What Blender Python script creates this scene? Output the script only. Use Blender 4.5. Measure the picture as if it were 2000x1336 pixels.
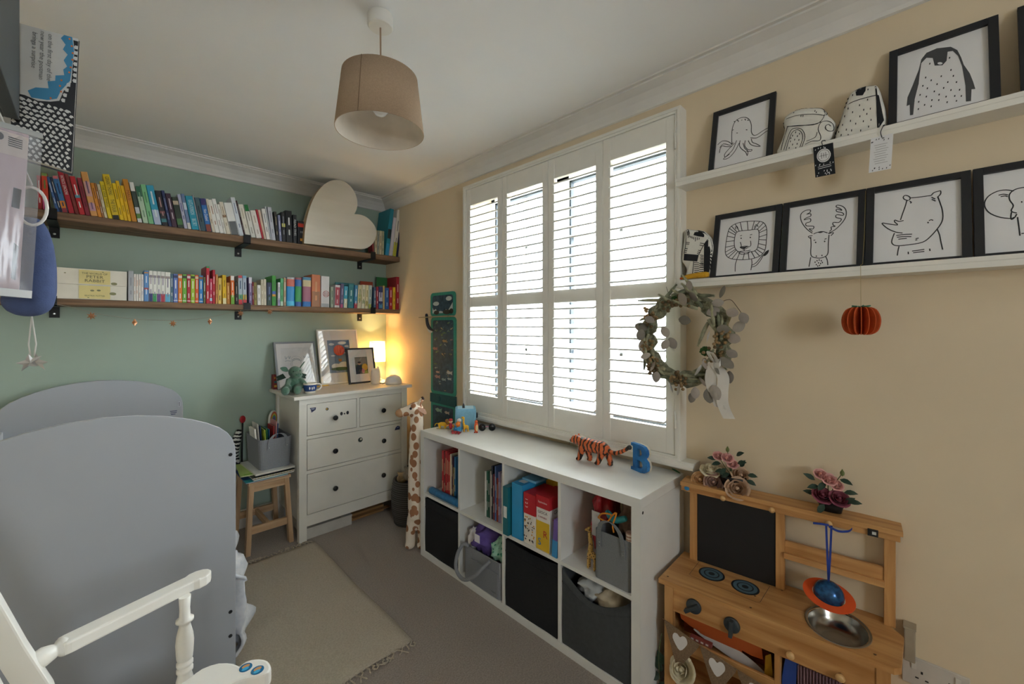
import bpy, bmesh, math, random
from mathutils import Vector, Matrix

for _o in list(bpy.data.objects):
    bpy.data.objects.remove(_o)
SC = bpy.context.scene
COL = SC.collection
R = math.radians
PI = math.pi

# ---------------------------------------------------------------- camera
FPX, YAW, V0, EYE = 812.3, R(45.1757), 638.96, 1.4082      # focal length in pixels of the 2000 px frame
_cam = bpy.data.cameras.new('camera')
_cam.sensor_width = 36.0
_cam.lens = FPX * 36.0 / 2000.0
_cam.shift_y = (V0 - 668.0) / 2000.0
_cam.clip_start = 0.02
_co = bpy.data.objects.new('camera', _cam)
COL.objects.link(_co)
_co.location = (0, 0, EYE)
_co.rotation_euler = (R(90), 0, -YAW)
SC.camera = _co

# ---------------------------------------------------------------- world, daylight, exposure
WORLD_STRENGTH = 6.0
EXPOSURE = 2.25
_w = bpy.data.worlds.new('overcast_sky')
SC.world = _w
_w.use_nodes = True
_nt = _w.node_tree
_bg = _nt.nodes['Background']
_tc = _nt.nodes.new('ShaderNodeTexCoord')
_nz = _nt.nodes.new('ShaderNodeTexNoise')
_nz.inputs['Scale'].default_value = 1.6
_nz.inputs['Detail'].default_value = 5.0
_cr = _nt.nodes.new('ShaderNodeValToRGB')
_cr.color_ramp.elements[0].position = 0.3
_cr.color_ramp.elements[0].color = (0.80, 0.89, 1.0, 1)
_cr.color_ramp.elements[1].position = 0.7
_cr.color_ramp.elements[1].color = (0.94, 0.97, 1.0, 1)
_nt.links.new(_tc.outputs['Generated'], _nz.inputs['Vector'])
_nt.links.new(_nz.outputs['Fac'], _cr.inputs['Fac'])
_nt.links.new(_cr.outputs['Color'], _bg.inputs['Color'])
_bg.inputs['Strength'].default_value = WORLD_STRENGTH
SC.view_settings.view_transform = 'Standard'
SC.view_settings.look = 'None'
SC.view_settings.exposure = EXPOSURE
SC.view_settings.gamma = 1.0
SC.view_settings.use_curve_mapping = False
SC.cycles.max_bounces = 8
SC.cycles.diffuse_bounces = 6
SC.cycles.glossy_bounces = 4
SC.cycles.transparent_max_bounces = 16
SC.cycles.sample_clamp_indirect = 8.0
SC.cycles.caustics_reflective = False
SC.cycles.caustics_refractive = False


def portal(name, loc, rot, sx, sy):
    l = bpy.data.lights.new(name, 'AREA')
    l.shape = 'RECTANGLE'
    l.size, l.size_y = sx, sy
    l.cycles.is_portal = True
    o = bpy.data.objects.new(name, l)
    COL.objects.link(o)
    o.location, o.rotation_euler = loc, rot
    return o


portal('daylight_portal', (2.30, 1.5, 1.6), (0, R(90), 0), 1.5, 1.5)
portal('daylight_portal', (-0.1, -2.50, 1.6), (R(90), 0, 0), 0.8, 1.0)  # guides sky light through the added fill window

# ---------------------------------------------------------------- measuring: a pixel of the photograph to a point on a known plane
_c, _s = math.cos(YAW), math.sin(YAW)


def ray(u, v):
    a, b = (u - 1000.0) / FPX, (V0 - v) / FPX
    return Vector((a * _c + _s, -a * _s + _c, b))


def PX(u, v, x):
    r = ray(u, v)
    t = x / r.x
    return Vector((x, r.y * t, EYE + r.z * t))


def PY(u, v, y):
    r = ray(u, v)
    t = y / r.y
    return Vector((r.x * t, y, EYE + r.z * t))


def PZ(u, v, z):
    r = ray(u, v)
    t = (z - EYE) / r.z
    return Vector((r.x * t, r.y * t, z))


# ---------------------------------------------------------------- materials
def lin(c):
    if isinstance(c, str):
        c = c.lstrip('#')
        c = tuple(int(c[i:i + 2], 16) for i in (0, 2, 4))
    return tuple(((x / 255.0) / 12.92 if x / 255.0 <= 0.04045 else ((x / 255.0 + 0.055) / 1.055) ** 2.4) for x in c) + (1.0,)


MATS = {}


def mat(name, col, rough=0.55, metal=0.0, var=0.05, vscale=14.0, bump=0.0, bscale=120.0, coat=0.0, emit=None, estr=0.0, col2=None, sheen=0.0, spec=0.5, alpha=None):
    """One procedural material: base colour broken up by noise, optional fine relief."""
    if name in MATS:
        return MATS[name]
    m = bpy.data.materials.new(name)
    m.use_nodes = True
    nt = m.node_tree
    b = nt.nodes['Principled BSDF']
    c1 = lin(col)
    c2 = lin(col2) if col2 else tuple(max(0.0, x * (1.0 - 2.2 * var)) for x in c1[:3]) + (1.0,)
    tc = nt.nodes.new('ShaderNodeTexCoord')
    nz = nt.nodes.new('ShaderNodeTexNoise')
    nz.inputs['Scale'].default_value = vscale
    nz.inputs['Detail'].default_value = 4.0
    cr = nt.nodes.new('ShaderNodeValToRGB')
    cr.color_ramp.elements[0].position = 0.35
    cr.color_ramp.elements[1].position = 0.65
    cr.color_ramp.elements[0].color = c1
    cr.color_ramp.elements[1].color = c2
    nt.links.new(tc.outputs['Object'], nz.inputs['Vector'])
    nt.links.new(nz.outputs['Fac'], cr.inputs['Fac'])
    nt.links.new(cr.outputs['Color'], b.inputs['Base Color'])
    b.inputs['Roughness'].default_value = rough
    b.inputs['Metallic'].default_value = metal
    b.inputs['Specular IOR Level'].default_value = spec
    if coat:
        b.inputs['Coat Weight'].default_value = coat
        b.inputs['Coat Roughness'].default_value = 0.04
    if sheen:
        b.inputs['Sheen Weight'].default_value = sheen
    if emit:
        b.inputs['Emission Color'].default_value = lin(emit)
        b.inputs['Emission Strength'].default_value = estr
    if alpha is not None:
        b.inputs['Alpha'].default_value = alpha
    if bump:
        n2 = nt.nodes.new('ShaderNodeTexNoise')
        n2.inputs['Scale'].default_value = bscale
        n2.inputs['Detail'].default_value = 3.0
        bp = nt.nodes.new('ShaderNodeBump')
        bp.inputs['Strength'].default_value = bump
        bp.inputs['Distance'].default_value = 0.01
        nt.links.new(tc.outputs['Object'], n2.inputs['Vector'])
        nt.links.new(n2.outputs['Fac'], bp.inputs['Height'])
        nt.links.new(bp.outputs['Normal'], b.inputs['Normal'])
    MATS[name] = m
    return m


def paint(hexcol, rough=0.5):
    """Plain printed or painted colour, one material per colour."""
    return mat('paint_%s_%d' % (hexcol.lstrip('#'), int(rough * 100)), hexcol, rough, var=0.03)


def wood(name, c1, c2, axis=0, rough=0.5, scale=9.0, stretch=14.0, bump=0.15, contrast=(0.3, 0.72)):
    if name in MATS:
        return MATS[name]
    m = bpy.data.materials.new(name)
    m.use_nodes = True
    nt = m.node_tree
    b = nt.nodes['Principled BSDF']
    tc = nt.nodes.new('ShaderNodeTexCoord')
    mp = nt.nodes.new('ShaderNodeMapping')
    sc = [scale * stretch * 0.35] * 3
    sc[axis] = scale * 0.35
    mp.inputs['Scale'].default_value = sc
    n1 = nt.nodes.new('ShaderNodeTexNoise')
    n1.inputs['Scale'].default_value = 1.0
    n1.inputs['Detail'].default_value = 6.0
    n1.inputs['Distortion'].default_value = 0.8
    cr = nt.nodes.new('ShaderNodeValToRGB')
    cr.color_ramp.elements[0].position, cr.color_ramp.elements[1].position = contrast
    cr.color_ramp.elements[0].color = lin(c1)
    cr.color_ramp.elements[1].color = lin(c2)
    nt.links.new(tc.outputs['Object'], mp.inputs['Vector'])
    nt.links.new(mp.outputs['Vector'], n1.inputs['Vector'])
    nt.links.new(n1.outputs['Fac'], cr.inputs['Fac'])
    nt.links.new(cr.outputs['Color'], b.inputs['Base Color'])
    b.inputs['Roughness'].default_value = rough
    bp = nt.nodes.new('ShaderNodeBump')
    bp.inputs['Strength'].default_value = bump
    bp.inputs['Distance'].default_value = 0.004
    nt.links.new(n1.outputs['Fac'], bp.inputs['Height'])
    nt.links.new(bp.outputs['Normal'], b.inputs['Normal'])
    MATS[name] = m
    return m


def spotted(name, base, spot, scale=22.0, thresh=0.33, rough=0.9, squash=(1, 1, 1)):
    """Fabric printed with irregular round patches."""
    m = bpy.data.materials.new(name)
    m.use_nodes = True
    nt = m.node_tree
    b = nt.nodes['Principled BSDF']
    tc = nt.nodes.new('ShaderNodeTexCoord')
    mp = nt.nodes.new('ShaderNodeMapping')
    mp.inputs['Scale'].default_value = squash
    vo = nt.nodes.new('ShaderNodeTexVoronoi')
    vo.inputs['Scale'].default_value = scale
    vo.inputs['Randomness'].default_value = 0.75
    cr = nt.nodes.new('ShaderNodeValToRGB')
    cr.color_ramp.interpolation = 'LINEAR'
    cr.color_ramp.elements[0].position = thresh
    cr.color_ramp.elements[1].position = thresh + 0.03
    cr.color_ramp.elements[0].color = lin(spot)
    cr.color_ramp.elements[1].color = lin(base)
    nt.links.new(tc.outputs['Object'], mp.inputs['Vector'])
    nt.links.new(mp.outputs['Vector'], vo.inputs['Vector'])
    nt.links.new(vo.outputs['Distance'], cr.inputs['Fac'])
    nt.links.new(cr.outputs['Color'], b.inputs['Base Color'])
    b.inputs['Roughness'].default_value = rough
    MATS[name] = m
    return m


def striped(name, c1, c2, axis='X', scale=12.0, distort=3.0, rough=0.7, pos=0.5, soft=0.04):
    """Surface printed with wavy bands (wave texture)."""
    m = bpy.data.materials.new(name)
    m.use_nodes = True
    nt = m.node_tree
    b = nt.nodes['Principled BSDF']
    tc = nt.nodes.new('ShaderNodeTexCoord')
    wv = nt.nodes.new('ShaderNodeTexWave')
    wv.bands_direction = axis
    wv.inputs['Scale'].default_value = scale
    wv.inputs['Distortion'].default_value = distort
    wv.inputs['Detail Scale'].default_value = 2.0
    cr = nt.nodes.new('ShaderNodeValToRGB')
    cr.color_ramp.elements[0].position = pos - soft
    cr.color_ramp.elements[1].position = pos + soft
    cr.color_ramp.elements[0].color = lin(c2)
    cr.color_ramp.elements[1].color = lin(c1)
    nt.links.new(tc.outputs['Object'], wv.inputs['Vector'])
    nt.links.new(wv.outputs['Fac'], cr.inputs['Fac'])
    nt.links.new(cr.outputs['Color'], b.inputs['Base Color'])
    b.inputs['Roughness'].default_value = rough
    MATS[name] = m
    return m


def clear(name, tint=(1, 1, 1), gloss=0.06, rough=0.02, haze=0.0):
    """Thin glass or clear plastic: see-through with a weak reflection."""
    if name in MATS:
        return MATS[name]
    m = bpy.data.materials.new(name)
    m.use_nodes = True
    nt = m.node_tree
    nt.nodes.clear()
    out = nt.nodes.new('ShaderNodeOutputMaterial')
    tr = nt.nodes.new('ShaderNodeBsdfTransparent')
    tr.inputs['Color'].default_value = tuple(tint) + (1,)
    gl = nt.nodes.new('ShaderNodeBsdfGlossy')
    gl.inputs['Roughness'].default_value = rough
    mx = nt.nodes.new('ShaderNodeMixShader')
    mx.inputs[0].default_value = gloss
    nt.links.new(tr.outputs[0], mx.inputs[1])
    nt.links.new(gl.outputs[0], mx.inputs[2])
    last = mx
    if haze:
        df = nt.nodes.new('ShaderNodeBsdfDiffuse')
        df.inputs['Color'].default_value = (0.85, 0.87, 0.9, 1)
        m2 = nt.nodes.new('ShaderNodeMixShader')
        m2.inputs[0].default_value = haze
        nt.links.new(mx.outputs[0], m2.inputs[1])
        nt.links.new(df.outputs[0], m2.inputs[2])
        last = m2
    nt.links.new(last.outputs[0], out.inputs['Surface'])
    MATS[name] = m
    return m


def shade_cloth(name, col, trans=0.5):
    """Lampshade cloth: part of the light passes through."""
    if name in MATS:
        return MATS[name]
    m = bpy.data.materials.new(name)
    m.use_nodes = True
    nt = m.node_tree
    nt.nodes.clear()
    out = nt.nodes.new('ShaderNodeOutputMaterial')
    tc = nt.nodes.new('ShaderNodeTexCoord')
    nz = nt.nodes.new('ShaderNodeTexNoise')
    nz.inputs['Scale'].default_value = 90.0
    cr = nt.nodes.new('ShaderNodeValToRGB')
    cr.color_ramp.elements[0].color = tuple(x * 0.9 for x in lin(col)[:3]) + (1,)
    cr.color_ramp.elements[1].color = lin(col)
    nt.links.new(tc.outputs['Object'], nz.inputs['Vector'])
    nt.links.new(nz.outputs['Fac'], cr.inputs['Fac'])
    df = nt.nodes.new('ShaderNodeBsdfDiffuse')
    tl = nt.nodes.new('ShaderNodeBsdfTranslucent')
    nt.links.new(cr.outputs['Color'], df.inputs['Color'])
    nt.links.new(cr.outputs['Color'], tl.inputs['Color'])
    mx = nt.nodes.new('ShaderNodeMixShader')
    mx.inputs[0].default_value = trans
    nt.links.new(df.outputs[0], mx.inputs[1])
    nt.links.new(tl.outputs[0], mx.inputs[2])
    nt.links.new(mx.outputs[0], out.inputs['Surface'])
    MATS[name] = m
    return m


# ---------------------------------------------------------------- mesh building
def smoothline(pts, n=4, closed=False):
    """Catmull-Rom through the points (2-D or 3-D tuples)."""
    P = [tuple(p) for p in pts]
    k = len(P)
    if k < 3:
        return P
    out = []
    rng = range(k) if closed else range(k - 1)
    for i in rng:
        p0 = P[(i - 1) % k] if closed or i > 0 else P[0]
        p1, p2 = P[i], P[(i + 1) % k]
        p3 = P[(i + 2) % k] if closed or i + 2 < k else P[-1]
        for j in range(n):
            t = j / n
            out.append(tuple(0.5 * ((2 * b) + (c - a) * t + (2 * a - 5 * b + 4 * c - d) * t * t + (-a + 3 * b - 3 * c + d) * t ** 3) for a, b, c, d in zip(p0, p1, p2, p3)))
    if not closed:
        out.append(P[-1])
    return out


def wloc(o):
    v = Vector((0, 0, 0))
    while o is not None:
        v = v + o.location
        o = o.parent
    return v


class MB:
    def __init__(self):
        self.v, self.f, self.m, self.s = [], [], [], []

    def add(self, vs, fs, mi=0, sm=False):
        b = len(self.v)
        self.v.extend([tuple(p) for p in vs])
        for f in fs:
            self.f.append(tuple(i + b for i in f))
            self.m.append(mi)
            self.s.append(sm)
        return self

    def box(self, x0, x1, y0, y1, z0, z1, mi=0, M=None):
        vs = [Vector((x, y, z)) for z in (z0, z1) for y in (y0, y1) for x in (x0, x1)]
        if M is not None:
            vs = [M @ p for p in vs]
        return self.add(vs, [(0, 2, 3, 1), (4, 5, 7, 6), (0, 1, 5, 4), (2, 6, 7, 3), (0, 4, 6, 2), (1, 3, 7, 5)], mi)

    def prism(self, poly, f0, f1, mi=0, sm=False):
        """poly: 2-D outline; f0/f1 map a 2-D point to the two end faces."""
        n = len(poly)
        vs = [f0(p) for p in poly] + [f1(p) for p in poly]
        self.add(vs, [tuple(range(n - 1, -1, -1)), tuple(range(n, 2 * n))], mi)
        b = len(self.v) - 2 * n
        for i in range(n):
            j = (i + 1) % n
            self.f.append((b + i, b + j, b + n + j, b + n + i))
            self.m.append(mi)
            self.s.append(sm)
        return self

    def tube(self, pts, r, n=8, mi=0, caps=True, closed=False, sm=True):
        P = [Vector(p) for p in pts]
        k = len(P)
        rs = r if isinstance(r, (list, tuple)) else [r] * k
        T = []
        for i in range(k):
            if closed:
                d = P[(i + 1) % k] - P[i - 1]
            else:
                d = P[min(i + 1, k - 1)] - P[max(i - 1, 0)]
            T.append(d.normalized() if d.length > 1e-9 else Vector((0, 0, 1)))
        up = Vector((0, 0, 1)) if abs(T[0].z) < 0.9 else Vector((1, 0, 0))
        N = (up - T[0] * up.dot(T[0])).normalized()
        vs = []
        for i in range(k):
            N = N - T[i] * N.dot(T[i])
            if N.length < 1e-6:
                N = T[i].orthogonal()
            N.normalize()
            B = T[i].cross(N)
            for j in range(n):
                a = 2 * PI * j / n
                vs.append(P[i] + (N * math.cos(a) + B * math.sin(a)) * rs[i])
        fs = []
        for i in range(k if closed else k - 1):
            i2 = (i + 1) % k
            for j in range(n):
                j2 = (j + 1) % n
                fs.append((i * n + j, i * n + j2, i2 * n + j2, i2 * n + j))
        self.add(vs, fs, mi, sm)
        if caps and not closed:
            b = len(self.v) - len(vs)
            self.f.append(tuple(b + j for j in range(n - 1, -1, -1)))
            self.f.append(tuple(b + (k - 1) * n + j for j in range(n)))
            self.m += [mi, mi]
            self.s += [False, False]
        return self

    def lathe(self, prof, n=24, c=(0, 0, 0), mi=0, sm=True, axis='z', closed=False):
        """prof: (radius, height) pairs turned about an axis through c."""
        c = Vector(c)
        vs = []
        for r, h in prof:
            for j in range(n):
                a = 2 * PI * j / n
                x, y = r * math.cos(a), r * math.sin(a)
                p = {'z': (x, y, h), 'x': (h, x, y), 'y': (y, h, x)}[axis]
                vs.append(c + Vector(p))
        fs = []
        k = len(prof)
        for i in range(k if closed else k - 1):
            i2 = (i + 1) % k
            for j in range(n):
                j2 = (j + 1) % n
                fs.append((i * n + j, i * n + j2, i2 * n + j2, i2 * n + j))
        self.add(vs, fs, mi, sm)
        if not closed:
            b = len(self.v) - len(vs)
            if prof[0][0] > 1e-5:
                self.f.append(tuple(b + j for j in range(n - 1, -1, -1)))
                self.m.append(mi)
                self.s.append(False)
            if prof[-1][0] > 1e-5:
                self.f.append(tuple(b + (k - 1) * n + j for j in range(n)))
                self.m.append(mi)
                self.s.append(False)
        return self

    def ball(self, c, r, n=12, mi=0, M=None):
        """Ellipsoid; r scalar or (rx, ry, rz); M optional rotation about its centre."""
        rr = r if isinstance(r, (list, tuple)) else (r, r, r)
        c = Vector(c)
        vs, fs = [], []
        k = max(5, n // 2 + 1)
        for i in range(k):
            th = PI * i / (k - 1)
            for j in range(n):
                a = 2 * PI * j / n
                p = Vector((rr[0] * math.sin(th) * math.cos(a), rr[1] * math.sin(th) * math.sin(a), -rr[2] * math.cos(th)))
                if M is not None:
                    p = M @ p
                vs.append(c + p)
        for i in range(k - 1):
            for j in range(n):
                j2 = (j + 1) % n
                fs.append((i * n + j, i * n + j2, (i + 1) * n + j2, (i + 1) * n + j))
        return self.add(vs, fs, mi, True)

    def ribbon(self, pts, w, f, mi=0, closed=False):
        """Flat line of width w through 2-D points; f maps a 2-D point to 3-D."""
        k = len(pts)
        if k < 2:
            return self
        L = []
        for i in range(k):
            if closed:
                a, b = pts[i - 1], pts[(i + 1) % k]
            else:
                a, b = pts[max(i - 1, 0)], pts[min(i + 1, k - 1)]
            dx, dy = b[0] - a[0], b[1] - a[1]
            d = math.hypot(dx, dy) or 1.0
            nx, ny = -dy / d * w / 2, dx / d * w / 2
            L.append(f((pts[i][0] + nx, pts[i][1] + ny)))
            L.append(f((pts[i][0] - nx, pts[i][1] - ny)))
        fs = []
        for i in range(k if closed else k - 1):
            i2 = (i + 1) % k
            fs.append((2 * i, 2 * i + 1, 2 * i2 + 1, 2 * i2))
        return self.add(L, fs, mi)

    def poly(self, pts, f, mi=0):
        return self.add([f(p) for p in pts], [tuple(range(len(pts)))], mi)

    def build(self, name, mats, parent=None, world=True, bevel=0.0, seg=2, remesh=0.0, sub=0, flip=True, smooth=None):
        me = bpy.data.meshes.new(name)
        off = wloc(parent) if (parent is not None and world) else Vector((0, 0, 0))
        me.from_pydata([tuple(Vector(p) - off) for p in self.v], [], self.f)
        for m in (mats if isinstance(mats, (list, tuple)) else [mats]):
            me.materials.append(m)
        for i, p in enumerate(me.polygons):
            p.material_index = self.m[i]
            p.use_smooth = self.s[i] if smooth is None else smooth
        bm = bmesh.new()
        bm.from_mesh(me)
        bmesh.ops.remove_doubles(bm, verts=bm.verts, dist=1e-6)
        if flip:
            bmesh.ops.recalc_face_normals(bm, faces=bm.faces)
        if bevel:
            ed = [e for e in bm.edges if len(e.link_faces) == 2 and e.calc_face_angle(0) > R(35)]
            bmesh.ops.bevel(bm, geom=ed, offset=bevel, segments=seg, affect='EDGES', profile=0.6, clamp_overlap=True)
        bm.to_mesh(me)
        bm.free()
        o = bpy.data.objects.new(name, me)
        COL.objects.link(o)
        o.parent = parent
        if remesh:
            md = o.modifiers.new('remesh', 'REMESH')
            md.mode = 'VOXEL'
            md.voxel_size = remesh
            md.use_smooth_shade = True
            sm = o.modifiers.new('smooth', 'SMOOTH')
            sm.iterations = 4
        if sub:
            sd = o.modifiers.new('subdivision', 'SUBSURF')
            sd.levels = sd.render_levels = sub
        return o


def tag(o, label, cat, group=None, kind=None):
    o['label'] = label
    o['category'] = cat
    if group:
        o['group'] = group
    if kind:
        o['kind'] = kind
    return o


def thing(name, label, cat, loc=(0, 0, 0), group=None, rot=None):
    o = bpy.data.objects.new(name, None)
    o.empty_display_size = 0.05
    COL.objects.link(o)
    o.location = loc
    if rot:
        o.rotation_euler = rot
    return tag(o, label, cat, group)


def struct(o):
    o['kind'] = 'structure'
    return o


def bx(name, m, parent, x0, x1, y0, y1, z0, z1, bevel=0.0, world=True):
    return MB().box(x0, x1, y0, y1, z0, z1).build(name, m, parent, bevel=bevel, world=world)


TEXTS = []


def lettering(name, text, size, m, parent, o, ux, uy, align='CENTER', sx=1.0, depth=0.0, world=True):
    """Flat printed text: origin o, reading direction ux, letter-up direction uy."""
    cu = bpy.data.curves.new(name, 'FONT')
    cu.body = text
    cu.size = size
    cu.align_x = align
    cu.align_y = 'CENTER'
    cu.resolution_u = 2
    cu.extrude = depth
    cu.materials.append(m)
    ob = bpy.data.objects.new(name, cu)
    COL.objects.link(ob)
    ux, uy = Vector(ux).normalized(), Vector(uy).normalized()
    n = ux.cross(uy)
    Mx = Matrix((ux, uy, n)).transposed().to_4x4()
    p = Vector(o) - (wloc(parent) if parent is not None and world else Vector((0, 0, 0)))
    Mx.translation = p
    TEXTS.append(ob)
    ob.parent = parent
    ob.matrix_local = Mx @ Matrix.Diagonal((sx, 1, 1, 1))
    return ob


class Sheet:
    """A flat surface in the room: origin, right, up; local (a, b) plus height c off the sheet."""
    def __init__(self, o, ux, uy):
        self.o, self.ux, self.uy = Vector(o), Vector(ux).normalized(), Vector(uy).normalized()
        self.n = self.ux.cross(self.uy)

    def at(self, a, b, c=0.0):
        return self.o + self.ux * a + self.uy * b + self.n * c

    def f(self, c):
        return lambda p: self.at(p[0], p[1], c)

    def hit(self, u, v):
        r = ray(u, v)
        e = Vector((0, 0, EYE))
        t = (self.o - e).dot(self.n) / r.dot(self.n)
        d = e + r * t - self.o
        return (d.dot(self.ux), d.dot(self.uy))

    def box(self, mb, a0, a1, b0, b1, c0, c1, mi=0):
        vs = [self.at(a, b, c) for c in (c0, c1) for b in (b0, b1) for a in (a0, a1)]
        return mb.add(vs, [(0, 2, 3, 1), (4, 5, 7, 6), (0, 1, 5, 4), (2, 6, 7, 3), (0, 4, 6, 2), (1, 3, 7, 5)], mi)


def circle(cx, cy, r, n=16, ry=None):
    return [(cx + r * math.cos(2 * PI * i / n), cy + (ry or r) * math.sin(2 * PI * i / n)) for i in range(n)]


W, D, ZC = 1.8373, 3.4087, 2.52          # window wall, green wall, ceiling
XL, YF = -0.62, -2.30                    # wall on the left, wall behind the photographer
WHITE = mat('white_paint', '#e6e4de', 0.45, var=0.02)
SATIN = mat('white_satin_wood', '#e9e7e0', 0.38, var=0.015)
BLACK = mat('black_paint', '#17181a', 0.45, var=0.05)
DARK = mat('black_iron', '#1c1d1f', 0.5, 0.3)

# ================================================================ the room
carpet = mat('taupe_carpet', '#c0b3a7', 0.95, var=0.10, vscale=160, bump=0.9, bscale=420, col2='#a3968a', sheen=0.2)
green = mat('sage_green_wall', '#a3b5a8', 0.75, var=0.02, vscale=3, bump=0.03, bscale=300)
cream = mat('cream_wall', '#ddccb0', 0.75, var=0.02, vscale=3, bump=0.03, bscale=300)
ceil_m = mat('ceiling_white', '#f0f0f0', 0.8, var=0.01, vscale=3)
trim_m = mat('trim_white', '#e2e0dd', 0.6, var=0.015)

struct(bx('floor', carpet, None, XL - 0.1, W + 0.3, YF - 0.3, D + 0.1, -0.1, 0.0))
struct(bx('ceiling', ceil_m, None, XL - 0.1, W + 0.4, YF - 0.3, D + 0.1, ZC, ZC + 0.12))
struct(bx('wall_back', green, None, XL - 0.1, W + 0.4, D, D + 0.12, 0, ZC))
struct(bx('wall_left', cream, None, XL - 0.12, XL, YF, D, 0, ZC))
OY0, OY1, OZ0, OZ1 = 0.81, 2.19, 0.88, 2.315
wr = MB()
wr.box(W, W + 0.32, YF - 0.3, OY0, 0, ZC)
wr.box(W, W + 0.32, OY1, D, 0, ZC)
wr.box(W, W + 0.32, OY0, OY1, 0, OZ0)
wr.box(W, W + 0.32, OY0, OY1, OZ1, ZC)
struct(wr.build('wall_right', cream))
wf = MB()
BX0, BX1, BZ0, BZ1 = -0.45, 0.20, 1.15, 2.10
wf.box(XL, BX0, YF - 0.12, YF, 0, ZC)
wf.box(BX1, W, YF - 0.12, YF, 0, ZC)
wf.box(BX0, BX1, YF - 0.12, YF, 0, BZ0)
wf.box(BX0, BX1, YF - 0.12, YF, BZ1, ZC)
struct(wf.build('wall_front', cream))
# window added out of view behind the camera to let in fill daylight
w2 = MB()
for a in ((BX0, BX0 + 0.05, BZ0, BZ1), (BX1 - 0.05, BX1, BZ0, BZ1), (BX0 + 0.05, BX1 - 0.05, BZ0, BZ0 + 0.05), (BX0 + 0.05, BX1 - 0.05, BZ1 - 0.05, BZ1), ((BX0 + BX1) / 2 - 0.02, (BX0 + BX1) / 2 + 0.02, BZ0 + 0.05, BZ1 - 0.05)):
    w2.box(a[0], a[1], YF - 0.09, YF - 0.03, a[2], a[3])
w2o = struct(w2.build('added_fill_window', WHITE))
bx('pane', clear('window_glass', (0.97, 0.985, 0.98)), w2o, BX0 + 0.05, BX1 - 0.05, YF - 0.062, YF - 0.058, BZ0 + 0.05, BZ1 - 0.05)

# cornice all round the ceiling
prof = [(0.0, 2.425), (0.010, 2.428), (0.014, 2.440), (0.030, 2.466), (0.052, 2.488), (0.080, 2.503), (0.0873, 2.506), (0.0873, 2.514), (0.104, 2.514), (0.106, ZC), (0.0, ZC)]
cn = MB()
vs = []
for d, z in prof:
    vs += [(XL + d, YF + d, z), (W - d, YF + d, z), (W - d, D - d, z), (XL + d, D - d, z)]
fs = []
for i in range(len(prof) - 1):
    for j in range(4):
        fs.append((i * 4 + j, i * 4 + (j + 1) % 4, i * 4 + 4 + (j + 1) % 4, i * 4 + 4 + j))
cn.add(vs, fs)
struct(cn.build('trim_1', trim_m))
struct(MB().prism([(0, 0), (0.018, 0), (0.018, 0.105), (0.010, 0.122), (0, 0.125)], lambda p: (XL, D - p[0], p[1]), lambda p: (W, D - p[0], p[1])).build('baseboard_back', trim_m))
struct(MB().prism([(0, 0), (0.018, 0), (0.018, 0.105), (0.010, 0.122), (0, 0.125)], lambda p: (W - p[0], YF, p[1]), lambda p: (W - p[0], D - 0.018, p[1])).build('baseboard_right', trim_m))

# ---------------------------------------------------------------- window in its reveal
upvc = mat('white_upvc', '#eceeec', 0.35, var=0.01)
gasket = mat('dark_gasket', '#26323c', 0.6)
XW = 2.00
win = MB()
for a in ((OY0, OY0 + 0.035, OZ0, OZ1), (OY1 - 0.035, OY1, OZ0, OZ1), (OY0, OY1, OZ0, OZ0 + 0.035), (OY0, OY1, OZ1 - 0.035, OZ1), (1.505, 1.605, OZ0, OZ1)):
    win.box(XW - 0.005, XW + 0.07, a[0], a[1], a[2], a[3])
window = struct(win.build('window_1', upvc))
glass = clear('window_glass', (0.97, 0.985, 0.98))
for (y0, y1) in ((0.845, 1.505), (1.605, 2.155)):
    s = MB()
    for a in ((y0, y0 + 0.012, 0.915, 2.28), (y1 - 0.012, y1, 0.915, 2.28), (y0, y1, 0.915, 0.927), (y0, y1, 2.268, 2.28)):
        s.box(XW + 0.0, XW + 0.03, *a)
    g = s.build('gasket', gasket, window)
    bx('pane', glass, window, XW + 0.018, XW + 0.022, y0 + 0.01, y1 - 0.01, 0.925, 2.27)
    bars = MB()
    ym = (y0 + y1) / 2
    bars.box(XW + 0.026, XW + 0.036, ym - 0.009, ym + 0.009, 0.93, 2.265)
    for z in (1.26, 1.60, 1.94):
        bars.box(XW + 0.026, XW + 0.036, y0 + 0.012, y1 - 0.012, z - 0.009, z + 0.009)
    bars.build('glazing_bars', upvc, window)
handle = MB().box(XW - 0.03, XW - 0.005, 1.535, 1.555, 1.30, 1.36).tube([(XW - 0.03, 1.545, 1.35), (XW - 0.035, 1.545, 1.22)], 0.008)
handle.build('window_handle', upvc, window)
sill = MB().prism([(1.8373, 0.800), (1.772, 0.800), (1.764, 0.806), (1.762, 0.816), (1.766, 0.828), (1.774, 0.834), (1.8373, 0.834)], lambda p: (p[0], 0.688, p[1]), lambda p: (p[0], 2.275, p[1]))
struct(sill.build('trim_2', SATIN, bevel=0.0))

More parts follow.
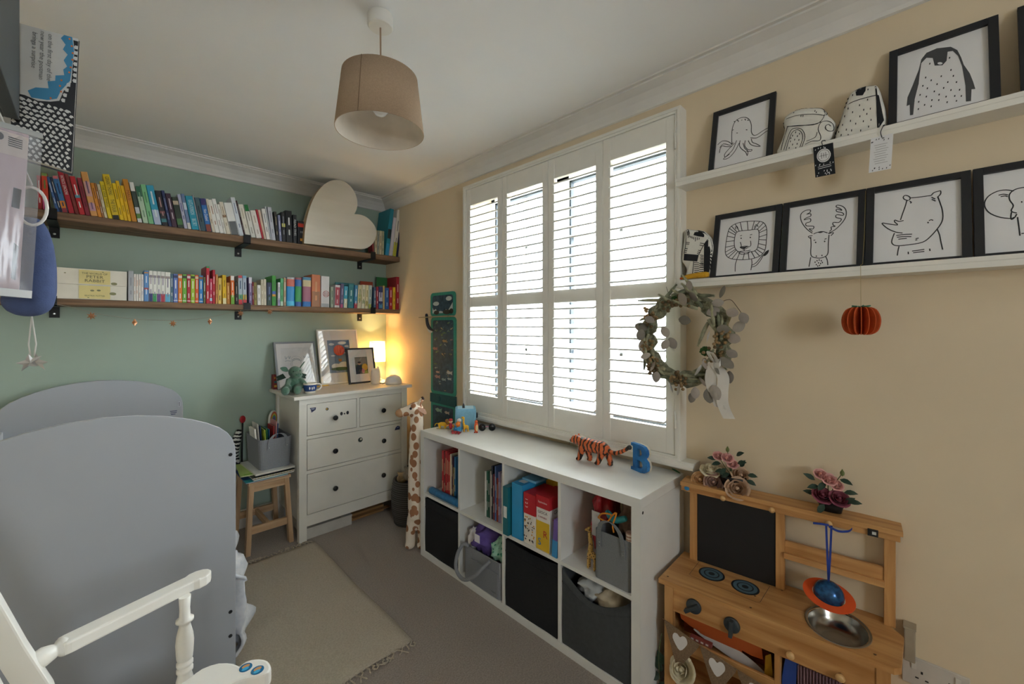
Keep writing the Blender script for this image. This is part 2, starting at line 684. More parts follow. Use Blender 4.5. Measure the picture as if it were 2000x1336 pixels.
# ---------------------------------------------------------------- shutters: a fixed surround and four louvred leaves
FX = 1.778
fr = MB()
FY0, FY1, FZ0, FZ1 = 0.745, 2.236, 0.834, 2.3615
for w_, xf, xb in ((0.0255, FX, W - 0.0005), (0.014, FX - 0.004, FX)):
    fr.box(xf, xb, FY0, FY0 + w_, FZ0, FZ1)
    fr.box(xf, xb, FY1 - w_, FY1, FZ0, FZ1)
    fr.box(xf, xb, FY0 + w_, FY1 - w_, FZ1 - w_, FZ1)
    fr.box(xf, xb, FY0 + w_, FY1 - w_, FZ0, FZ0 + w_ * 0.6)
struct(fr.build('window_3', SATIN))
YB = [2.2095, 1.858, 1.489, 1.136, 0.7715]
slat_m = mat('white_louvre', '#eeeeec', 0.35, var=0.01)
SL = [(-0.0315, 0.0022), (-0.030, 0.0040), (-0.014, 0.0052), (0.014, 0.0052), (0.030, 0.0040), (0.0315, 0.0022), (0.0315, -0.0022), (0.030, -0.0040), (0.014, -0.0052), (-0.014, -0.0052), (-0.030, -0.0040), (-0.0315, -0.0022)]
leaf_words = ['leftmost louvred shutter leaf, next to the teal wall chart', 'second louvred shutter leaf from the left', 'third louvred shutter leaf from the left, lower slats tilted down',
              'rightmost louvred shutter leaf, half behind the dried wreath']
low_tilt = [-4, -3, -20, -7]
up_tilt = [-20, -20, -21, -22]
for k in range(4):
    y1, y0 = YB[k] - 0.0012, YB[k + 1] + 0.0012
    t = thing('shutter_leaf', 'white ' + leaf_words[k], 'shutter', (1.80, (y0 + y1) / 2, 0.852), 'white louvred shutter leaves in the window')
    x0, x1 = 1.783, 1.811
    st = 0.041
    bx('stile', SATIN, t, x0, x1, y0, y0 + st, 0.852, 2.335, bevel=0.002)
    bx('stile', SATIN, t, x0, x1, y1 - st, y1, 0.852, 2.335, bevel=0.002)
    for (z0, z1) in ((2.225, 2.335), (1.542, 1.610), (0.852, 0.964)):
        bx('rail', SATIN, t, x0 + 0.002, x1 - 0.002, y0 + st, y1 - st, z0, z1)
    me = None
    for (zz0, zz1, n, tilt) in ((1.610, 2.225, 12, up_tilt[k]), (0.964, 1.542, 11, low_tilt[k])):
        p = (zz1 - zz0) / n
        for i in range(n):
            if me is None:
                half = (y1 - y0) / 2 - st - 0.0008
                s = MB().prism(SL, lambda q: (q[0], -half, q[1]), lambda q: (q[0], half, q[1])).build('slat', slat_m, t, world=False)
                me = s.data
            else:
                s = bpy.data.objects.new('slat', me)
                COL.objects.link(s)
                s.parent = t
            s.location = (1.797 - 1.80, 0, zz0 + p * (i + 0.5) - 0.852)
            s.rotation_euler = (0, R(tilt + 0.7 * math.sin(i * 2.3 + k)), 0)
    if k in (0, 3):
        yh = y1 + 0.004 if k == 0 else y0 - 0.004
        for z in (2.18, 1.55, 0.97):
            MB().lathe([(0.0042, 0), (0.0042, 0.034), (0.0034, 0.035), (0.0042, 0.036), (0.0042, 0.07)], 8, (1.779, yh, z)).build('hinge', SATIN, t)

# ---------------------------------------------------------------- picture ledges on the cream wall
for (zt, lab) in ((2.035, 'upper white picture ledge holding the penguin print, right of the window'), (1.605, 'lower white picture ledge holding lion, moose and rhino prints')):
    t = thing('picture_ledge', lab, 'shelf', (1.787, 0.20, zt - 0.032), 'white picture ledges')
    bx('shelf_board', SATIN, t, 1.737, W, -0.62, 0.749, zt - 0.032, zt - 0.014, bevel=0.0015)
    bx('front_lip', SATIN, t, 1.737, 1.752, -0.62, 0.749, zt - 0.014, zt, bevel=0.0015)
    bx('back_rail', SATIN, t, W - 0.012, W, -0.62, 0.7445, zt - 0.014, zt + 0.004)
# double wall socket low on the cream wall
so = thing('wall_socket', 'white double wall socket low on the cream wall beside the toy kitchen', 'socket', (1.833, -0.0, 0.40))
a, b = PX(1762, 1290, 1.829), PX(1842, 1336, 1.829)
sy1, sz1 = a.y, PX(1800, 1290, 1.829).z
MB().box(1.829, W, sy1 - 0.147, sy1, sz1 - 0.087, sz1).build('plate', mat('socket_plate', '#cfcac2', 0.4), so, bevel=0.002)
for i in range(2):
    yc = sy1 - 0.045 - i * 0.06
    bx('rocker_switch', mat('socket_switch', '#d9d5cd', 0.35), so, 1.826, 1.83, yc - 0.006 + (0.018 if i == 0 else -0.018), yc + 0.006 + (0.018 if i == 0 else -0.018), sz1 - 0.034, sz1 - 0.010)
    h = MB()
    for (dy, dz, w_, hh) in ((0, -0.040, 0.005, 0.008), (-0.011, -0.060, 0.008, 0.004), (0.011, -0.060, 0.008, 0.004)):
        h.box(1.8284, 1.8291, yc + dy - w_ / 2, yc + dy + w_ / 2, sz1 + dz - hh / 2, sz1 + dz + hh / 2)
    h.build('pin_holes', BLACK, so)

# ---------------------------------------------------------------- rough plank shelves on the green wall
plank = wood('rough_scaffold_plank', '#97785c', '#5e4735', 0, 0.75, 7, 16, 0.5)
plank_edge = plank
for (zt, lab, th) in ((2.004, 'upper rough brown plank shelf on the green wall', 0.042), (1.556, 'lower rough brown plank shelf on the green wall', 0.034)):
    rnd = random.Random(int(zt * 100))
    t = thing('plank_shelf', lab, 'shelf', (0.75, 3.29, zt - th), 'rough plank wall shelves')
    n = 46
    m = MB()
    xs = [XL + 0.02 + (1.834 - XL - 0.02) * i / n for i in range(n + 1)]
    ring = []
    for x in xs:
        e = rnd.uniform(-0.0016, 0.0016)
        nick = 0.007 if (zt > 1.9 and abs(x - 0.13) < 0.03) else 0.0
        ring.append([(x, 3.167 + e, zt - th + 0.003 + nick), (x, 3.167 + e + rnd.uniform(-0.001, 0.001), zt - 0.003), (x, 3.171 + e, zt), (x, D - 0.001, zt), (x, D - 0.001, zt - th), (x, 3.171 + e, zt - th + nick)])
    vs = [p for r_ in ring for p in r_]
    fs = []
    for i in range(n):
        for j in range(6):
            fs.append((i * 6 + j, i * 6 + (j + 1) % 6, i * 6 + 6 + (j + 1) % 6, i * 6 + 6 + j))
    fs += [tuple(range(6)), tuple(n * 6 + j for j in range(5, -1, -1))]
    m.add(vs, fs)
    m.build('plank', plank, t)
    for x in (-0.152, 0.712, 1.592):
        b = MB()
        b.box(x - 0.02, x + 0.02, 3.160, 3.1655, zt - th - 0.005, zt + 0.012)
        b.box(x - 0.02, x + 0.02, 3.160, D - 0.004, zt - th - 0.0052, zt - th - 0.0002)
        b.box(x - 0.02, x + 0.02, D - 0.0045, D - 0.0005, zt - th - 0.062, zt - th)
        o = b.build('iron_bracket', DARK, t)
        MB().lathe([(0.0065, 0), (0.0065, -0.002), (0.003, -0.0035)], 10, (x, D - 0.0045, zt - th - 0.04), axis='y').build('screw', mat('steel', '#c9c9c9', 0.3, 1.0), o)

# ================================================================ white cube shelving under the window
KX, KY, KL, KD, KH = 1.428, 0.748, 1.47, 0.39, 0.77
kal = mat('white_foil_board', '#e3e3df', 0.4, var=0.015)
t = thing('cube_shelf', 'white eight-cube shelving unit standing lengthwise under the shuttered window', 'shelf unit', (KX + KD / 2, KY + KL / 2, 0))
bx('top_panel', kal, t, KX, KX + KD, KY, KY + KL, KH - 0.038, KH, bevel=0.0012)
bx('bottom_panel', kal, t, KX, KX + KD, KY, KY + KL, 0.0, 0.038, bevel=0.0012)
for y in (KY, KY + KL - 0.038):
    s_ = bx('side_panel', kal, t, KX, KX + KD, y, y + 0.038, 0.038, KH - 0.038)
    if y == KY:
        for (x, z) in ((KX + 0.017, KH - 0.055), (KX + KD - 0.017, KH - 0.055), (KX + 0.017, 0.05)):
            MB().lathe([(0.006, 0.0), (0.006, -0.0006)], 12, (x, y, z), axis='y').build('screw_hole', BLACK, s_)
CW = (KL - 0.076 - 0.048) / 4
CELLY = []                                   # (y0, y1) of each column, far end first
for i in range(4):
    y1 = KY + KL - 0.038 - i * (CW + 0.016)
    CELLY.append((y1 - CW, y1))
    if i < 3:
        bx('divider', kal, t, KX + 0.002, KX + KD - 0.002, y1 - CW - 0.016, y1 - CW, 0.038, KH - 0.038)
    bx('middle_shelf', kal, t, KX + 0.002, KX + KD - 0.002, y1 - CW, y1, 0.377, 0.393)
ZL, ZU = 0.038, 0.393                        # floors of the lower and upper cubes


def fabric_bin(name, label, m, y0, y1, sag, cat='storage bin', group=None, bow=0.0):
    """Open fabric box: four walls and a floor, front face slightly bowed, pull loop."""
    x0, x1, z0, h = KX + 0.006, KX + 0.375, ZL, 0.325
    t = thing(name, label, cat, ((x0 + x1) / 2, (y0 + y1) / 2, z0), group)
    y0 += 0.006
    y1 -= 0.006
    n = 12
    f = MB()
    for side, xx in ((0, x0), (1, x0 + 0.006)):
        for j in range(9):
            for i in range(n + 1):
                a, b = i / n, j / 8
                top = h - sag * math.sin(PI * a) ** 0.8
                f.v.append((xx - bow * math.sin(PI * a) * math.sin(PI * b * 0.8) + 0.0015 * math.sin(a * 9 + b * 7), y0 + (y1 - y0) * a, z0 + top * b))
    w = n + 1
    for side in (0, 1):
        o_ = side * 9 * w
        for j in range(8):
            for i in range(n):
                f.f.append((o_ + j * w + i, o_ + j * w + i + 1, o_ + (j + 1) * w + i + 1, o_ + (j + 1) * w + i))
                f.m.append(0)
                f.s.append(True)
    for i in range(n):
        for (p, q) in ((8 * w + i, 8 * w + i + 1),):
            f.f.append((p, q, q + 9 * w, p + 9 * w))
            f.m.append(0)
            f.s.append(False)
    f.build('front_panel', m, t)
    bx('side_wall', m, t, x0 + 0.006, x1, y0, y0 + 0.005, z0, z0 + h)
    bx('side_wall', m, t, x0 + 0.006, x1, y1 - 0.005, y1, z0, z0 + h)
    bx('rear_wall', m, t, x1 - 0.005, x1, y0 + 0.005, y1 - 0.005, z0, z0 + h)
    bx('base', m, t, x0 + 0.006, x1 - 0.005, y0 + 0.005, y1 - 0.005, z0, z0 + 0.006)
    # seam line across the front, a hand below the rim
    seam = [(x0 - 0.0012 - bow * math.sin(PI * i / n) * 0.7, y0 + (y1 - y0) * i / n, z0 + h - 0.055 - 0.6 * sag * math.sin(PI * i / n)) for i in range(n + 1)]
    MB().tube(seam, 0.0016, 5).build('seam', m, t)
    return t


bin_black = mat('black_bin_fabric', '#17181b', 0.9, var=0.12, vscale=60, bump=0.15, bscale=500)
bin_grey = mat('charcoal_bin_fabric', '#45484a', 0.9, var=0.06, vscale=60, bump=0.2, bscale=500)
fabric_bin('fabric_bin', 'black fabric bin in the lower cube furthest from the camera, below red books', bin_black, *CELLY[0], 0.004, group='fabric bins in the cube shelf')
fabric_bin('fabric_bin', 'black fabric bin in the lower cube beneath the board game boxes', bin_black, *CELLY[2], 0.012, group='fabric bins in the cube shelf')
fabric_bin('fabric_bin', 'charcoal grey fabric bin with sagging rim and clothes inside, nearest lower cube', bin_grey, *CELLY[3], 0.075, group='fabric bins in the cube shelf', bow=0.012)

# ================================================================ white chest of drawers in the corner
chest_m = mat('white_stained_wood', '#e4e1d8', 0.42, var=0.02, vscale=8)
CX0, CX1, CYF, CYB, CZT = 0.900, 1.757, 2.850, 3.386, 0.96
t = thing('chest_of_drawers', 'white wooden chest of four drawers with black knobs in the corner', 'chest of drawers', ((CX0 + CX1) / 2, (CYF + CYB) / 2, 0))
CHEST = t
bx('top', chest_m, t, CX0, CX1, CYF, CYB, CZT - 0.022, CZT, bevel=0.003)
lx0, lx1, fy = 0.940, 1.732, 2.880
for x in (lx0, lx1 - 0.048):
    bx('leg', chest_m, t, x, x + 0.048, fy, fy + 0.045, 0, CZT - 0.022, bevel=0.002)
    bx('leg', chest_m, t, x, x + 0.048, CYB - 0.05, CYB - 0.01, 0, CZT - 0.022)
bx('side_panel', chest_m, t, lx0 + 0.012, lx0 + 0.03, fy + 0.045, CYB - 0.05, 0.13, CZT - 0.022)
bx('side_panel', chest_m, t, lx1 - 0.03, lx1 - 0.012, fy + 0.045, CYB - 0.05, 0.13, CZT - 0.022)
bx('back_panel', chest_m, t, lx0 + 0.048, lx1 - 0.048, CYB - 0.03, CYB - 0.022, 0.13, CZT - 0.022)
r0, r1 = lx0 + 0.048, lx1 - 0.048
for (z0, z1) in ((0.900, 0.938), (0.668, 0.690), (0.441, 0.463), (0.097, 0.172)):
    bx('front_rail', chest_m, t, r0, r1, fy + 0.002, fy + 0.03, z0, z1)
bx('front_stile', chest_m, t, 1.326, 1.346, fy + 0.002, fy + 0.03, 0.690, 0.900)
knob_m = mat('black_knob', '#121315', 0.35)
sticker_m = mat('sticker_navy', '#27305c', 0.4)


def drawer(x0, x1, z0, z1, knobs):
    g = 0.003
    d = bx('drawer', chest_m, t, x0 + g, x1 - g, fy + 0.001, fy + 0.36, z0 + g, z1 - g, bevel=0.0015)
    bx('shadow_gap', BLACK, d, x0, x1, fy + 0.026, fy + 0.03, z0, z1)
    for (x, z) in knobs:
        MB().lathe([(0.007, 0.0), (0.007, -0.008), (0.012, -0.011), (0.0165, -0.016), (0.0175, -0.021), (0.014, -0.027), (0.0, -0.029)], 16, (x, fy + 0.001, z), axis='y').build('knob', knob_m, d)
    return d


d1 = drawer(r0, 1.326, 0.690, 0.900, [(1.168, 0.787)])
d2 = drawer(1.346, r1, 0.690, 0.900, [(1.525, 0.787)])
d3 = drawer(r0, r1, 0.463, 0.668, [(1.168, 0.560), (1.527, 0.560)])
d4 = drawer(r0, r1, 0.172, 0.441, [(1.168, 0.304), (1.525, 0.304)])


def sticker(d, u, v, poly, cols):
    p = PY(u, v, fy - 0.0004)
    for k, (pl, c) in enumerate(zip(poly, cols)):
        MB().prism(pl, lambda q: (p.x + q[0], fy + 0.0008, p.z + q[1]), lambda q: (p.x + q[0], fy - 0.0006 - k * 0.0004, p.z + q[1])).build('sticker', paint(c), d)


sticker(d1, 611, 801, [[(-0.02, 0.016), (0.02, 0.016), (0.018, 0.0), (-0.008, -0.016), (-0.012, 0.004)], [(-0.012, 0.011), (0.012, 0.011), (0.010, 0.004), (-0.006, 0.004)]], ['#232b52', '#9aa3b8'])
sticker(d1, 639, 799, [circle(0, 0, 0.010, 10), circle(-0.002, 0.001, 0.005, 8)], ['#2a3a33', '#d9a83c'])
sticker(d1, 667, 808, [circle(0, 0, 0.0095, 8, 0.013)], ['#23252c'])
sticker(d1, 673, 808, [circle(0, 0, 0.005, 8, 0.006)], ['#23252c'])
sticker(d1, 679, 806, [circle(0, 0, 0.0095, 8, 0.013)], ['#23252c'])
sticker(d3, 704, 859, [circle(0, 0, 0.017, 12), circle(0.004, 0.004, 0.008, 10)], ['#24332f', '#d8d2c0'])
sticker(d3, 776, 836, [[(-0.022, -0.014), (0.022, -0.014), (0.022, 0.008), (0.004, 0.017), (-0.014, 0.006)], [(-0.006, 0.002), (0.014, 0.002), (0.008, 0.010)]], ['#222a58', '#8e97c8'])
# storage under the chest
o = thing('flat_box', 'white flat storage box pushed under the chest of drawers', 'box', (1.16, 3.05, 0))
bx('tray', mat('white_carton', '#c9c5bd', 0.7), o, 0.995, 1.30, 2.905, 3.25, 0.0, 0.062, bevel=0.002)
bx('lid', mat('white_carton', '#c9c5bd', 0.7), o, 0.993, 1.302, 2.903, 3.252, 0.062, 0.072)
o = thing('cardboard_flap', 'brown cardboard box with open flap under the chest of drawers', 'box', (1.45, 3.05, 0))
card = mat('brown_card', '#9a7448', 0.85)
bx('carton', card, o, 1.318, 1.57, 2.95, 3.25, 0.0, 0.05)
MB().box(1.318, 1.60, 2.91, 2.95, 0.03, 0.034, M=None).build('flap', card, o)

# ================================================================ grey cot
cot_grey = mat('grey_painted_board', '#a4a9b0', 0.45, var=0.01, vscale=4)
cot_edge = mat('pale_grey_edge', '#d9dde1', 0.4)


def cot_end(name, y0, y1):
    cx, hw = 0.02, 0.38
    half = [(0.38, 0.0), (0.38, 0.905), (0.3775, 0.935), (0.369, 0.965), (0.352, 0.992), (0.328, 1.015), (0.287, 1.040), (0.24, 1.061), (0.17, 1.083), (0.09, 1.098), (0.0, 1.104)]
    poly = [(cx + a, b) for a, b in half] + [(cx - a, b) for a, b in reversed(half[:-1])]
    m = MB().prism(poly, lambda p: (p[0], y0, p[1]), lambda p: (p[0], y1, p[1]))
    for i in range(2, len(m.m)):
        m.m[i] = 1
    return m.build(name, [cot_grey, cot_edge], COT, bevel=0.0022)


COT = thing('cot', 'grey cot bed with arched end panels along the green wall', 'cot', (0.02, 2.64, 0))
fb = cot_end('footboard', 1.95, 1.968)
hb = cot_end('headboard', 3.335, 3.353)
for (u, v) in ((450, 888), (450, 1195), (450, 1242)):
    p = PY(u, v, 1.95)
    MB().lathe([(0.0068, 0.0), (0.0068, -0.0012)], 12, (p.x, 1.95, p.z), axis='y').build('bolt', BLACK, fb)
p = PY(350, 789, 3.335)
MB().box(p.x - 0.007, p.x + 0.007, 3.3325, 3.3352, p.z - 0.014, p.z + 0.014).build('fitting', mat('grey_fitting', '#b9bcc4', 0.4), hb)
for dz in (0.006, -0.006):
    MB().lathe([(0.003, 0), (0.003, -0.0008)], 8, (p.x, 3.3326, p.z + dz), axis='y').build('hole', BLACK, hb)
p = PY(339, 806, 3.335)
for k, w_ in enumerate((0.034, 0.03, 0.022)):
    bx('sticker_stripe', sticker_m, hb, p.x - 0.017 + k * 0.002, p.x - 0.017 + k * 0.002 + w_, 3.3342, 3.3352, p.z + 0.008 - k * 0.010, p.z + 0.012 - k * 0.010)
bx('bed_base', cot_grey, COT, -0.335, 0.375, 1.968, 3.335, 0.17, 0.20)
bx('side_rail', cot_grey, COT, 0.36, 0.378, 1.968, 3.335, 0.10, 0.20)
rail = mat('pale_cot_rail', '#cdd2d7', 0.45)
bx('side_rail', rail, COT, -0.345, -0.325, 1.968, 3.335, 0.83, 0.875, bevel=0.003)
bx('side_rail', rail, COT, -0.345, -0.325, 1.968, 3.335, 0.12, 0.17)
bar0 = MB().box(-0.341, -0.329, 0, 0.03, 0.17, 0.83).build('slat_bar', rail, COT)
for i in range(14):
    b = bar0 if i == 0 else bar0.copy()
    if i:
        COL.objects.link(b)
    b.location = (0, 2.02 + i * 0.096, 0)
bx('mattress', mat('mattress_white', '#d8d8d4', 0.9), COT, -0.32, 0.355, 1.98, 3.325, 0.205, 0.315, bevel=0.02)
# crumpled duvet spilling over the open side of the cot
rnd = random.Random(7)
dv = MB()
nu, nv = 26, 30
prof_d = [(-0.10, 0.345), (0.10, 0.375), (0.30, 0.385), (0.395, 0.36), (0.445, 0.30), (0.462, 0.24), (0.438, 0.185), (0.455, 0.13), (0.478, 0.08), (0.455, 0.03), (0.43, 0.006)]
prof_d = smoothline(prof_d, 3)
for i, (x, z) in enumerate(prof_d):
    a = i / (len(prof_d) - 1)
    for j in range(nv + 1):
        b = j / nv
        y = 2.06 + 0.72 * b
        env = math.sin(PI * min(1, max(0, b))) ** 0.5
        wob = 0.030 * math.sin(b * 17 + a * 5) + 0.018 * math.sin(b * 31 - a * 9 + 1.3) + 0.012 * math.sin(a * 23 + b * 4)
        amp = 1.0 if x > 0.38 else 0.6
        xx = x + (wob * amp if a > 0.35 else 0) + 0.06 * (b - 0.2) * (1 if a > 0.4 else 0) * math.sin(a * 3)
        zz = max(0.016, z + (wob * 0.8 if a <= 0.55 else wob * 0.25))
        if a < 0.45:
            zz = max(zz, 0.325)
        if a >= 0.35:
            xx = max(xx, 0.392)
        dv.v.append((xx, y, zz))
w = nv + 1
for i in range(len(prof_d) - 1):
    for j in range(nv):
        dv.f.append((i * w + j, i * w + j + 1, (i + 1) * w + j + 1, (i + 1) * w + j))
        dv.m.append(0)
        dv.s.append(True)
duv = dv.build('duvet', mat('white_printed_cotton', '#e9eaee', 0.85, var=0.05, vscale=26, col2='#d2d6de'), None)
sol = duv.modifiers.new('thickness', 'SOLIDIFY')
sol.thickness = 0.012
sol.offset = 0
tag(duv, 'crumpled white duvet spilling from the cot onto the floor', 'duvet')

# ================================================================ white rocking chair in the foreground
chw = mat('ivory_gloss_paint', '#efece3', 0.32, var=0.015, vscale=9)
RC = thing('rocking_chair', 'ivory painted wooden rocking chair cut off by the bottom left corner', 'chair', (0.0, 1.28, 0))


def arm(outline, th, name='armrest'):
    """Arm seen from above: outline on the plane of its top, given a thickness."""
    return MB().prism(outline, lambda p: (p[0], p[1], ZA - th), lambda p: (p[0], p[1], ZA)).build(name, chw, RC, bevel=0.005)


ZA = 0.66
f0, f1, f2, f3 = PZ(118, 1252, ZA), PZ(250, 1182, ZA), PZ(368, 1129, ZA), PZ(402, 1115, ZA)
fd = (f3 - f0).normalized()
fn = Vector((-fd.y, fd.x, 0))
fl = (f3 - f0).length
fo = [(0, 0.021), (0.04, 0.023), (0.60, 0.023), (0.86, 0.023), (0.90, 0.029), (0.96, 0.028), (1.01, 0.020), (1.035, 0.008)]
far = arm([tuple((f0 + fd * (fl * a) + fn * b).to_2d()) for a, b in fo] + [tuple((f0 + fd * (fl * a) - fn * b).to_2d()) for a, b in reversed(fo)], 0.030)
MB().lathe([(0.0, -0.075), (0.012, -0.07), (0.013, -0.055), (0.019, -0.045), (0.022, -0.030), (0.017, -0.014), (0.014, -0.008), (0.020, -0.002), (0.022, 0.004), (0.018, 0.012)], 16, (0, 0, 0), axis='x').build('arm_tenon', chw, RC, world=False)
tn = [o_ for o_ in RC.children if o_.name.startswith('arm_tenon')][0]
tn.location = Vector(f0) + Vector((0.0, 0, -0.016)) - wloc(RC)
tn.rotation_euler = (0, 0, math.atan2(f1.y - f0.y, f1.x - f0.x))
n3, n2 = PZ(500, 1296, ZA), PZ(415, 1304, ZA)
nd = (f3 - f0).normalized()
n0 = n2 - nd * 0.36
nn_ = Vector((-nd.y, nd.x, 0))
npx = [(373, 1321), (395, 1305), (428, 1294), (457, 1295), (468, 1300), (481, 1290), (505, 1286), (523, 1290), (530, 1302), (525, 1313), (506, 1320), (478, 1325), (458, 1332), (430, 1344), (398, 1352)]
near = arm([tuple((n0 + nn_ * 0.023).to_2d())] + [tuple(PZ(u, v, ZA).to_2d()) for u, v in smoothline(npx, 2)] + [tuple((n0 - nn_ * 0.023).to_2d())], 0.030)
for (u, v, rr) in ((480, 1304, 0.0125), (503, 1309, 0.0125)):
    p = PZ(u, v, ZA)
    s_ = MB().prism(circle(0, 0, rr, 16, rr * 1.0), lambda q: (p.x + q[0], p.y + q[1], ZA), lambda q: (p.x + q[0], p.y + q[1], ZA + 0.0006)).build('sticker', paint('#1f6f9c', 0.3), near)
    MB().prism(circle(0.001, 0.003, rr * 0.62, 12, rr * 0.4), lambda q: (p.x + q[0], p.y + q[1], ZA + 0.0006), lambda q: (p.x + q[0], p.y + q[1], ZA + 0.0009)).build('sticker_print', paint('#d59b62', 0.3), near)
    MB().prism(circle(-0.002, -0.004, rr * 0.55, 12, rr * 0.35), lambda q: (p.x + q[0], p.y + q[1], ZA + 0.0006), lambda q: (p.x + q[0], p.y + q[1], ZA + 0.0010)).build('sticker_print', paint('#3fa9d8', 0.3), near)


def turned(x, y, z0, z1, name='arm_post'):
    H_ = z1 - z0
    pr = [(0.012, 0), (0.013, 0.06), (0.019, 0.14), (0.021, 0.20), (0.016, 0.27), (0.020, 0.29), (0.020, 0.315), (0.015, 0.33), (0.020, 0.35), (0.020, 0.375), (0.015, 0.39), (0.019, 0.41), (0.0205, 0.46), (0.022, 0.56), (0.020, 0.63), (0.014, 0.72), (0.0135, 0.75), (0.0215, 0.765), (0.0215, 0.785), (0.014, 0.80), (0.0125, 0.88), (0.0145, 1.0)]
    return MB().lathe([(r_, z0 + h * H_) for r_, h in pr], 18, (x, y, 0)).build(name, chw, RC)


fp = PZ(363, 1140, ZA)
turned(fp.x - 0.004, fp.y - 0.012, 0.329, ZA - 0.029)
turned(n2.x, n2.y, 0.329, ZA - 0.029)
# seat, back and rockers (below and left of the frame)
seat = MB().box(-0.24, 0.205, 1.00, 1.53, 0.295, 0.330).build('seat', chw, RC, bevel=0.012)
for (y, nm) in ((f0.y - 0.032, 'back_post'), (n0.y - 0.004, 'back_post')):
    x0 = -0.165
    m = MB().prism([(-0.055, 0.325), (-0.010, 0.325), (-0.066, 0.585), (-0.106, 0.70), (-0.145, 0.826), (-0.26, 1.08), (-0.295, 1.08), (-0.188, 0.826), (-0.152, 0.70), (-0.114, 0.585)], lambda q: (q[0], y - 0.018, q[1]), lambda q: (q[0], y + 0.018, q[1]))
    m.build(nm, chw, RC, bevel=0.004)
bx('top_rail', chw, RC, -0.305, -0.262, n0.y - 0.02, f0.y + 0.03, 0.98, 1.08, bevel=0.008)
for i in range(5):
    y = n0.y + 0.07 + i * (f0.y - n0.y - 0.13) / 4
    MB().tube([(-0.06, y, 0.325), (-0.150, y, 0.66), (-0.272, y, 1.0)], 0.009, 8).build('spindle', chw, RC)
for y in (1.05, 1.50):
    pts = [(-0.42 + 0.86 * i / 12, 0.018 + 0.19 * ((i / 12 - 0.5) ** 2) * 1.1) for i in range(13)]
    MB().prism([(a, b) for a, b in pts] + [(a, b + 0.032) for a, b in reversed(pts)], lambda q: (q[0], y - 0.014, q[1] - 0.017), lambda q: (q[0], y + 0.014, q[1] - 0.017)).build('rocker', chw, RC)
    for x in (-0.17, 0.15):
        MB().lathe([(0.015, 0.045), (0.021, 0.15), (0.015, 0.22), (0.020, 0.25), (0.016, 0.300)], 14, (x, y, 0)).build('leg', chw, RC)

# ================================================================ wooden stool beside the chest
pine = wood('light_beech', '#cfae8a', '#b08c66', 2, 0.5, 8, 12, 0.1)
pine_x = wood('light_beech_flat', '#cfae8a', '#b08c66', 0, 0.5, 8, 12, 0.1)
ST = thing('step_stool', 'light wooden stool with splayed legs carrying the grey basket', 'stool', (0.80, 3.11, 0))
sx0, sx1, sy0, sy1, sz = 0.668, 0.906, 2.93, 3.275, 0.452
bx('seat', pine_x, ST, sx0, sx1, sy0, sy1, sz - 0.02, sz, bevel=0.003)


def slant(p0, p1, a, b):
    m = MB()
    vs = []
    for p in (p0, p1):
        vs += [(p[0] - a, p[1] - b, p[2]), (p[0] + a, p[1] - b, p[2]), (p[0] + a, p[1] + b, p[2]), (p[0] - a, p[1] + b, p[2])]
    m.add(vs, [(3, 2, 1, 0), (4, 5, 6, 7), (0, 1, 5, 4), (1, 2, 6, 5), (2, 3, 7, 6), (3, 0, 4, 7)])
    return m


for (xt, xb) in ((0.686, 0.668), (0.884, 0.915)):
    for (yt, yb) in ((2.955, 2.962), (3.235, 3.275)):
        slant((xb, yb, 0), (xt, yt, sz - 0.02), 0.0135, 0.020).build('leg', pine, ST, bevel=0.002)
bx('apron', pine_x, ST, 0.695, 0.875, 2.945, 2.963, sz - 0.065, sz - 0.02)
bx('apron', pine_x, ST, 0.695, 0.875, 3.230, 3.248, sz - 0.065, sz - 0.02)
bx('stretcher', pine_x, ST, 0.685, 0.890, 2.950, 2.970, 0.125, 0.170, bevel=0.002)
bx('stretcher', pine_x, ST, 0.685, 0.890, 3.245, 3.265, 0.125, 0.170, bevel=0.002)
bx('cross_stretcher', wood('light_beech_long', '#cfae8a', '#b08c66', 1, 0.5, 8, 12, 0.1), ST, 0.777, 0.797, 2.970, 3.245, 0.130, 0.165)

# ================================================================ woven rug
rugm = mat('woven_jute_rug', '#e6dac6', 0.95, var=0.10, vscale=140, bump=0.0, col2='#d6c8b2')
nt = rugm.node_tree
_tc = nt.nodes.new('ShaderNodeTexCoord')
_br = nt.nodes.new('ShaderNodeTexBrick')
_br.inputs['Scale'].default_value = 60.0
_br.inputs['Mortar Size'].default_value = 0.12
_br.inputs['Mortar Smooth'].default_value = 1.0
_bp = nt.nodes.new('ShaderNodeBump')
_bp.inputs['Strength'].default_value = 0.8
_bp.inputs['Distance'].default_value = 0.006
_bp.invert = True
nt.links.new(_tc.outputs['Object'], _br.inputs['Vector'])
nt.links.new(_br.outputs['Fac'], _bp.inputs['Height'])
nt.links.new(_bp.outputs['Normal'], nt.nodes['Principled BSDF'].inputs['Normal'])
RUG = thing('rug', 'beige woven rug with knotted fringe on the carpet', 'rug', (0.68, 2.23, 0))
rg = MB()
nx, ny = 20, 36
rx0, rx1, ry0, ry1 = 0.404, 1.012, 1.63, 2.835
for j in range(ny + 1):
    for i in range(nx + 1):
        a, b = i / nx, j / ny
        z = 0.008 + 0.0035 * max(0, math.sin(b * 21 + a * 9)) * math.sin(a * 5) * (1 if 0.05 < a < 0.95 else 0.3)
        dx = 0.004 * math.sin(b * 9) + 0.010 * (b - 0.5)
        rg.v.append((rx0 + (rx1 - rx0) * a + dx, ry0 + (ry1 - ry0) * b + 0.004 * math.sin(a * 11), z))
w = nx + 1
for j in range(ny):
    for i in range(nx):
        rg.f.append((j * w + i, j * w + i + 1, (j + 1) * w + i + 1, (j + 1) * w + i))
        rg.m.append(0)
        rg.s.append(True)
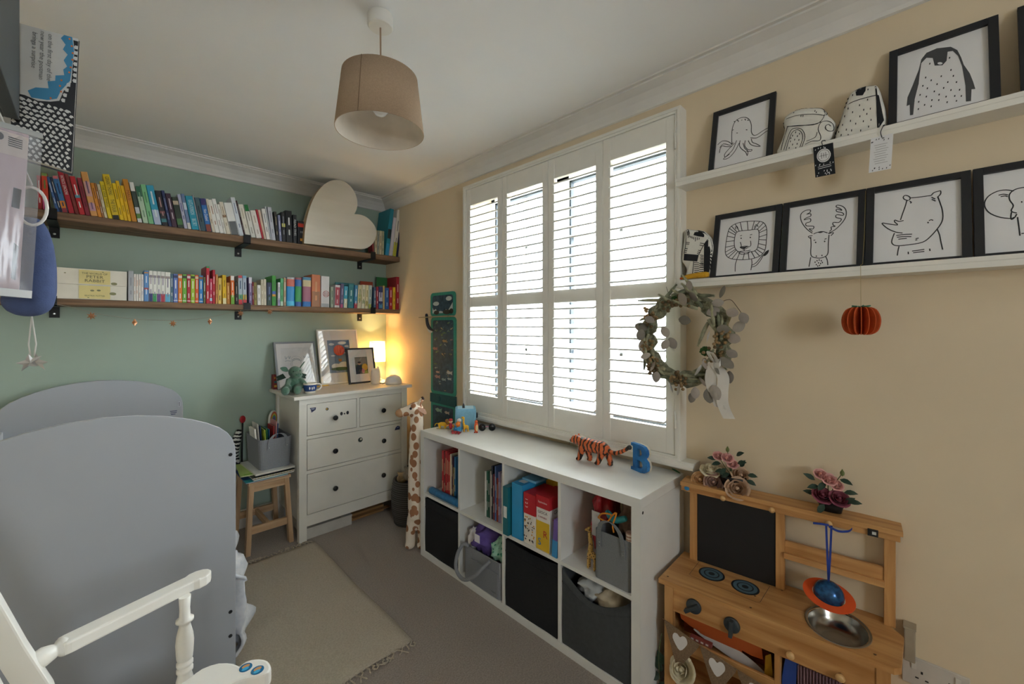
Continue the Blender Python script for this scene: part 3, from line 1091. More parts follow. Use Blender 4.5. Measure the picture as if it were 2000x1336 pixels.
ro = rg.build('woven_field', rugm, RUG)
sd_ = ro.modifiers.new('thickness', 'SOLIDIFY')
sd_.thickness = 0.0065
sd_.offset = -1
rnd = random.Random(3)
for (y, sgn) in ((ry0, -1), (ry1, 1)):
    for i in range(26):
        x = rx0 + 0.02 + (rx1 - rx0 - 0.03) * i / 25 + (0.005 if sgn > 0 else -0.004)
        q = [(x, y, 0.006), (x + rnd.uniform(-0.008, 0.008), y + sgn * 0.014, 0.008)]
        a = rnd.uniform(-1, 1)
        loop = rnd.random() < 0.4
        if loop:
            for k in range(8):
                an = PI * (0.5 + 2 * k / 8) * 1
                q.append((q[1][0] + a * 0.004 + 0.011 * math.cos(an), q[1][1] + sgn * (0.010 - 0.010 * math.sin(an)), 0.007 + 0.002 * (k % 2)))
        else:
            q.append((x + a * 0.018, y + sgn * 0.028, 0.005))
            q.append((x + a * 0.032, y + sgn * (0.040 + rnd.uniform(-0.01, 0.01)), 0.004))
        MB().tube(smoothline(q, 2), 0.0030, 5).build('fringe_strand', rugm, RUG)

# ================================================================ ceiling pendant
PL = PZ(743, 30, ZC)
pl = thing('pendant_lamp', 'hanging lamp with a tapered oatmeal drum shade', 'lamp', (PL.x, PL.y, 2.10))
MB().lathe([(0.040, 2.475), (0.044, 2.480), (0.044, 2.516), (0.042, ZC)], 32, (PL.x, PL.y, 0)).build('ceiling_rose', WHITE, pl)
MB().tube([(PL.x, PL.y, 2.476), (PL.x + 0.001, PL.y, 2.35), (PL.x, PL.y, 2.255)], 0.0030, 8).build('flex', mat('brown_flex', '#a98f78', 0.7), pl)
felt = mat('oatmeal_felt', '#b39a80', 0.95, var=0.06, vscale=240, bump=0.2, bscale=700)
inner = mat('shade_lining', '#e3d8ca', 0.8)
sh = MB()
n = 56
zb, zt, rb, rt = 2.103, 2.298, 0.152, 0.129
for (r0_, r1_, mi) in ((rb, rt, 0), (rb - 0.0025, rt - 0.0025, 1)):
    sh.lathe([(r0_, zb), (r1_, zt)], n, (PL.x, PL.y, 0), mi=mi)
    for _ in range(2):
        sh.f.pop(); sh.m.pop(); sh.s.pop()
b0 = len(sh.v) - 4 * n
for j in range(n):
    j2 = (j + 1) % n
    sh.f += [(b0 + j, b0 + j2, b0 + 2 * n + j2, b0 + 2 * n + j), (b0 + n + j, b0 + n + j2, b0 + 3 * n + j2, b0 + 3 * n + j)]
    sh.m += [0, 0]
    sh.s += [False, False]
shade = sh.build('lamp_shade', [felt, inner], pl)
# seam of the shade on the side towards the cot
sp = []
dirc = Vector((0 - PL.x, 0 - PL.y, 0)).normalized()
ang = math.atan2(dirc.y, dirc.x) - R(27)
for k in range(6):
    a = k / 5
    r_ = rb + (rt - rb) * a + 0.0008
    sp.append((PL.x + r_ * math.cos(ang), PL.y + r_ * math.sin(ang), zb + (zt - zb) * a))
MB().tube(sp, 0.0013, 5).build('seam', mat('seam_brown', '#8a725b', 0.9), shade)
MB().lathe([(0.012, 2.275), (0.016, 2.27), (0.019, 2.245), (0.019, 2.225), (0.014, 2.22)], 16, (PL.x, PL.y, 0)).build('lamp_holder', WHITE, pl)
MB().lathe([(0.013, 2.230), (0.014, 2.226), (0.024, 2.213), (0.030, 2.196), (0.028, 2.178), (0.018, 2.166), (0.0, 2.161)], 20, (PL.x, PL.y, 0)).build('bulb', mat('opal_bulb', '#f4f4f2', 0.25), pl)
for k in range(3):
    a = R(20 + 120 * k)
    MB().tube([(PL.x + 0.018 * math.cos(a), PL.y + 0.018 * math.sin(a), 2.23), (PL.x + (rt - 0.003) * math.cos(a), PL.y + (rt - 0.003) * math.sin(a), 2.292)], 0.0016, 6).build('spoke', WHITE, pl)

# ================================================================ books
page_m = mat('book_pages', '#e6dfce', 0.9, var=0.06, vscale=90)


def ordinal(n):
    return '%d%s' % (n, 'th' if 10 <= n % 100 <= 20 else {1: 'st', 2: 'nd', 3: 'rd'}.get(n % 10, 'th'))


def book(label, wid, h, depth, col, loc, lean=0.0, bands=(), title=None, tcol='#f2f0ea', rz=0.0, tsize=None, marks=True, rounded=False, group=None, cat='book', name='book'):
    """Upright book: cover (back, spine, front), page block, printed bands and spine lettering. Local x = thickness, y = depth (spine at 0), z = height."""
    t = thing(name, label, cat, loc, group, rot=(0, lean, rz))
    c = 0.0016 if wid > 0.012 else 0.001
    m = MB()
    if rounded:
        n = 8
        bul = 0.010
        out = [(wid / 2 - wid / 2 * math.cos(PI * i / n), -bul * math.sin(PI * i / n)) for i in range(n + 1)]
        poly = out + [(wid, depth), (wid - c, depth), (wid - c, 0.002), (c, 0.002), (c, depth), (0, depth)]
    else:
        bul = 0.0
        e = min(0.0022, wid * 0.25)
        poly = [(0, depth), (0, e), (e * 0.4, e * 0.35), (e, 0), (wid - e, 0), (wid - e * 0.4, e * 0.35), (wid, e), (wid, depth), (wid - c, depth), (wid - c, c + e * 0.2), (c, c + e * 0.2), (c, depth)]
    m.prism(poly, lambda p: (p[0], p[1], 0), lambda p: (p[0], p[1], h))
    cov = m.build('cover', paint(col, 0.42), t, world=False)
    bx('pages', page_m, t, c, wid - c, c + 0.003, depth - 0.003, 0.002, h - 0.003, world=False)
    sp = -0.0003
    for (b0, b1, bc) in bands:
        if rounded:
            q = MB()
            vs, fs = [], []
            for z in (b0 * h, b1 * h):
                for i in range(n + 1):
                    vs.append((out[i][0], out[i][1] - 0.0006, z))
            for i in range(n):
                fs.append((i, i + 1, n + 2 + i, n + 1 + i))
            q.add(vs, fs, sm=True)
            q.build('spine_band', paint(bc, 0.42), cov, world=False)
        else:
            MB().box(wid * 0.06, wid * 0.94, sp - 0.0004, sp + 0.0008, b0 * h, b1 * h).build('spine_band', paint(bc, 0.42), cov, world=False)
    if title:
        parts = title if isinstance(title, (list, tuple)) else [(title, 0.5, 0.8)]
        for (txt, zc, frac) in parts:
            sz = tsize or wid * 0.80
            L = max(0.5, 0.62 * len(txt)) * sz
            sx = min(1.25, frac * h / L)
            lettering('title', txt, sz, paint(tcol, 0.5), cov, (wid / 2, sp - 0.0009 - bul, zc * h), (0, 0, -1), (1, 0, 0), sx=sx, world=False)
    elif marks and wid > 0.007:
        rr = random.Random(label)
        for (zc, L) in ((rr.uniform(0.62, 0.72), rr.uniform(0.22, 0.34)), (rr.uniform(0.22, 0.34), rr.uniform(0.10, 0.2))):
            MB().box(wid * 0.40, wid * 0.62, sp - 0.0007 - bul, sp + 0.0003 - bul, (zc - L / 2) * h, (zc + L / 2) * h).build('title_line', paint(tcol, 0.5), cov, world=False)
    return t


def book_row(rows, crop, shelf_word, zs, ysp, group, depth=0.13, first=None):
    """rows: bottom-left, bottom-right, top-left x and top y in a crop of the photograph; turned into real sizes on the shelf."""
    ox, oy, k = crop
    # books that lean together touch: their tilt may only open up from one to the next (pooled averages)
    pool, prev = [], None
    if first is not None:
        pool, prev = [[first, 4]], rows[0][0]
    for r in rows:
        b0 = PY(ox + r[0] / k, 500, ysp).x
        p_ = PY(ox + r[2] / k, oy + r[3] / k, ysp)
        lean = math.atan2(p_.x - b0, p_.z - zs)
        if prev is None or r[0] - prev > 20:
            pool.append('gap')
        pool.append([lean, 1])
        prev = r[1]
        while len(pool) > 1 and pool[-2] != 'gap' and pool[-2][0] > pool[-1][0]:
            a_, b_ = pool.pop(), pool.pop()
            pool.append([(a_[0] * a_[1] + b_[0] * b_[1]) / (a_[1] + b_[1]), a_[1] + b_[1]])
    leans = [q[0] for q in pool if q != 'gap' for _ in range(q[1])]
    leans = leans[4:] if first is not None else leans
    for r, lean in zip(rows, leans):
        bl, br, tl, ty, col, desc = r[:6]
        o = r[6] if len(r) > 6 else {}
        u0, u1, ut, vt = ox + bl / k, ox + br / k, ox + tl / k, oy + ty / k
        xb0, xb1 = PY(u0, 500, ysp).x, PY(u1, 500, ysp).x
        pt = PY(ut, vt, ysp)
        dx, dz = pt.x - xb0, pt.z - zs
        h = math.hypot(dx, dz)
        wid = max(0.004, (xb1 - xb0) * math.cos(lean) - 0.0006)
        LASTLEAN[0] = lean
        BOOKN[shelf_word] = BOOKN.get(shelf_word, 0) + 1
        n = BOOKN[shelf_word]
        lab = '%s, %s from left, %s plank shelf' % (desc, ordinal(n), shelf_word)
        dpt = o.pop('depth', min(depth, 0.66 * h))
        lift = max(0.0, -wid * math.sin(lean)) if lean < 0 else 0.0
        lift = abs(math.sin(lean)) * wid if lean > 0 else 0.0
        book(lab, wid, h, dpt, col, (xb0, ysp + o.pop('set', 0.0), zs + 0.0006 + lift), lean, group=group, **o)


BOOKN = {}
LASTLEAN = [0.0]
U = (70.0, 310.0, 5.5556)
upper = [
    (25, 72, 8, 180, '#b3202b', 'red book half behind the clear bag'),
    (76, 145, 54, 150, '#d8452f', 'orange-red book with pink foot and green head', dict(bands=[(0, .30, '#c94f93'), (.92, 1, '#8fae5f')], tcol='#7fa04a')),
    (218, 256, 120, 195, '#3c639f', 'slim blue paperback leaning left', dict(tcol='#c7d6ea')),
    (256, 286, 150, 200, '#24345f', 'slim navy paperback leaning left'),
    (288, 352, 175, 186, '#3f78b8', 'blue paperback with pink head and orange foot', dict(bands=[(0, .12, '#a43b46'), (.12, .32, '#e08a30'), (.92, 1, '#d97a84')], tcol='#1e3864')),
    (360, 424, 218, 126, '#b51f33', 'tall red paperback with white author lettering', dict(title=[('PATRICK LENCIONI', .66, .5)])),
    (426, 474, 300, 146, '#7c2a26', 'dark brick-red book without clear lettering', dict(tcol='#93403a')),
    (476, 540, 360, 190, '#c0202c', 'bright red book with white lettering and a blue emblem', dict(bands=[(.44, .52, '#4e9bb5')], tcol='#f6eeee')),
    (542, 595, 446, 206, '#8b2334', 'crimson patterned book', dict(tcol='#5c141f')),
    (600, 676, 478, 140, '#e2a55f', 'tall peach and lilac book', dict(bands=[(.45, .78, '#d8a6a2'), (.12, .3, '#cf9fb4')], tcol='#7a5f86')),
    (678, 720, 590, 262, '#dd9232', 'slim orange book right of the peach one', dict(tcol='#6e3d18')),
    (720, 746, 628, 264, '#a8703f', 'narrow tan-brown book'),
    (748, 782, 666, 278, '#ded3b4', 'narrow cream book', dict(tcol='#8a7a55')),
    (786, 832, 690, 245, '#e4cb1e', 'yellow book with black title', dict(title=[('THE ONE THING', .6, .66)], tcol='#17170f')),
    (836, 914, 714, 166, '#e8c81f', 'tall yellow cycling book with black lettering and black corner', dict(title=[('GERAINT THOMAS', .74, .42), ('THE TOUR', .30, .3)], tcol='#1c1a10', bands=[(0, .09, '#1e1d1a')])),
    (916, 960, 826, 265, '#ecc50f', 'plain yellow book with plait of grey lettering', dict(tcol='#8d7416')),
    (961, 1001, 876, 240, '#eec012', 'plain yellow book with small dark foot mark', dict(tcol='#9b7c14')),
    (1002, 1040, 935, 292, '#e7b510', 'short plain yellow book', dict(tcol='#8d6a14')),
    (1042, 1102, 942, 220, '#c9851c', 'ochre orange book with brown lettering', dict(title=[('MAUS', .62, .3)], tcol='#7a3a14')),
    (1106, 1160, 1028, 256, '#2f3f35', 'dark green book with white head and hill picture', dict(bands=[(.78, 1, '#e4e4e0'), (.1, .22, '#5c8a3c'), (.22, .38, '#c9ccd0'), (0, .1, '#e9e9e6')], marks=False)),
    (1166, 1226, 1106, 300, '#b9d2b6', 'pale green book with dark green head', dict(bands=[(.72, 1, '#23664a')], tcol='#7da07f')),
    (1228, 1286, 1142, 280, '#7fc08a', 'light green book', dict(tcol='#4f8a5e')),
    (1288, 1370, 1208, 288, '#2f9ec2', 'wide turquoise book with pale lilac foot', dict(bands=[(0, .38, '#b9c3dd')], tcol='#e7f3f6')),
    (1372, 1440, 1305, 346, '#221f24', 'black book with floral print', dict(bands=[(.1, .2, '#3f7d85'), (.35, .42, '#7d4a4a')], tcol='#b98e88')),
    (1442, 1480, 1370, 346, '#1d2a55', 'narrow navy hardback', dict(tcol='#7f8bb6')),
    (1482, 1540, 1415, 376, '#45283a', 'dark plum book', dict(tcol='#d8c8cf')),
    (1542, 1610, 1470, 416, '#2b3a2c', 'black and leaf-green book with pale flower', dict(bands=[(.75, .88, '#c5b49c'), (.1, .3, '#4d7d4a')], marks=False)),
    (1612, 1650, 1522, 386, '#b9bbd3', 'lavender white book', dict(tcol='#4a4f86')),
    (1652, 1692, 1556, 380, '#6c84ab', 'grey-blue collage book', dict(bands=[(.55, .75, '#c5d3e2'), (0, .18, '#dcdad2')], marks=False)),
    (1696, 1776, 1606, 402, '#1f98b5', 'turquoise novel with pale lettering', dict(title=[('KATE ATKINSON', .66, .46), ('BIG SKY', .22, .26)], tcol='#d4eef2')),
    (1778, 1790, 1670, 392, '#b7aeb4', 'thin grey-pink booklet', dict(marks=False)),
    (1792, 1850, 1702, 420, '#3f5c68', 'dark slate-teal book', dict(tcol='#22343c')),
    (1852, 1912, 1752, 430, '#2f74c0', 'blue travel guide with purple head and red foot', dict(bands=[(.80, 1, '#3a2f6e'), (0, .22, '#8a4234')], title=[('New Zealand', .5, .44)], tcol='#f4f6fa')),
    (1916, 1948, 1820, 436, '#e2d6c2', 'cream paperback', dict(tcol='#8d7c66')),
]
book_row(upper, U, 'upper', 2.004, 3.180, 'books on the upper plank shelf')
U2 = (400.0, 330.0, 5.0)
upper2 = [
    (106, 150, 26, 302, '#ecebe6', 'white paperback with grey capitals', dict(tcol='#b08d7c')),
    (151, 190, 62, 292, '#f0efec', 'tall white paperback', dict(tcol='#b7a9a4')),
    (191, 215, 118, 346, '#eeece6', 'narrow short white book', dict(tcol='#b3a7a0')),
    (216, 256, 130, 322, '#e6dfcf', 'ivory paperback with small brown emblem', dict(bands=[(.52, .60, '#8a6a4c')], tcol='#b19f88')),
    (260, 340, 175, 330, '#f1f1ef', 'broad white book with grey photograph at its foot', dict(bands=[(0, .42, '#6e7274')], marks=False)),
    (341, 385, 226, 278, '#dfe6ee', 'very tall pale blue-white book', dict(tcol='#8e9cb8')),
    (386, 401, 286, 310, '#45272a', 'maroon-black book', dict(tcol='#b9aeb0')),
    (402, 450, 336, 346, '#e9e6da', 'off-white book with faint lettering', dict(tcol='#c9c2b0')),
    (455, 500, 370, 350, '#e8e6df', 'white book with a green head', dict(bands=[(.80, 1, '#1f7d3e')], tcol='#b0aca0')),
    (506, 560, 440, 406, '#efeae4', 'white book with red cover edges', dict(bands=[(0, 1, '#efeae4')], tcol='#c4b8b0')),
    (561, 580, 500, 396, '#c33242', 'thin red book between white ones', dict(marks=False)),
    (581, 604, 516, 402, '#e2c8b4', 'thin beige-pink book', dict(marks=False)),
    (605, 641, 553, 388, '#f0efeb', 'white book beside thin grey ones', dict(tcol='#9aa0a8')),
    (642, 655, 586, 366, '#c5cad0', 'thin silver-grey book', dict(marks=False)),
    (656, 696, 611, 372, '#c6c9d4', 'lavender-grey hardback', dict(tcol='#8e93a4')),
    (700, 727, 674, 416, '#2d2a26', 'narrow black book with cream edge', dict(tcol='#b9ad8f')),
    (730, 755, 712, 450, '#8b90b4', 'small lavender book', dict(tcol='#dfe0ea')),
    (757, 795, 745, 420, '#24252b', 'black book with pale yellow label', dict(bands=[(.50, .62, '#c9c46a')], tcol='#8b8c92')),
    (797, 861, 785, 404, '#141519', 'thick glossy black book with white script', dict(tcol='#d3d4d8')),
    (865, 902, 860, 446, '#26272c', 'black book with white capitals', dict(title=[('READ THIS', .55, .66)], tcol='#d8d8d8')),
    (909, 972, 906, 506, '#2b2c33', 'small black book with red disc and large numerals', dict(bands=[(.74, .90, '#d8412f')], marks=False)),
    (976, 1008, 980, 500, '#dccfa8', 'cream book half behind the wooden heart', dict(tcol='#8a7a55')),
    (1640, 1656, 1632, 690, '#8e2f35', 'small red book right of the wooden heart', dict(marks=False)),
    (1660, 1682, 1664, 598, '#c9bd9c', 'small tan book, first of a faded set', dict(tcol='#7d7258')),
    (1683, 1704, 1687, 600, '#9fa59b', 'small grey book, second of a faded set', dict(tcol='#6a6e62')),
    (1705, 1726, 1709, 603, '#cfc7a8', 'small tan book, third of a faded set', dict(tcol='#7d7258')),
    (1727, 1750, 1731, 606, '#a9a88c', 'small olive book, last of a faded set', dict(tcol='#6a6852')),
    (1760, 1796, 1828, 396, '#22889c', 'large teal picture book leaning right', dict(bands=[(.0, .25, '#2f97c4'), (.36, .56, '#1a2a2e')], marks=False, depth=0.20)),
    (1800, 1830, 1856, 480, '#cfc9d4', 'pale lilac picture book', dict(marks=False, depth=0.19)),
    (1832, 1868, 1880, 400, '#ddd7cf', 'tall white picture book with yellow-green foot', dict(bands=[(0, .30, '#b3b33a')], tcol='#8a8480', depth=0.19)),
    (1872, 1888, 1900, 430, '#1f2048', 'thin navy picture book against the cream wall', dict(marks=False, depth=0.19)),
]
book_row(upper2, U2, 'upper', 2.004, 3.180, 'books on the upper plank shelf', first=LASTLEAN[0])
# "100" on the small black book
for o_ in COL.objects:
    if o_.get('label', '').startswith('small black book with red disc'):
        hh = 0.16
        lettering('title', '100', 0.020, paint('#d9dadd'), o_.children[0], (0.029, -0.0012, 0.085), (1, 0, 0), (0, 0, 1), world=False)
        MB().box(0.016, 0.04, -0.0012, 0.0, 0.022, 0.040).build('spine_emblem', paint('#d79a3a'), o_.children[0], world=False)

Lc = (80.0, 490.0, 5.5556)
lower = [
    (946, 1005, 946, 216, '#b9bcc0', 'silver-grey slipcase book', dict(tcol='#9598a0')),
    (1006, 1031, 1006, 252, '#ece8e2', 'thin white booklet, first of four', dict(tcol='#c39a86')),
    (1032, 1058, 1032, 253, '#eae6df', 'thin white booklet, second of four', dict(tcol='#c39a86')),
    (1059, 1085, 1059, 254, '#ece8e2', 'thin white booklet, third of four', dict(tcol='#c39a86')),
    (1086, 1115, 1086, 255, '#eeebe6', 'thin white booklet, last of four', dict(tcol='#b7b2c0')),
    (1118, 1170, 1118, 213, '#5e93cf', 'mid-blue book with orange dots', dict(bands=[(.91, .95, '#d8913a'), (.38, .44, '#b04a42')], tcol='#e3edf7')),
]
for (a, b, ty, c, w_) in ((1172, 1214, 215, '#27306e', 'navy'), (1215, 1257, 219, '#2f9a57', 'green'), (1258, 1301, 222, '#6a3a86', 'purple'), (1302, 1347, 226, '#b52d48', 'red'), (1348, 1405, 231, '#5fb1d6', 'light blue')):
    lower.append((a, b, a, ty, '#efefe8', 'white series book with %s foot' % w_, dict(bands=[(0, .26, c), (.78, .86, '#a89b98')], tcol='#8e8aa0')))
lower += [
    (1406, 1435, 1406, 250, '#56798c', 'narrow slate-blue book'),
    (1437, 1487, 1437, 250, '#6d84c8', 'periwinkle blue series book with white foot line', dict(bands=[(.05, .08, '#dfe3ee'), (.86, .95, '#3b4264')])),
    (1488, 1534, 1488, 252, '#e8842a', 'orange series book left of a green one', dict(bands=[(.05, .08, '#f3e3cf'), (.86, .95, '#f2e6dc')])),
    (1535, 1583, 1535, 254, '#6fb23f', 'green series book', dict(bands=[(.05, .08, '#e6eedb'), (.86, .95, '#3b3a2e')])),
    (1584, 1625, 1584, 256, '#b5223a', 'dark red series book', dict(bands=[(.05, .08, '#eedadd'), (.86, .95, '#e2cfd0')])),
    (1626, 1671, 1626, 258, '#a7cc3a', 'lime green series book', dict(bands=[(.05, .08, '#eef3d8'), (.86, .95, '#3a4a2a')])),
    (1672, 1712, 1672, 262, '#e4632f', 'vermilion series book', dict(bands=[(.05, .08, '#f3ddd2'), (.86, .95, '#e9c9a8')])),
    (1713, 1761, 1713, 266, '#2b7fc4', 'bright blue series book ending the coloured set', dict(bands=[(.05, .08, '#d9e6f2'), (.86, .95, '#8a5a3a')])),
    (1763, 1789, 1763, 286, '#6f6a3c', 'thin olive book'),
    (1791, 1830, 1793, 168, '#c01f35', 'tallest red book with a green top corner', dict(bands=[(.955, 1, '#2f9a5a')], depth=0.17)),
    (1831, 1861, 1831, 300, '#c4385a', 'short red book with pale blue figure', dict(bands=[(.1, .22, '#b9d0e4')], tcol='#f6e9ec')),
    (1862, 1892, 1862, 206, '#bb1d33', 'tall slim red book', dict(tcol='#f2dfe2', depth=0.16)),
    (1895, 1920, 1897, 255, '#d99a5a', 'narrow tan-orange book', dict(tcol='#7a4a24')),
    (1922, 1960, 1924, 294, '#e8c566', 'short straw-yellow book', dict(tcol='#3b2f18')),
]
book_row(lower, Lc, 'lower', 1.556, 3.180, 'books on the lower plank shelf')
L2 = (400.0, 500.0, 5.0)
lower2 = [
    (175, 214, 176, 186, '#e6be1e', 'bright yellow book with cream foot', dict(bands=[(0, .2, '#e8dfae')], tcol='#9a7a16', depth=0.15)),
    (216, 248, 218, 260, '#b8792f', 'short brown patterned book', dict(tcol='#e8c88a')),
    (254, 293, 256, 194, '#e8722c', 'orange book with white head and green foot', dict(bands=[(.84, 1, '#ece8e2'), (0, .32, '#6fae3f')], tcol='#f6e7d8')),
    (297, 328, 299, 254, '#242320', 'short black book', dict(tcol='#a9a49a')),
    (330, 371, 332, 190, '#aebbc6', 'grey series book with red head and green middle', dict(bands=[(.91, 1, '#c74a52'), (.17, .34, '#62a86a'), (0, .17, '#cf3b44')], tcol='#2c4a6a')),
    (373, 412, 375, 192, '#b9c5d2', 'grey series book with yellow and red foot', dict(bands=[(.91, 1, '#7fb0cc'), (.17, .34, '#d9bb3a'), (0, .17, '#cf3b44')], tcol='#2c4a6a')),
    (432, 466, 420, 208, '#77668e', 'purple book with white head', dict(bands=[(.78, 1, '#dcd8e0')], tcol='#c6bdd2')),
    (467, 481, 456, 252, '#8e2f3a', 'thin dark red book'),
    (482, 510, 473, 256, '#938548', 'olive gold book', dict(tcol='#4c4422')),
    (514, 549, 511, 284, '#e3e2dc', 'short white book', dict(tcol='#a5a49c')),
    (551, 577, 541, 230, '#d5cdb6', 'cream cloth book, left of a pair', dict(tcol='#a69d84')),
    (578, 604, 568, 226, '#dcd5c0', 'cream cloth book, right of a pair', dict(tcol='#a69d84')),
    (606, 654, 608, 258, '#2a3550', 'navy book with dark green foot', dict(bands=[(0, .42, '#2c463c')], tcol='#6f86b0')),
    (656, 695, 660, 192, '#3f9a3a', 'tall bright green book', dict(bands=[(.38, .48, '#3a62b8'), (.30, .38, '#d99a2e')], tcol='#2a6a2a', depth=0.17)),
    (713, 737, 713, 258, '#d9d6dc', 'white book with lilac foot', dict(bands=[(0, .25, '#a99cc6')], tcol='#5b5f70')),
    (738, 768, 738, 218, '#57ae74', 'mint green book', dict(bands=[(0, .16, '#b9d8c4')], tcol='#2a6a44')),
    (770, 794, 771, 212, '#b59a76', 'tan-brown book beside the thick hardbacks'),
    (797, 877, 797, 206, '#2a8fd0', 'thick hardback with salmon head and light blue foot', dict(bands=[(.93, 1, '#b9bcc0'), (.68, .93, '#d9705c'), (0, .17, '#4fc0e6')], rounded=True, marks=False)),
    (880, 944, 880, 212, '#2f6ab2', 'thick blue hardback with green middle', dict(bands=[(.93, 1, '#9a5a60'), (.16, .70, '#3fa35c'), (0, .16, '#2a5a9e')], rounded=True, marks=False)),
    (953, 1037, 955, 206, '#a86a80', 'thick hardback with cream head and mauve middle', dict(bands=[(.90, 1, '#5f9cc0'), (.68, .90, '#dccfa6'), (0, .17, '#2f78c2')], rounded=True, marks=False)),
    (1043, 1128, 1045, 180, '#d57a48', 'thick orange hardback with brown foot', dict(bands=[(0, .48, '#a8744e')], tcol='#e0a070', tsize=.02, depth=0.17)),
    (1136, 1216, 1138, 196, '#e6e6ea', 'thick white hardback with a round emblem', dict(bands=[(0, .12, '#a9adb4')], tcol='#d3aeb0', depth=0.17, marks=False)),
    (1228, 1258, 1228, 302, '#9fae9c', 'small grey-green book', dict(tcol='#5c6a5a')),
    (1266, 1316, 1276, 284, '#e3dcdf', 'white book with red spine panel', dict(bands=[(.1, .9, '#b54458')], tcol='#e8c9d0')),
    (1320, 1352, 1330, 272, '#6d6488', 'purple-grey book with pink foot', dict(bands=[(0, .15, '#c05a86')], tcol='#b9b0cc')),
    (1354, 1392, 1362, 296, '#3fa9c8', 'cyan book with cream foot', dict(bands=[(0, .42, '#ddd8b4')], tcol='#e6f1f2')),
    (1397, 1450, 1410, 280, '#2f8a96', 'teal book in front of a larger one', dict(tcol='#bfe0e0', bands=[(.1, .9, '#2a7f8c')])),
    (1456, 1488, 1466, 286, '#3f8fc0', 'blue book with red foot', dict(bands=[(0, .22, '#b53a4a')], tcol='#dcebf5')),
    (1490, 1528, 1504, 284, '#dcd3b2', 'cream book, first of a faded storybook set', dict(bands=[(.3, .6, '#c9c48a')], tcol='#8a9a72')),
    (1530, 1562, 1540, 282, '#e6e0c8', 'cream book, second of a faded storybook set', dict(bands=[(.2, .34, '#b5bf9a')], tcol='#8a9a72')),
    (1564, 1594, 1570, 284, '#e8dfb8', 'pale yellow book, third of a faded storybook set', dict(bands=[(.1, .3, '#cfc27a')], tcol='#9a8f5a')),
    (1596, 1626, 1600, 286, '#c9d6d4', 'pale blue book, last of a faded storybook set', dict(bands=[(.0, .2, '#b9c66a')], tcol='#6a8a9a')),
    (1650, 1672, 1654, 304, '#4a6a8a', 'slate blue slim book', dict(tcol='#c9d2dc')),
    (1674, 1696, 1678, 302, '#a83242', 'slim red book near the right bracket', dict(tcol='#e8d2d4')),
    (1698, 1738, 1706, 300, '#2f3f76', 'navy and white striped book', dict(bands=[(.35, .75, '#c9cfe0'), (.05, .25, '#4a8fc0')], tcol='#27306e')),
    (1740, 1758, 1738, 290, '#c9b27a', 'slim sand-coloured book', dict(marks=False)),
    (1760, 1798, 1758, 310, '#2c66ae', 'royal blue book near the right end', dict(tcol='#9fbce0')),
    (1800, 1834, 1800, 302, '#b02034', 'red book left of a yellow one', dict(tcol='#f0d0d4')),
    (1836, 1862, 1832, 304, '#e2c02c', 'slim yellow book near the right end', dict(tcol='#8a7414')),
    (1868, 1898, 1872, 204, '#a81f30', 'tall red book close to the cream wall', dict(tcol='#e8c9cc', depth=0.17)),
    (1900, 1912, 1902, 148, '#22384a', 'tallest thin navy book close to the cream wall', dict(marks=False, depth=0.19)),
    (1914, 1926, 1916, 236, '#7c1f2c', 'thin maroon book against the cream wall', dict(marks=False)),
]
book_row(lower2, L2, 'lower', 1.556, 3.180, 'books on the lower plank shelf')
for o_ in COL.objects:
    if o_.get('label', '').startswith('thick white hardback'):
        q = MB()
        q.ribbon(circle(0.035, 0.10, 0.022, 24), 0.003, lambda p: (p[0], -0.0011, p[1]), closed=True)
        for (a, b) in ((0.026, 0.107), (0.044, 0.107), (0.026, 0.092), (0.044, 0.092)):
            q.ribbon(circle(a, b, 0.006, 12), 0.0025, lambda p: (p[0], -0.0011, p[1]), closed=True)
        q.build('spine_emblem', paint('#b0414c'), o_.children[0], world=False)
    if o_.get('label', '').startswith('thick orange hardback'):
        pass
# larger picture books standing behind the row at the right end
for (u0, u1, v0, col, desc, dy) in ((655.5, 692, 551, '#2a7f8c', 'large teal picture book standing behind the lower shelf row', 0.085), (704, 728, 549, '#b5482e', 'large rust-red picture book behind the faded storybook set', 0.10),
                                    (736, 764, 541, '#2f7a46', 'large green picture book behind the books at the lower right end', 0.10)):
    y = 3.18 + 0.135 + dy * 0.2
    p, q = PY(u0, v0, y), PY(u1, v0, y)
    t_ = thing('picture_book', desc, 'book', (p.x, y, 1.5566), 'books on the lower plank shelf')
    bx('cover', paint(col, 0.4), t_, p.x, q.x, y, y + 0.003, 1.5566, p.z)
    bx('pages', page_m, t_, p.x + 0.002, q.x - 0.002, y + 0.003, y + 0.009, 1.559, p.z - 0.003)
    bx('cover', paint(col, 0.4), t_, p.x, q.x, y + 0.009, y + 0.012, 1.5566, p.z)

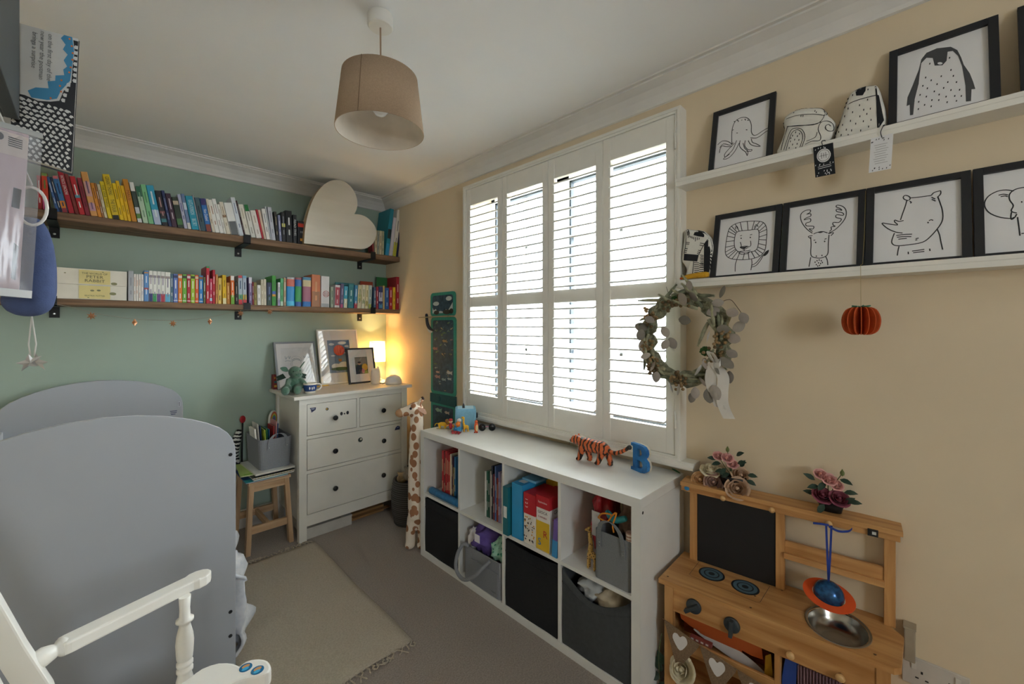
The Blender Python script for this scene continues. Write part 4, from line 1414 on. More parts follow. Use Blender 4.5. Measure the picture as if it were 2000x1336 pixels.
# storybook gift box lying across the left end of the lower shelf
gb = thing('gift_box', 'long cream and yellow storybook box with printed title on the lower plank shelf', 'box', (-0.007, 3.26, 1.556))
gcream = paint('#e9e4d6', 0.4)
gz, gx0, gx1, gy = 1.5568, -0.146, 0.131, 3.182
bx('box_base', gcream, gb, gx0, gx1, gy, 3.36, gz, gz + 0.078, bevel=0.001)
lid = bx('box_lid', gcream, gb, gx0 - 0.001, gx1 + 0.001, gy - 0.001, 3.361, gz + 0.0785, gz + 0.162, bevel=0.001)
for (z0, z1) in ((gz + 0.004, gz + 0.074), (gz + 0.083, gz + 0.157)):
    bx('yellow_panel', paint('#e6d690', 0.4), lid, -0.055, 0.065, gy - 0.0018, gy - 0.0008, z0, z1)
ink = paint('#6a6448')
for (txt, x, z, sz, sx) in (('THE WORLD OF', 0.005, gz + 0.139, 0.014, 0.95), ('PETER', 0.005, gz + 0.121, 0.022, 1.1), ('RABBIT', 0.005, gz + 0.100, 0.022, 1.1), ('BEATRIX POTTER', 0.005, gz + 0.020, 0.011, 0.9)):
    lettering('title', txt, sz, ink, lid, (x, gy - 0.0024, z), (1, 0, 0), (0, 0, 1), sx=sx)
fl = MB()
for (x, z, r_) in ((-0.105, gz + 0.135, 0.004), (0.036, gz + 0.150, 0.004), (-0.02, gz + 0.010, 0.004), (0.08, gz + 0.09, 0.013), (0.075, gz + 0.035, 0.014), (-0.005, gz + 0.048, 0.008), (0.02, gz + 0.05, 0.008)):
    fl.poly(circle(x, z, r_, 9, r_ * 0.6), lambda p: (p[0], gy - 0.0022, p[1]))
fl.build('leaf_print', paint('#8a8a62'), lid)

# plain wooden heart leaning on the upper shelf
HY = 3.135
hp = [(594, 476), (597, 440), (605, 408), (615, 384), (628, 366), (643, 355), (658, 352), (672, 355), (685, 365), (694, 379), (698, 395), (697, 408), (692, 419), (704, 420), (716, 425), (727, 435), (734, 447), (735, 460), (731, 472), (722, 482), (710, 487), (696, 486.5)]
pts = [(PY(u, v, HY).x, PY(u, v, HY).z) for u, v in hp]
zmin = min(b for a, b in pts)
pts = [(a, b - zmin + 2.0045) for a, b in pts]
lobe = smoothline(pts[:13], 3)
lobe2 = smoothline(pts[12:], 3)
hpoly = lobe[:-1] + lobe2
ht = thing('wooden_heart', 'large pale wooden heart standing on the upper plank shelf', 'heart', (1.35, 3.16, 2.0045))
birch = wood('pale_birch_ply', '#e6dfd2', '#dcd4c5', 0, 0.6, 6, 6, 0.05)
MB().prism(hpoly, lambda p: (p[0], HY, p[1]), lambda p: (p[0], HY + 0.004, p[1])).build('front_face', birch, ht)
MB().prism(hpoly, lambda p: (p[0], HY + 0.062, p[1]), lambda p: (p[0], HY + 0.066, p[1])).build('rear_face', birch, ht)
rim = MB()
cxh, czh = sum(a for a, b in hpoly) / len(hpoly), sum(b for a, b in hpoly) / len(hpoly)
k = len(hpoly)
vs = []
for y_ in (HY + 0.004, HY + 0.062):
    for sc_ in (0.997, 0.985):
        vs += [(cxh + (a - cxh) * sc_, y_, czh + (b - czh) * sc_) for a, b in hpoly]
fs = []
for i in range(k):
    j = (i + 1) % k
    fs += [(i, j, 2 * k + j, 2 * k + i), (k + i, 3 * k + i, 3 * k + j, k + j)]
rim.add(vs, fs)
rim.build('rim', wood('tan_birch_edge', '#bfa887', '#a8906e', 1, 0.7, 6, 6, 0.05), ht)

# star garland under the lower shelf
gw = thing('star_garland', 'thin wire garland of copper star lights under the lower plank shelf', 'garland', (0.30, 3.17, 1.47))
wire_px = [(108, 594), (140, 600), (182, 611), (230, 619), (264, 623.5), (300, 625), (338, 626), (375, 624), (409, 620), (440, 613), (470, 606), (500, 605), (526, 603), (550, 600), (575, 597)]
GY = 3.158
wp = [tuple(PY(u, v, GY)) for u, v in wire_px]
MB().tube(smoothline(wp, 3), 0.0012, 4).build('wire', mat('silver_wire', '#b9b4a4', 0.35, 0.8), gw)
copper = mat('copper_leaf', '#d99c70', 0.35, 0.45, var=0.1)


def star_mesh(n=7, ro=0.022, ri=0.010, th=0.012):
    m = MB()
    rim_ = [(math.cos(PI * i / n + PI / 2) * (ro if i % 2 == 0 else ri), math.sin(PI * i / n + PI / 2) * (ro if i % 2 == 0 else ri)) for i in range(2 * n)]
    vs = [(a, 0, b) for a, b in rim_] + [(0, -th, 0), (0, th, 0)]
    fs = []
    for i in range(2 * n):
        j = (i + 1) % (2 * n)
        fs += [(i, j, 2 * n), (j, i, 2 * n + 1)]
    m.add(vs, fs)
    return m


sm0 = star_mesh().build('copper_star', copper, gw, world=False)
for i, (u, v, rz) in enumerate(((179, 617, 0.3), (263, 630, 1.45), (338, 632, 0.4), (410, 628, 1.4), (470, 612, 0.2), (527, 609, 0.1))):
    s_ = sm0 if i == 0 else sm0.copy()
    if i:
        COL.objects.link(s_)
    s_.location = Vector(PY(u, v, GY - 0.002)) - wloc(gw)
    s_.rotation_euler = (0, 0.25 * (i % 3 - 1), rz)

# ================================================================ on the chest of drawers
def picture(name, label, sheet, wd, ht, border, depth, frame_m, mat_w=0.0, mat_m=None, art_m=None, glaze=0.0, cat='picture', group=None):
    """Framed picture on a Sheet whose origin is the bottom centre of the frame front; returns thing and art area."""
    t = thing(name, label, cat, sheet.at(0, 0, -depth / 2), group)
    for (a0, a1, b0, b1) in ((-wd / 2, -wd / 2 + border, 0, ht), (wd / 2 - border, wd / 2, 0, ht), (-wd / 2 + border, wd / 2 - border, 0, border), (-wd / 2 + border, wd / 2 - border, ht - border, ht)):
        m = MB()
        sheet.box(m, a0, a1, b0, b1, -depth, 0)
        m.build('frame_bar', frame_m, t, bevel=0.0008)
    m = MB()
    sheet.box(m, -wd / 2 + border * 0.5, wd / 2 - border * 0.5, border * 0.5, ht - border * 0.5, -depth + 0.001, -depth + 0.004)
    m.build('backing', art_m, t)
    c = -0.005
    if mat_w:
        m = MB()
        i0, i1, j0, j1 = -wd / 2 + border, wd / 2 - border, border, ht - border
        mw, mh = mat_w if isinstance(mat_w, tuple) else (mat_w, mat_w)
        for (a0, a1, b0, b1) in ((i0, i0 + mw, j0, j1), (i1 - mw, i1, j0, j1), (i0 + mw, i1 - mw, j0, j0 + mh), (i0 + mw, i1 - mw, j1 - mh, j1)):
            sheet.box(m, a0, a1, b0, b1, -0.006, -0.0045)
        m.build('mount', mat_m, t)
    if glaze:
        m = MB()
        sheet.box(m, -wd / 2 + border, wd / 2 - border, border, ht - border, -0.0035, -0.0025)
        m.build('glass', clear('picture_glass', (1, 1, 1), glaze, 0.03), t)
    return t


def art_lines(sheet, t, lines, w_, c, m, name='line_drawing'):
    q = MB()
    for ln in lines:
        cl = False
        if ln and ln[0] == 'c':
            cl, ln = True, ln[1:]
        q.ribbon(smoothline(ln, 3, cl) if len(ln) > 2 else ln, w_, sheet.f(c), closed=cl)
    o_ = q.build(name, m, t, flip=False)
    if name in ('dots', 'small_print', 'brows'):
        o_['kind'] = 'stuff'
    return o_


def art_fill(sheet, t, polys, c, m, name='print'):
    q = MB()
    for pl in polys:
        q.poly(pl, sheet.f(c))
    o_ = q.build(name, m, t, flip=False)
    if name == 'dots':
        o_['kind'] = 'stuff'
    return o_


paper = mat('white_art_paper', '#e4e4e6', 0.6, var=0.01)
white_frame = mat('white_frame', '#e6e4df', 0.35)
grey_frame = mat('grey_frame', '#8e939a', 0.4)
black_frame = mat('black_frame', '#1b1d21', 0.4, var=0.03)


def lean_sheet(x, y, z, ang):
    return Sheet((x, y, z), (1, 0, 0), (0, math.sin(ang), math.cos(ang)))


# grey frame with a pencil drawing of a child
S1 = lean_sheet(1.068, 3.262, CZT + 0.004, R(18))
p1 = picture('framed_picture', 'grey frame with a pale pencil sketch of a child, behind the green dragon', S1, 0.287, 0.352, 0.013, 0.018, grey_frame, (0.03, 0.035), paper, mat('sketch_paper', '#dfe0e3', 0.6), 0.10, group='framed pictures on the chest')
blue = paint('#5d7f96')
art_lines(S1, p1, [['c'] + circle(0.0, 0.185, 0.032, 10, 0.036), [(-0.035, 0.205), (-0.03, 0.23), (0.0, 0.24), (0.032, 0.228), (0.036, 0.2)], [(-0.036, 0.2), (-0.042, 0.18), (-0.034, 0.165)], [(-0.02, 0.15), (-0.05, 0.10), (-0.04, 0.06)], [(0.02, 0.15), (0.055, 0.12), (0.07, 0.14)], [(0.04, 0.115), (0.062, 0.09), (0.05, 0.07)]], 0.0016, -0.0076, paint('#7d8894'))
art_lines(S1, p1, [[(-0.03, 0.215), (0, 0.225), (0.03, 0.212)], [(-0.033, 0.205), (0, 0.214), (0.034, 0.203)], [(-0.075, 0.245), (-0.07, 0.22), (-0.06, 0.24)], [(-0.05, 0.245), (-0.046, 0.222), (-0.038, 0.242)], [(-0.078, 0.205), (-0.06, 0.21), (-0.038, 0.204)], [(0.055, 0.24), (0.06, 0.225), (0.07, 0.24)], [(0.085, 0.235), (0.09, 0.222), (0.098, 0.236)]], 0.0032, -0.0075, blue)
# tall white frame with a balloon print
S2 = lean_sheet(1.392, 3.275, CZT + 0.004, R(14))
p2 = picture('framed_picture', 'tall white frame with a red hot air balloon print, tallest on the chest', S2, 0.325, 0.438, 0.012, 0.02, white_frame, (0.062, 0.075), paper, mat('balloon_sky', '#6f8fb5', 0.5), 0.10, group='framed pictures on the chest')
art_fill(S2, p2, [circle(0.002, 0.268, 0.044, 24)], -0.0074, paint('#c8402f'))
art_lines(S2, p2, [[(-0.018, 0.305), (-0.022, 0.268), (-0.012, 0.228)], [(0.016, 0.306), (0.022, 0.268), (0.012, 0.228)], [(0.0, 0.311), (0.0, 0.226)]], 0.003, -0.0072, paint('#e0705a'))
art_lines(S2, p2, [[(-0.012, 0.225), (-0.006, 0.198)], [(0.014, 0.225), (0.010, 0.198)]], 0.0014, -0.0074, paint('#5a4a3a'))
art_fill(S2, p2, [[(-0.012, 0.198), (0.018, 0.198), (0.013, 0.176), (-0.008, 0.176)]], -0.0073, paint('#b5763c'))
art_fill(S2, p2, [circle(-0.055, 0.318, 0.022, 14, 0.010), circle(0.03, 0.328, 0.034, 14, 0.012), circle(0.065, 0.30, 0.018, 12, 0.007), circle(-0.05, 0.225, 0.018, 12, 0.006), circle(0.055, 0.245, 0.02, 12, 0.006), circle(-0.035, 0.140, 0.035, 16, 0.022), circle(0.03, 0.146, 0.045, 16, 0.028)], -0.0075, paint('#dfe4e8'))
art_fill(S2, p2, [circle(0.0, 0.118, 0.078, 18, 0.014)], -0.0073, paint('#4f6f48'))
lettering('title', 'Benjamin', 0.020, paint('#e3e8ef'), p2, S2.at(0.0, 0.098, -0.0070), (1, 0, 0), S2.uy)
art_lines(S2, p2, [[(-0.07, 0.084), (0.07, 0.084)]], 0.002, -0.0072, paint('#b9c8da'), 'caption_line')
# small black frame with a garden photograph
S3 = lean_sheet(1.512, 3.165, CZT + 0.004, R(13))
p3 = picture('framed_picture', 'small black frame with a white mount and a garden photograph', S3, 0.228, 0.285, 0.013, 0.016, black_frame, (0.050, 0.062), paper, mat('photo_green', '#4b5a3a', 0.4), 0.07, group='framed pictures on the chest')
art_fill(S3, p3, [[(-0.05, 0.15), (0.05, 0.15), (0.05, 0.206), (-0.05, 0.206)]], -0.0076, paint('#8f8a80'))
art_fill(S3, p3, [circle(-0.018, 0.118, 0.026, 16, 0.036), [(-0.05, 0.075), (0.0, 0.075), (0.0, 0.12), (-0.05, 0.13)]], -0.0074, paint('#26303c'))
art_fill(S3, p3, [circle(-0.015, 0.160, 0.013, 12)], -0.0072, paint('#c99a80'))
art_fill(S3, p3, [circle(-0.015, 0.168, 0.014, 12, 0.008)], -0.0070, paint('#3a2d28'))
art_fill(S3, p3, [circle(0.028, 0.128, 0.024, 14, 0.028)], -0.0073, paint('#d9ab2e'))
art_fill(S3, p3, [circle(0.036, 0.088, 0.018, 12, 0.016)], -0.0072, paint('#7fa23a'))
art_fill(S3, p3, [circle(0.012, 0.098, 0.013, 12, 0.02)], -0.0071, paint('#c97f86'))

# table lamp in the corner, switched on
LX, LY = 1.690, 3.285
tl = thing('table_lamp', 'small lit table lamp with a glowing cream shade in the corner', 'lamp', (LX, LY, CZT))
base_m = mat('lamp_base_ceramic', '#e6ded0', 0.3)
MB().lathe([(0.040, CZT), (0.042, CZT + 0.006), (0.036, CZT + 0.014), (0.012, CZT + 0.024), (0.009, CZT + 0.05), (0.010, CZT + 0.14), (0.014, CZT + 0.15), (0.014, CZT + 0.18)], 20, (LX, LY, 0)).build('base', base_m, tl)
sh = MB().lathe([(0.066, 1.118), (0.062, 1.288)], 36, (LX, LY, 0))
for _ in range(2):
    sh.f.pop(); sh.m.pop(); sh.s.pop()
sh.build('lamp_shade', shade_cloth('cream_lampshade', '#f1dcae', 0.55), tl, flip=False)
for z, r_ in ((1.118, 0.066), (1.288, 0.062)):
    MB().tube([(LX + r_ * math.cos(2 * PI * i / 28), LY + r_ * math.sin(2 * PI * i / 28), z) for i in range(28)], 0.0016, 5, closed=True).build('shade_ring', base_m, tl)
MB().ball((LX, LY, 1.185), 0.022, 14).build('bulb', mat('lit_bulb', '#fff2d0', 0.4, emit='#ffcf80', estr=25.0), tl)
lp = bpy.data.lights.new('bulb_light', 'POINT')
lp.energy = 11.0
lp.color = (1.0, 0.70, 0.34)
lp.shadow_soft_size = 0.024
lo = bpy.data.objects.new('bulb_light', lp)
COL.objects.link(lo)
lo.parent = tl
lo.location = (0, 0, 1.185 - CZT)

# white cat-eared night light
NX, NY = 1.575, 3.09
nl = MB()
for (a, b, r0_, r1_) in ((0, 0.07, 0.038, 0.040), ):
    nl.lathe([(0.030, CZT), (0.037, CZT + 0.012), (0.039, CZT + 0.04), (0.036, CZT + 0.075), (0.034, CZT + 0.10), (0.026, CZT + 0.118), (0.0, CZT + 0.124)], 20, (NX, NY, 0))
for sgn in (-1, 1):
    nl.lathe([(0.013, 0), (0.009, 0.014), (0.0, 0.032)], 10, (NX + sgn * 0.022, NY, CZT + 0.105))
o = nl.build('night_light', mat('milky_silicone', '#f2e6d6', 0.5), None)
tag(o, 'white silicone night light with two ears, below the table lamp', 'night light')
# white sound machine dome
snd = thing('sound_machine', 'low white domed sound machine at the right end of the chest', 'speaker', (1.672, 2.985, CZT))
MB().lathe([(0.055, CZT), (0.063, CZT + 0.004), (0.066, CZT + 0.014), (0.062, CZT + 0.034), (0.048, CZT + 0.056), (0.026, CZT + 0.068), (0.0, CZT + 0.071)], 28, (1.672, 2.985, 0)).build('dome', mat('white_plastic', '#eeeae4', 0.35), snd)
bt = MB()
for i in range(9):
    a = 2 * PI * i / 9
    bt.ball((1.672 + 0.020 * math.cos(a), 2.985 + 0.020 * math.sin(a), CZT + 0.0695), 0.0026, 6)
bt.build('speaker_dots', mat('grey_dots', '#b9b4ae', 0.5), snd)
MB().tube(smoothline([(1.610, 3.0, CZT + 0.012), (1.600, 3.02, CZT + 0.006), (1.607, 3.045, CZT + 0.005), (1.595, 3.06, CZT + 0.006)], 4), 0.004, 6).build('cord', BLACK, snd)

# blue mug
mug = thing('mug', 'dark blue mug with a white rim and printed figures beside the dragon', 'mug', (1.040, 2.972, CZT))
MB().lathe([(0.028, CZT), (0.033, CZT + 0.003), (0.040, CZT + 0.030), (0.043, CZT + 0.068), (0.041, CZT + 0.069), (0.038, CZT + 0.03), (0.028, CZT + 0.008), (0.0, CZT + 0.006)], 28, (1.040, 2.972, 0)).build('cup', mat('cream_glaze', '#eae6da', 0.2), mug)
MB().lathe([(0.0352, CZT + 0.012), (0.0408, CZT + 0.030), (0.0434, CZT + 0.058)], 28, (1.040, 2.972, 0)).build('blue_band', mat('cobalt_glaze', '#2c4a86', 0.2), mug)
hd = [(1.040 + 0.041, 2.968, CZT + 0.058), (1.040 + 0.063, 2.965, CZT + 0.056), (1.040 + 0.070, 2.964, CZT + 0.038), (1.040 + 0.058, 2.965, CZT + 0.020), (1.040 + 0.039, 2.968, CZT + 0.018)]
MB().tube(smoothline(hd, 4), 0.0052, 8).build('handle', mat('cream_glaze', '#eae6da', 0.2), mug)
for (a, zc) in ((-0.4, 0.036), (-0.05, 0.034), (0.25, 0.037)):
    an = -PI / 2 + a
    MB().ball((1.040 + 0.0425 * math.cos(an), 2.972 + 0.0425 * math.sin(an), CZT + zc), (0.005, 0.003, 0.010), 8).build('figure_print', mat('white_print', '#dfe0e4', 0.3), mug)

# green plush dragon
DX, DY = 0.968, 3.075
pl_g = mat('green_plush', '#5e8d74', 1.0, var=0.14, vscale=120, bump=0.9, bscale=260, sheen=0.5, col2='#4a735e')
dr = thing('plush_dragon', 'green cuddly dragon sitting on the left corner of the chest', 'soft toy', (DX, DY, CZT))
b = MB()
z = CZT
b.ball((DX, DY, z + 0.058), (0.046, 0.042, 0.060), 16)
b.ball((DX + 0.002, DY - 0.022, z + 0.142), (0.042, 0.042, 0.040), 16)
b.ball((DX + 0.004, DY - 0.060, z + 0.124), (0.034, 0.034, 0.024), 14)
b.tube([(DX - 0.03, DY, z + 0.045), (DX - 0.07, DY - 0.055, z + 0.032), (DX - 0.085, DY - 0.105, z + 0.026)], [0.026, 0.027, 0.024], 10)
b.ball((DX - 0.086, DY - 0.115, z + 0.032), (0.026, 0.022, 0.030), 12)
b.tube([(DX + 0.025, DY - 0.01, z + 0.045), (DX + 0.005, DY - 0.07, z + 0.030), (DX - 0.015, DY - 0.12, z + 0.026)], [0.026, 0.026, 0.024], 10)
b.ball((DX - 0.018, DY - 0.130, z + 0.032), (0.025, 0.021, 0.030), 12)
b.tube([(DX - 0.036, DY - 0.015, z + 0.092), (DX - 0.058, DY - 0.06, z + 0.06), (DX - 0.050, DY - 0.085, z + 0.045)], [0.017, 0.016, 0.015], 9)
b.tube([(DX + 0.036, DY - 0.015, z + 0.092), (DX + 0.054, DY - 0.055, z + 0.06), (DX + 0.046, DY - 0.085, z + 0.042)], [0.017, 0.016, 0.015], 9)
body = b.build('body', pl_g, dr, remesh=0.005)
for sgn in (-1, 1):
    e = MB().prism(smoothline([(0, -0.012), (0.032, -0.010), (0.050, 0.012), (0.036, 0.020), (0.012, 0.016)], 3, True), lambda q: (DX + sgn * (0.034 + q[0] * (1 if sgn < 0 else 0.75)), DY - 0.008, z + 0.160 + (q[1] if sgn < 0 else q[0] * 0.9 + q[1] * 0.3)), lambda q: (DX + sgn * (0.034 + q[0] * (1 if sgn < 0 else 0.75)), DY + 0.004, z + 0.160 + (q[1] if sgn < 0 else q[0] * 0.9 + q[1] * 0.3)))
    e.build('ear', pl_g, dr, bevel=0.003)
    MB().prism([(0.0, 0.0), (0.02, 0.03), (0.062, 0.012), (0.052, -0.002), (0.058, -0.016), (0.035, -0.012)], lambda q: (DX + sgn * (0.036 + q[0]), DY + 0.036, z + 0.100 + q[1]), lambda q: (DX + sgn * (0.036 + q[0]), DY + 0.042, z + 0.100 + q[1])).build('wing', mat('dark_green_felt', '#33493f', 0.95), dr)
    MB().ball((DX + sgn * 0.020 + 0.002, DY - 0.056, z + 0.150), 0.0042, 8).build('eye', BLACK, dr)
    MB().ball((DX + 0.004 + sgn * 0.012, DY - 0.092, z + 0.130), 0.0028, 6).build('nostril', mat('dark_green_felt', '#33493f', 0.95), dr)
# small things at the back left of the chest top
o = thing('colour_box', 'small red and yellow patterned box behind the plush dragon', 'box', (0.935, 3.345, CZT))
bx('carton', paint('#8a2f2a'), o, 0.912, 0.948, 3.322, 3.370, CZT, CZT + 0.105, bevel=0.001)
for i, c_ in enumerate(('#d9a93c', '#2f6f6a', '#d98f3c')):
    bx('print_stripe', paint(c_), o, 0.916, 0.944, 3.3212, 3.3222, CZT + 0.015 + i * 0.03, CZT + 0.030 + i * 0.03)
o = MB().tube([(1.150, 3.235, CZT + 0.004), (1.268, 3.238, CZT + 0.004)], 0.0038, 6).build('pencil', paint('#e0b52c'), None)
tag(o, 'yellow pencil lying on the chest below the white frame', 'pencil')
MB().tube([(1.268, 3.238, CZT + 0.004), (1.280, 3.238, CZT + 0.004)], [0.0036, 0.0006], 6).build('tip', paint('#d9c09a'), o, world=False)

# ================================================================ stool: magazines and the grey basket of books
mz = 0.4525
mags = [('turquoise and navy magazine at the bottom of the pile on the stool', '#2f4f8e', (0.655, 0.892, 2.925, 3.235), -0.02, 0.006),
        ('white-edged magazine on the stool pile, second from the bottom', '#d9dad6', (0.690, 0.925, 2.935, 3.245), 0.03, 0.007),
        ('black dotted picture book in the stool pile', '#1d1e1c', (0.685, 0.93, 2.935, 3.255), 0.02, 0.012),
        ('lime green and white magazine sticking out left of the stool pile', '#b9d27a', (0.655, 0.87, 2.985, 3.275), -0.12, 0.006),
        ('large white picture book directly under the grey basket', '#e2e2df', (0.702, 0.932, 2.942, 3.285), 0.03, 0.010)]
for (lab, c_, (x0, x1, y0, y1), rz, th) in mags:
    cx, cy = (x0 + x1) / 2, (y0 + y1) / 2
    o = thing('magazine', lab, 'magazine', (cx, cy, mz), 'pile of magazines on the stool', rot=(0, 0, rz))
    hx, hy = (x1 - x0) / 2, (y1 - y0) / 2
    bx('cover', paint(c_, 0.35), o, -hx, hx, -hy, hy, th * 0.8, th, world=False)
    bx('pages', page_m, o, -hx + 0.002, hx - 0.002, -hy + 0.002, hy - 0.002, th * 0.2, th * 0.8, world=False)
    bx('rear_cover', paint(c_, 0.35), o, -hx, hx, -hy, hy, 0, th * 0.2, world=False)
    if 'navy' in lab:
        bx('cover_print', paint('#2fa0a8', 0.35), o, -hx, hx, -hy, -hy + 0.06, th, th + 0.0005, world=False)
    if 'lime' in lab:
        bx('cover_print', paint('#7fb53a', 0.35), o, -hx + 0.02, hx, -hy + 0.012, -hy + 0.03, th, th + 0.0005, world=False)
    if 'dotted' in lab:
        for i in range(14):
            bx('spine_dot', paint('#d9c65a'), o, -hx + 0.014 + i * 0.0165, -hx + 0.019 + i * 0.0165, -hy - 0.0004, -hy + 0.0004, 0.004, 0.008, world=False)
    mz += th + 0.0004
felt_g = mat('grey_felt', '#8d9096', 0.95, var=0.05, vscale=200, bump=0.25, bscale=600)


def tub(parent, x0, x1, y0, y1, z0, z1, flare, m, th=0.004, round_=0.03, name='felt_body'):
    """Open basket with rounded corners, flaring upwards."""
    def loop(a0, a1, b0, b1, r_, z_):
        out = []
        for (cx, cy, s0) in ((a1 - r_, b1 - r_, 0), (a0 + r_, b1 - r_, 90), (a0 + r_, b0 + r_, 180), (a1 - r_, b0 + r_, 270)):
            for k_ in range(5):
                an = R(s0 + 90 * k_ / 4)
                out.append((cx + r_ * math.cos(an), cy + r_ * math.sin(an), z_))
        return out
    q = MB()
    L = [loop(x0, x1, y0, y1, round_, z0), loop(x0 - flare, x1 + flare, y0 - flare, y1 + flare, round_, z1), loop(x0 - flare + th, x1 + flare - th, y0 - flare + th, y1 + flare - th, round_ - th * 0.5, z1), loop(x0 + th, x1 - th, y0 + th, y1 - th, round_ - th * 0.5, z0 + th)]
    n_ = len(L[0])
    vs = [p for l_ in L for p in l_]
    fs = []
    for i in range(3):
        for j in range(n_):
            j2 = (j + 1) % n_
            fs.append((i * n_ + j, i * n_ + j2, (i + 1) * n_ + j2, (i + 1) * n_ + j))
    fs += [tuple(range(n_ - 1, -1, -1)), tuple(3 * n_ + j for j in range(n_))]
    q.add(vs, fs)
    return q.build(name, m, parent)


def strap(parent, pts, wid_dir, w_, m, th=0.003, name='handle'):
    """Flat band following a 3-D path, wid_dir = direction of its width."""
    L = smoothline([tuple(p) for p in pts], 5)
    wd = Vector(wid_dir).normalized() * (w_ / 2)
    k_ = len(L)
    vs = []
    for i in range(k_):
        a, b_ = Vector(L[max(i - 1, 0)]), Vector(L[min(i + 1, k_ - 1)])
        nn = (b_ - a).cross(wd)
        nn = nn.normalized() * (th / 2) if nn.length > 1e-9 else Vector((0, 0, th / 2))
        p = Vector(L[i])
        vs += [p + wd + nn, p - wd + nn, p - wd - nn, p + wd - nn]
    fs = [(i * 4 + j, i * 4 + (j + 1) % 4, i * 4 + 4 + (j + 1) % 4, i * 4 + 4 + j) for i in range(k_ - 1) for j in range(4)]
    fs += [(0, 1, 2, 3), tuple((k_ - 1) * 4 + j for j in (3, 2, 1, 0))]
    return MB().add(vs, fs).build(name, m, parent)


rivet = mat('steel', '#c9c9c9', 0.3, 1.0)
bz0 = mz + 0.0005
bk = thing('felt_basket', 'grey felt basket of upright books standing on the stool pile', 'basket', (0.835, 3.15, bz0))
tub(bk, 0.742, 0.922, 2.985, 3.30, bz0, 0.690, 0.009, felt_g)
strap(bk, [(0.792, 2.974, 0.630), (0.795, 2.970, 0.680), (0.815, 2.966, 0.712), (0.845, 2.966, 0.722), (0.875, 2.966, 0.710), (0.893, 2.970, 0.678), (0.896, 2.974, 0.630)], (1, 0, 0.0), 0.018, felt_g)
for x in (0.792, 0.896):
    for z_ in (0.636, 0.648):
        MB().ball((x, 2.9725, z_), (0.003, 0.0015, 0.003), 8).build('rivet', rivet, bk)
bb = [(0.752, 0.010, 0.165, '#e6e4de', 'white card book', -0.10), (0.772, 0.006, 0.19, '#c9c6c0', 'grey-edged book', -0.08), (0.784, 0.008, 0.17, '#2b4470', 'navy book', -0.06), (0.797, 0.007, 0.15, '#b9c84a', 'yellow-green book', -0.05),
      (0.809, 0.007, 0.15, '#3f8f58', 'green book', -0.03), (0.822, 0.006, 0.14, '#2f8fb8', 'cyan book', 0.0), (0.834, 0.008, 0.165, '#b23a3a', 'red book', 0.02), (0.848, 0.007, 0.19, '#e0a9a9', 'pink book', 0.05), (0.862, 0.008, 0.17, '#4a6a96', 'slate blue book', 0.05)]
for i, (x, w_, h_, c_, nm, ln) in enumerate(bb):
    book('%s upright in the grey basket on the stool, %s from the left' % (nm, ordinal(i + 1)), w_, h_ + 0.085, 0.13, c_, (x, 3.06 + 0.02 * (i % 3), bz0 + 0.006), ln, marks=False, group='books in the grey basket')
# rainbow-shaped picture book at the back of the basket
rb = thing('arched_book', 'arched rainbow-striped picture book at the back of the grey basket', 'book', (0.886, 3.243, bz0 + 0.006), rot=(0, R(3), R(50)))
for k_, c_ in enumerate(('#d9dcd8', '#cf4a3a', '#e0913a', '#e3cf4a', '#6fb25a', '#4a8fc6', '#8a63ae')):
    r_ = 0.056 - k_ * 0.0072
    poly = [(r_ * math.cos(PI * i / 14), 0.26 + 1.05 * r_ * math.sin(PI * i / 14)) for i in range(15)] + [(-r_, 0.0), (r_, 0.0)]
    MB().prism(poly, lambda q: (q[0], 0.0 - 0.0004 * k_, q[1]), lambda q: (q[0], 0.012, q[1]) if k_ == 0 else (q[0], -0.0004 * (k_ - 1), q[1])).build('cover' if k_ == 0 else 'stripe', paint(c_, 0.4), rb, world=False)
# red felt ball toy on a stick and a striped soft toy behind the basket
o = thing('clown_stick', 'red round pompom toy sticking up behind the grey basket', 'toy', (0.715, 3.315, 0.4525))
MB().ball((0.722, 3.325, 0.775), (0.018, 0.016, 0.026), 12).build('pompom', mat('red_felt', '#a8242c', 0.95), o)
MB().tube([(0.715, 3.315, 0.4525), (0.718, 3.32, 0.62), (0.722, 3.325, 0.755)], 0.005, 8).build('stick', BLACK, o)
zs_ = striped('zebra_plush', '#d9d8d2', '#1d1d1f', 'Z', 13.0, 5.0, 0.95)
o = MB()
o.tube(smoothline([(0.690, 3.345, 0.462), (0.668, 3.342, 0.54), (0.690, 3.350, 0.63), (0.712, 3.355, 0.70)], 3), [0.028, 0.030, 0.032, 0.034, 0.034, 0.03, 0.028, 0.026, 0.022, 0.018], 10)
o = o.build('zebra_toy', zs_, None, remesh=0.006)
tag(o, 'black and white striped soft toy squeezed behind the grey basket', 'soft toy')

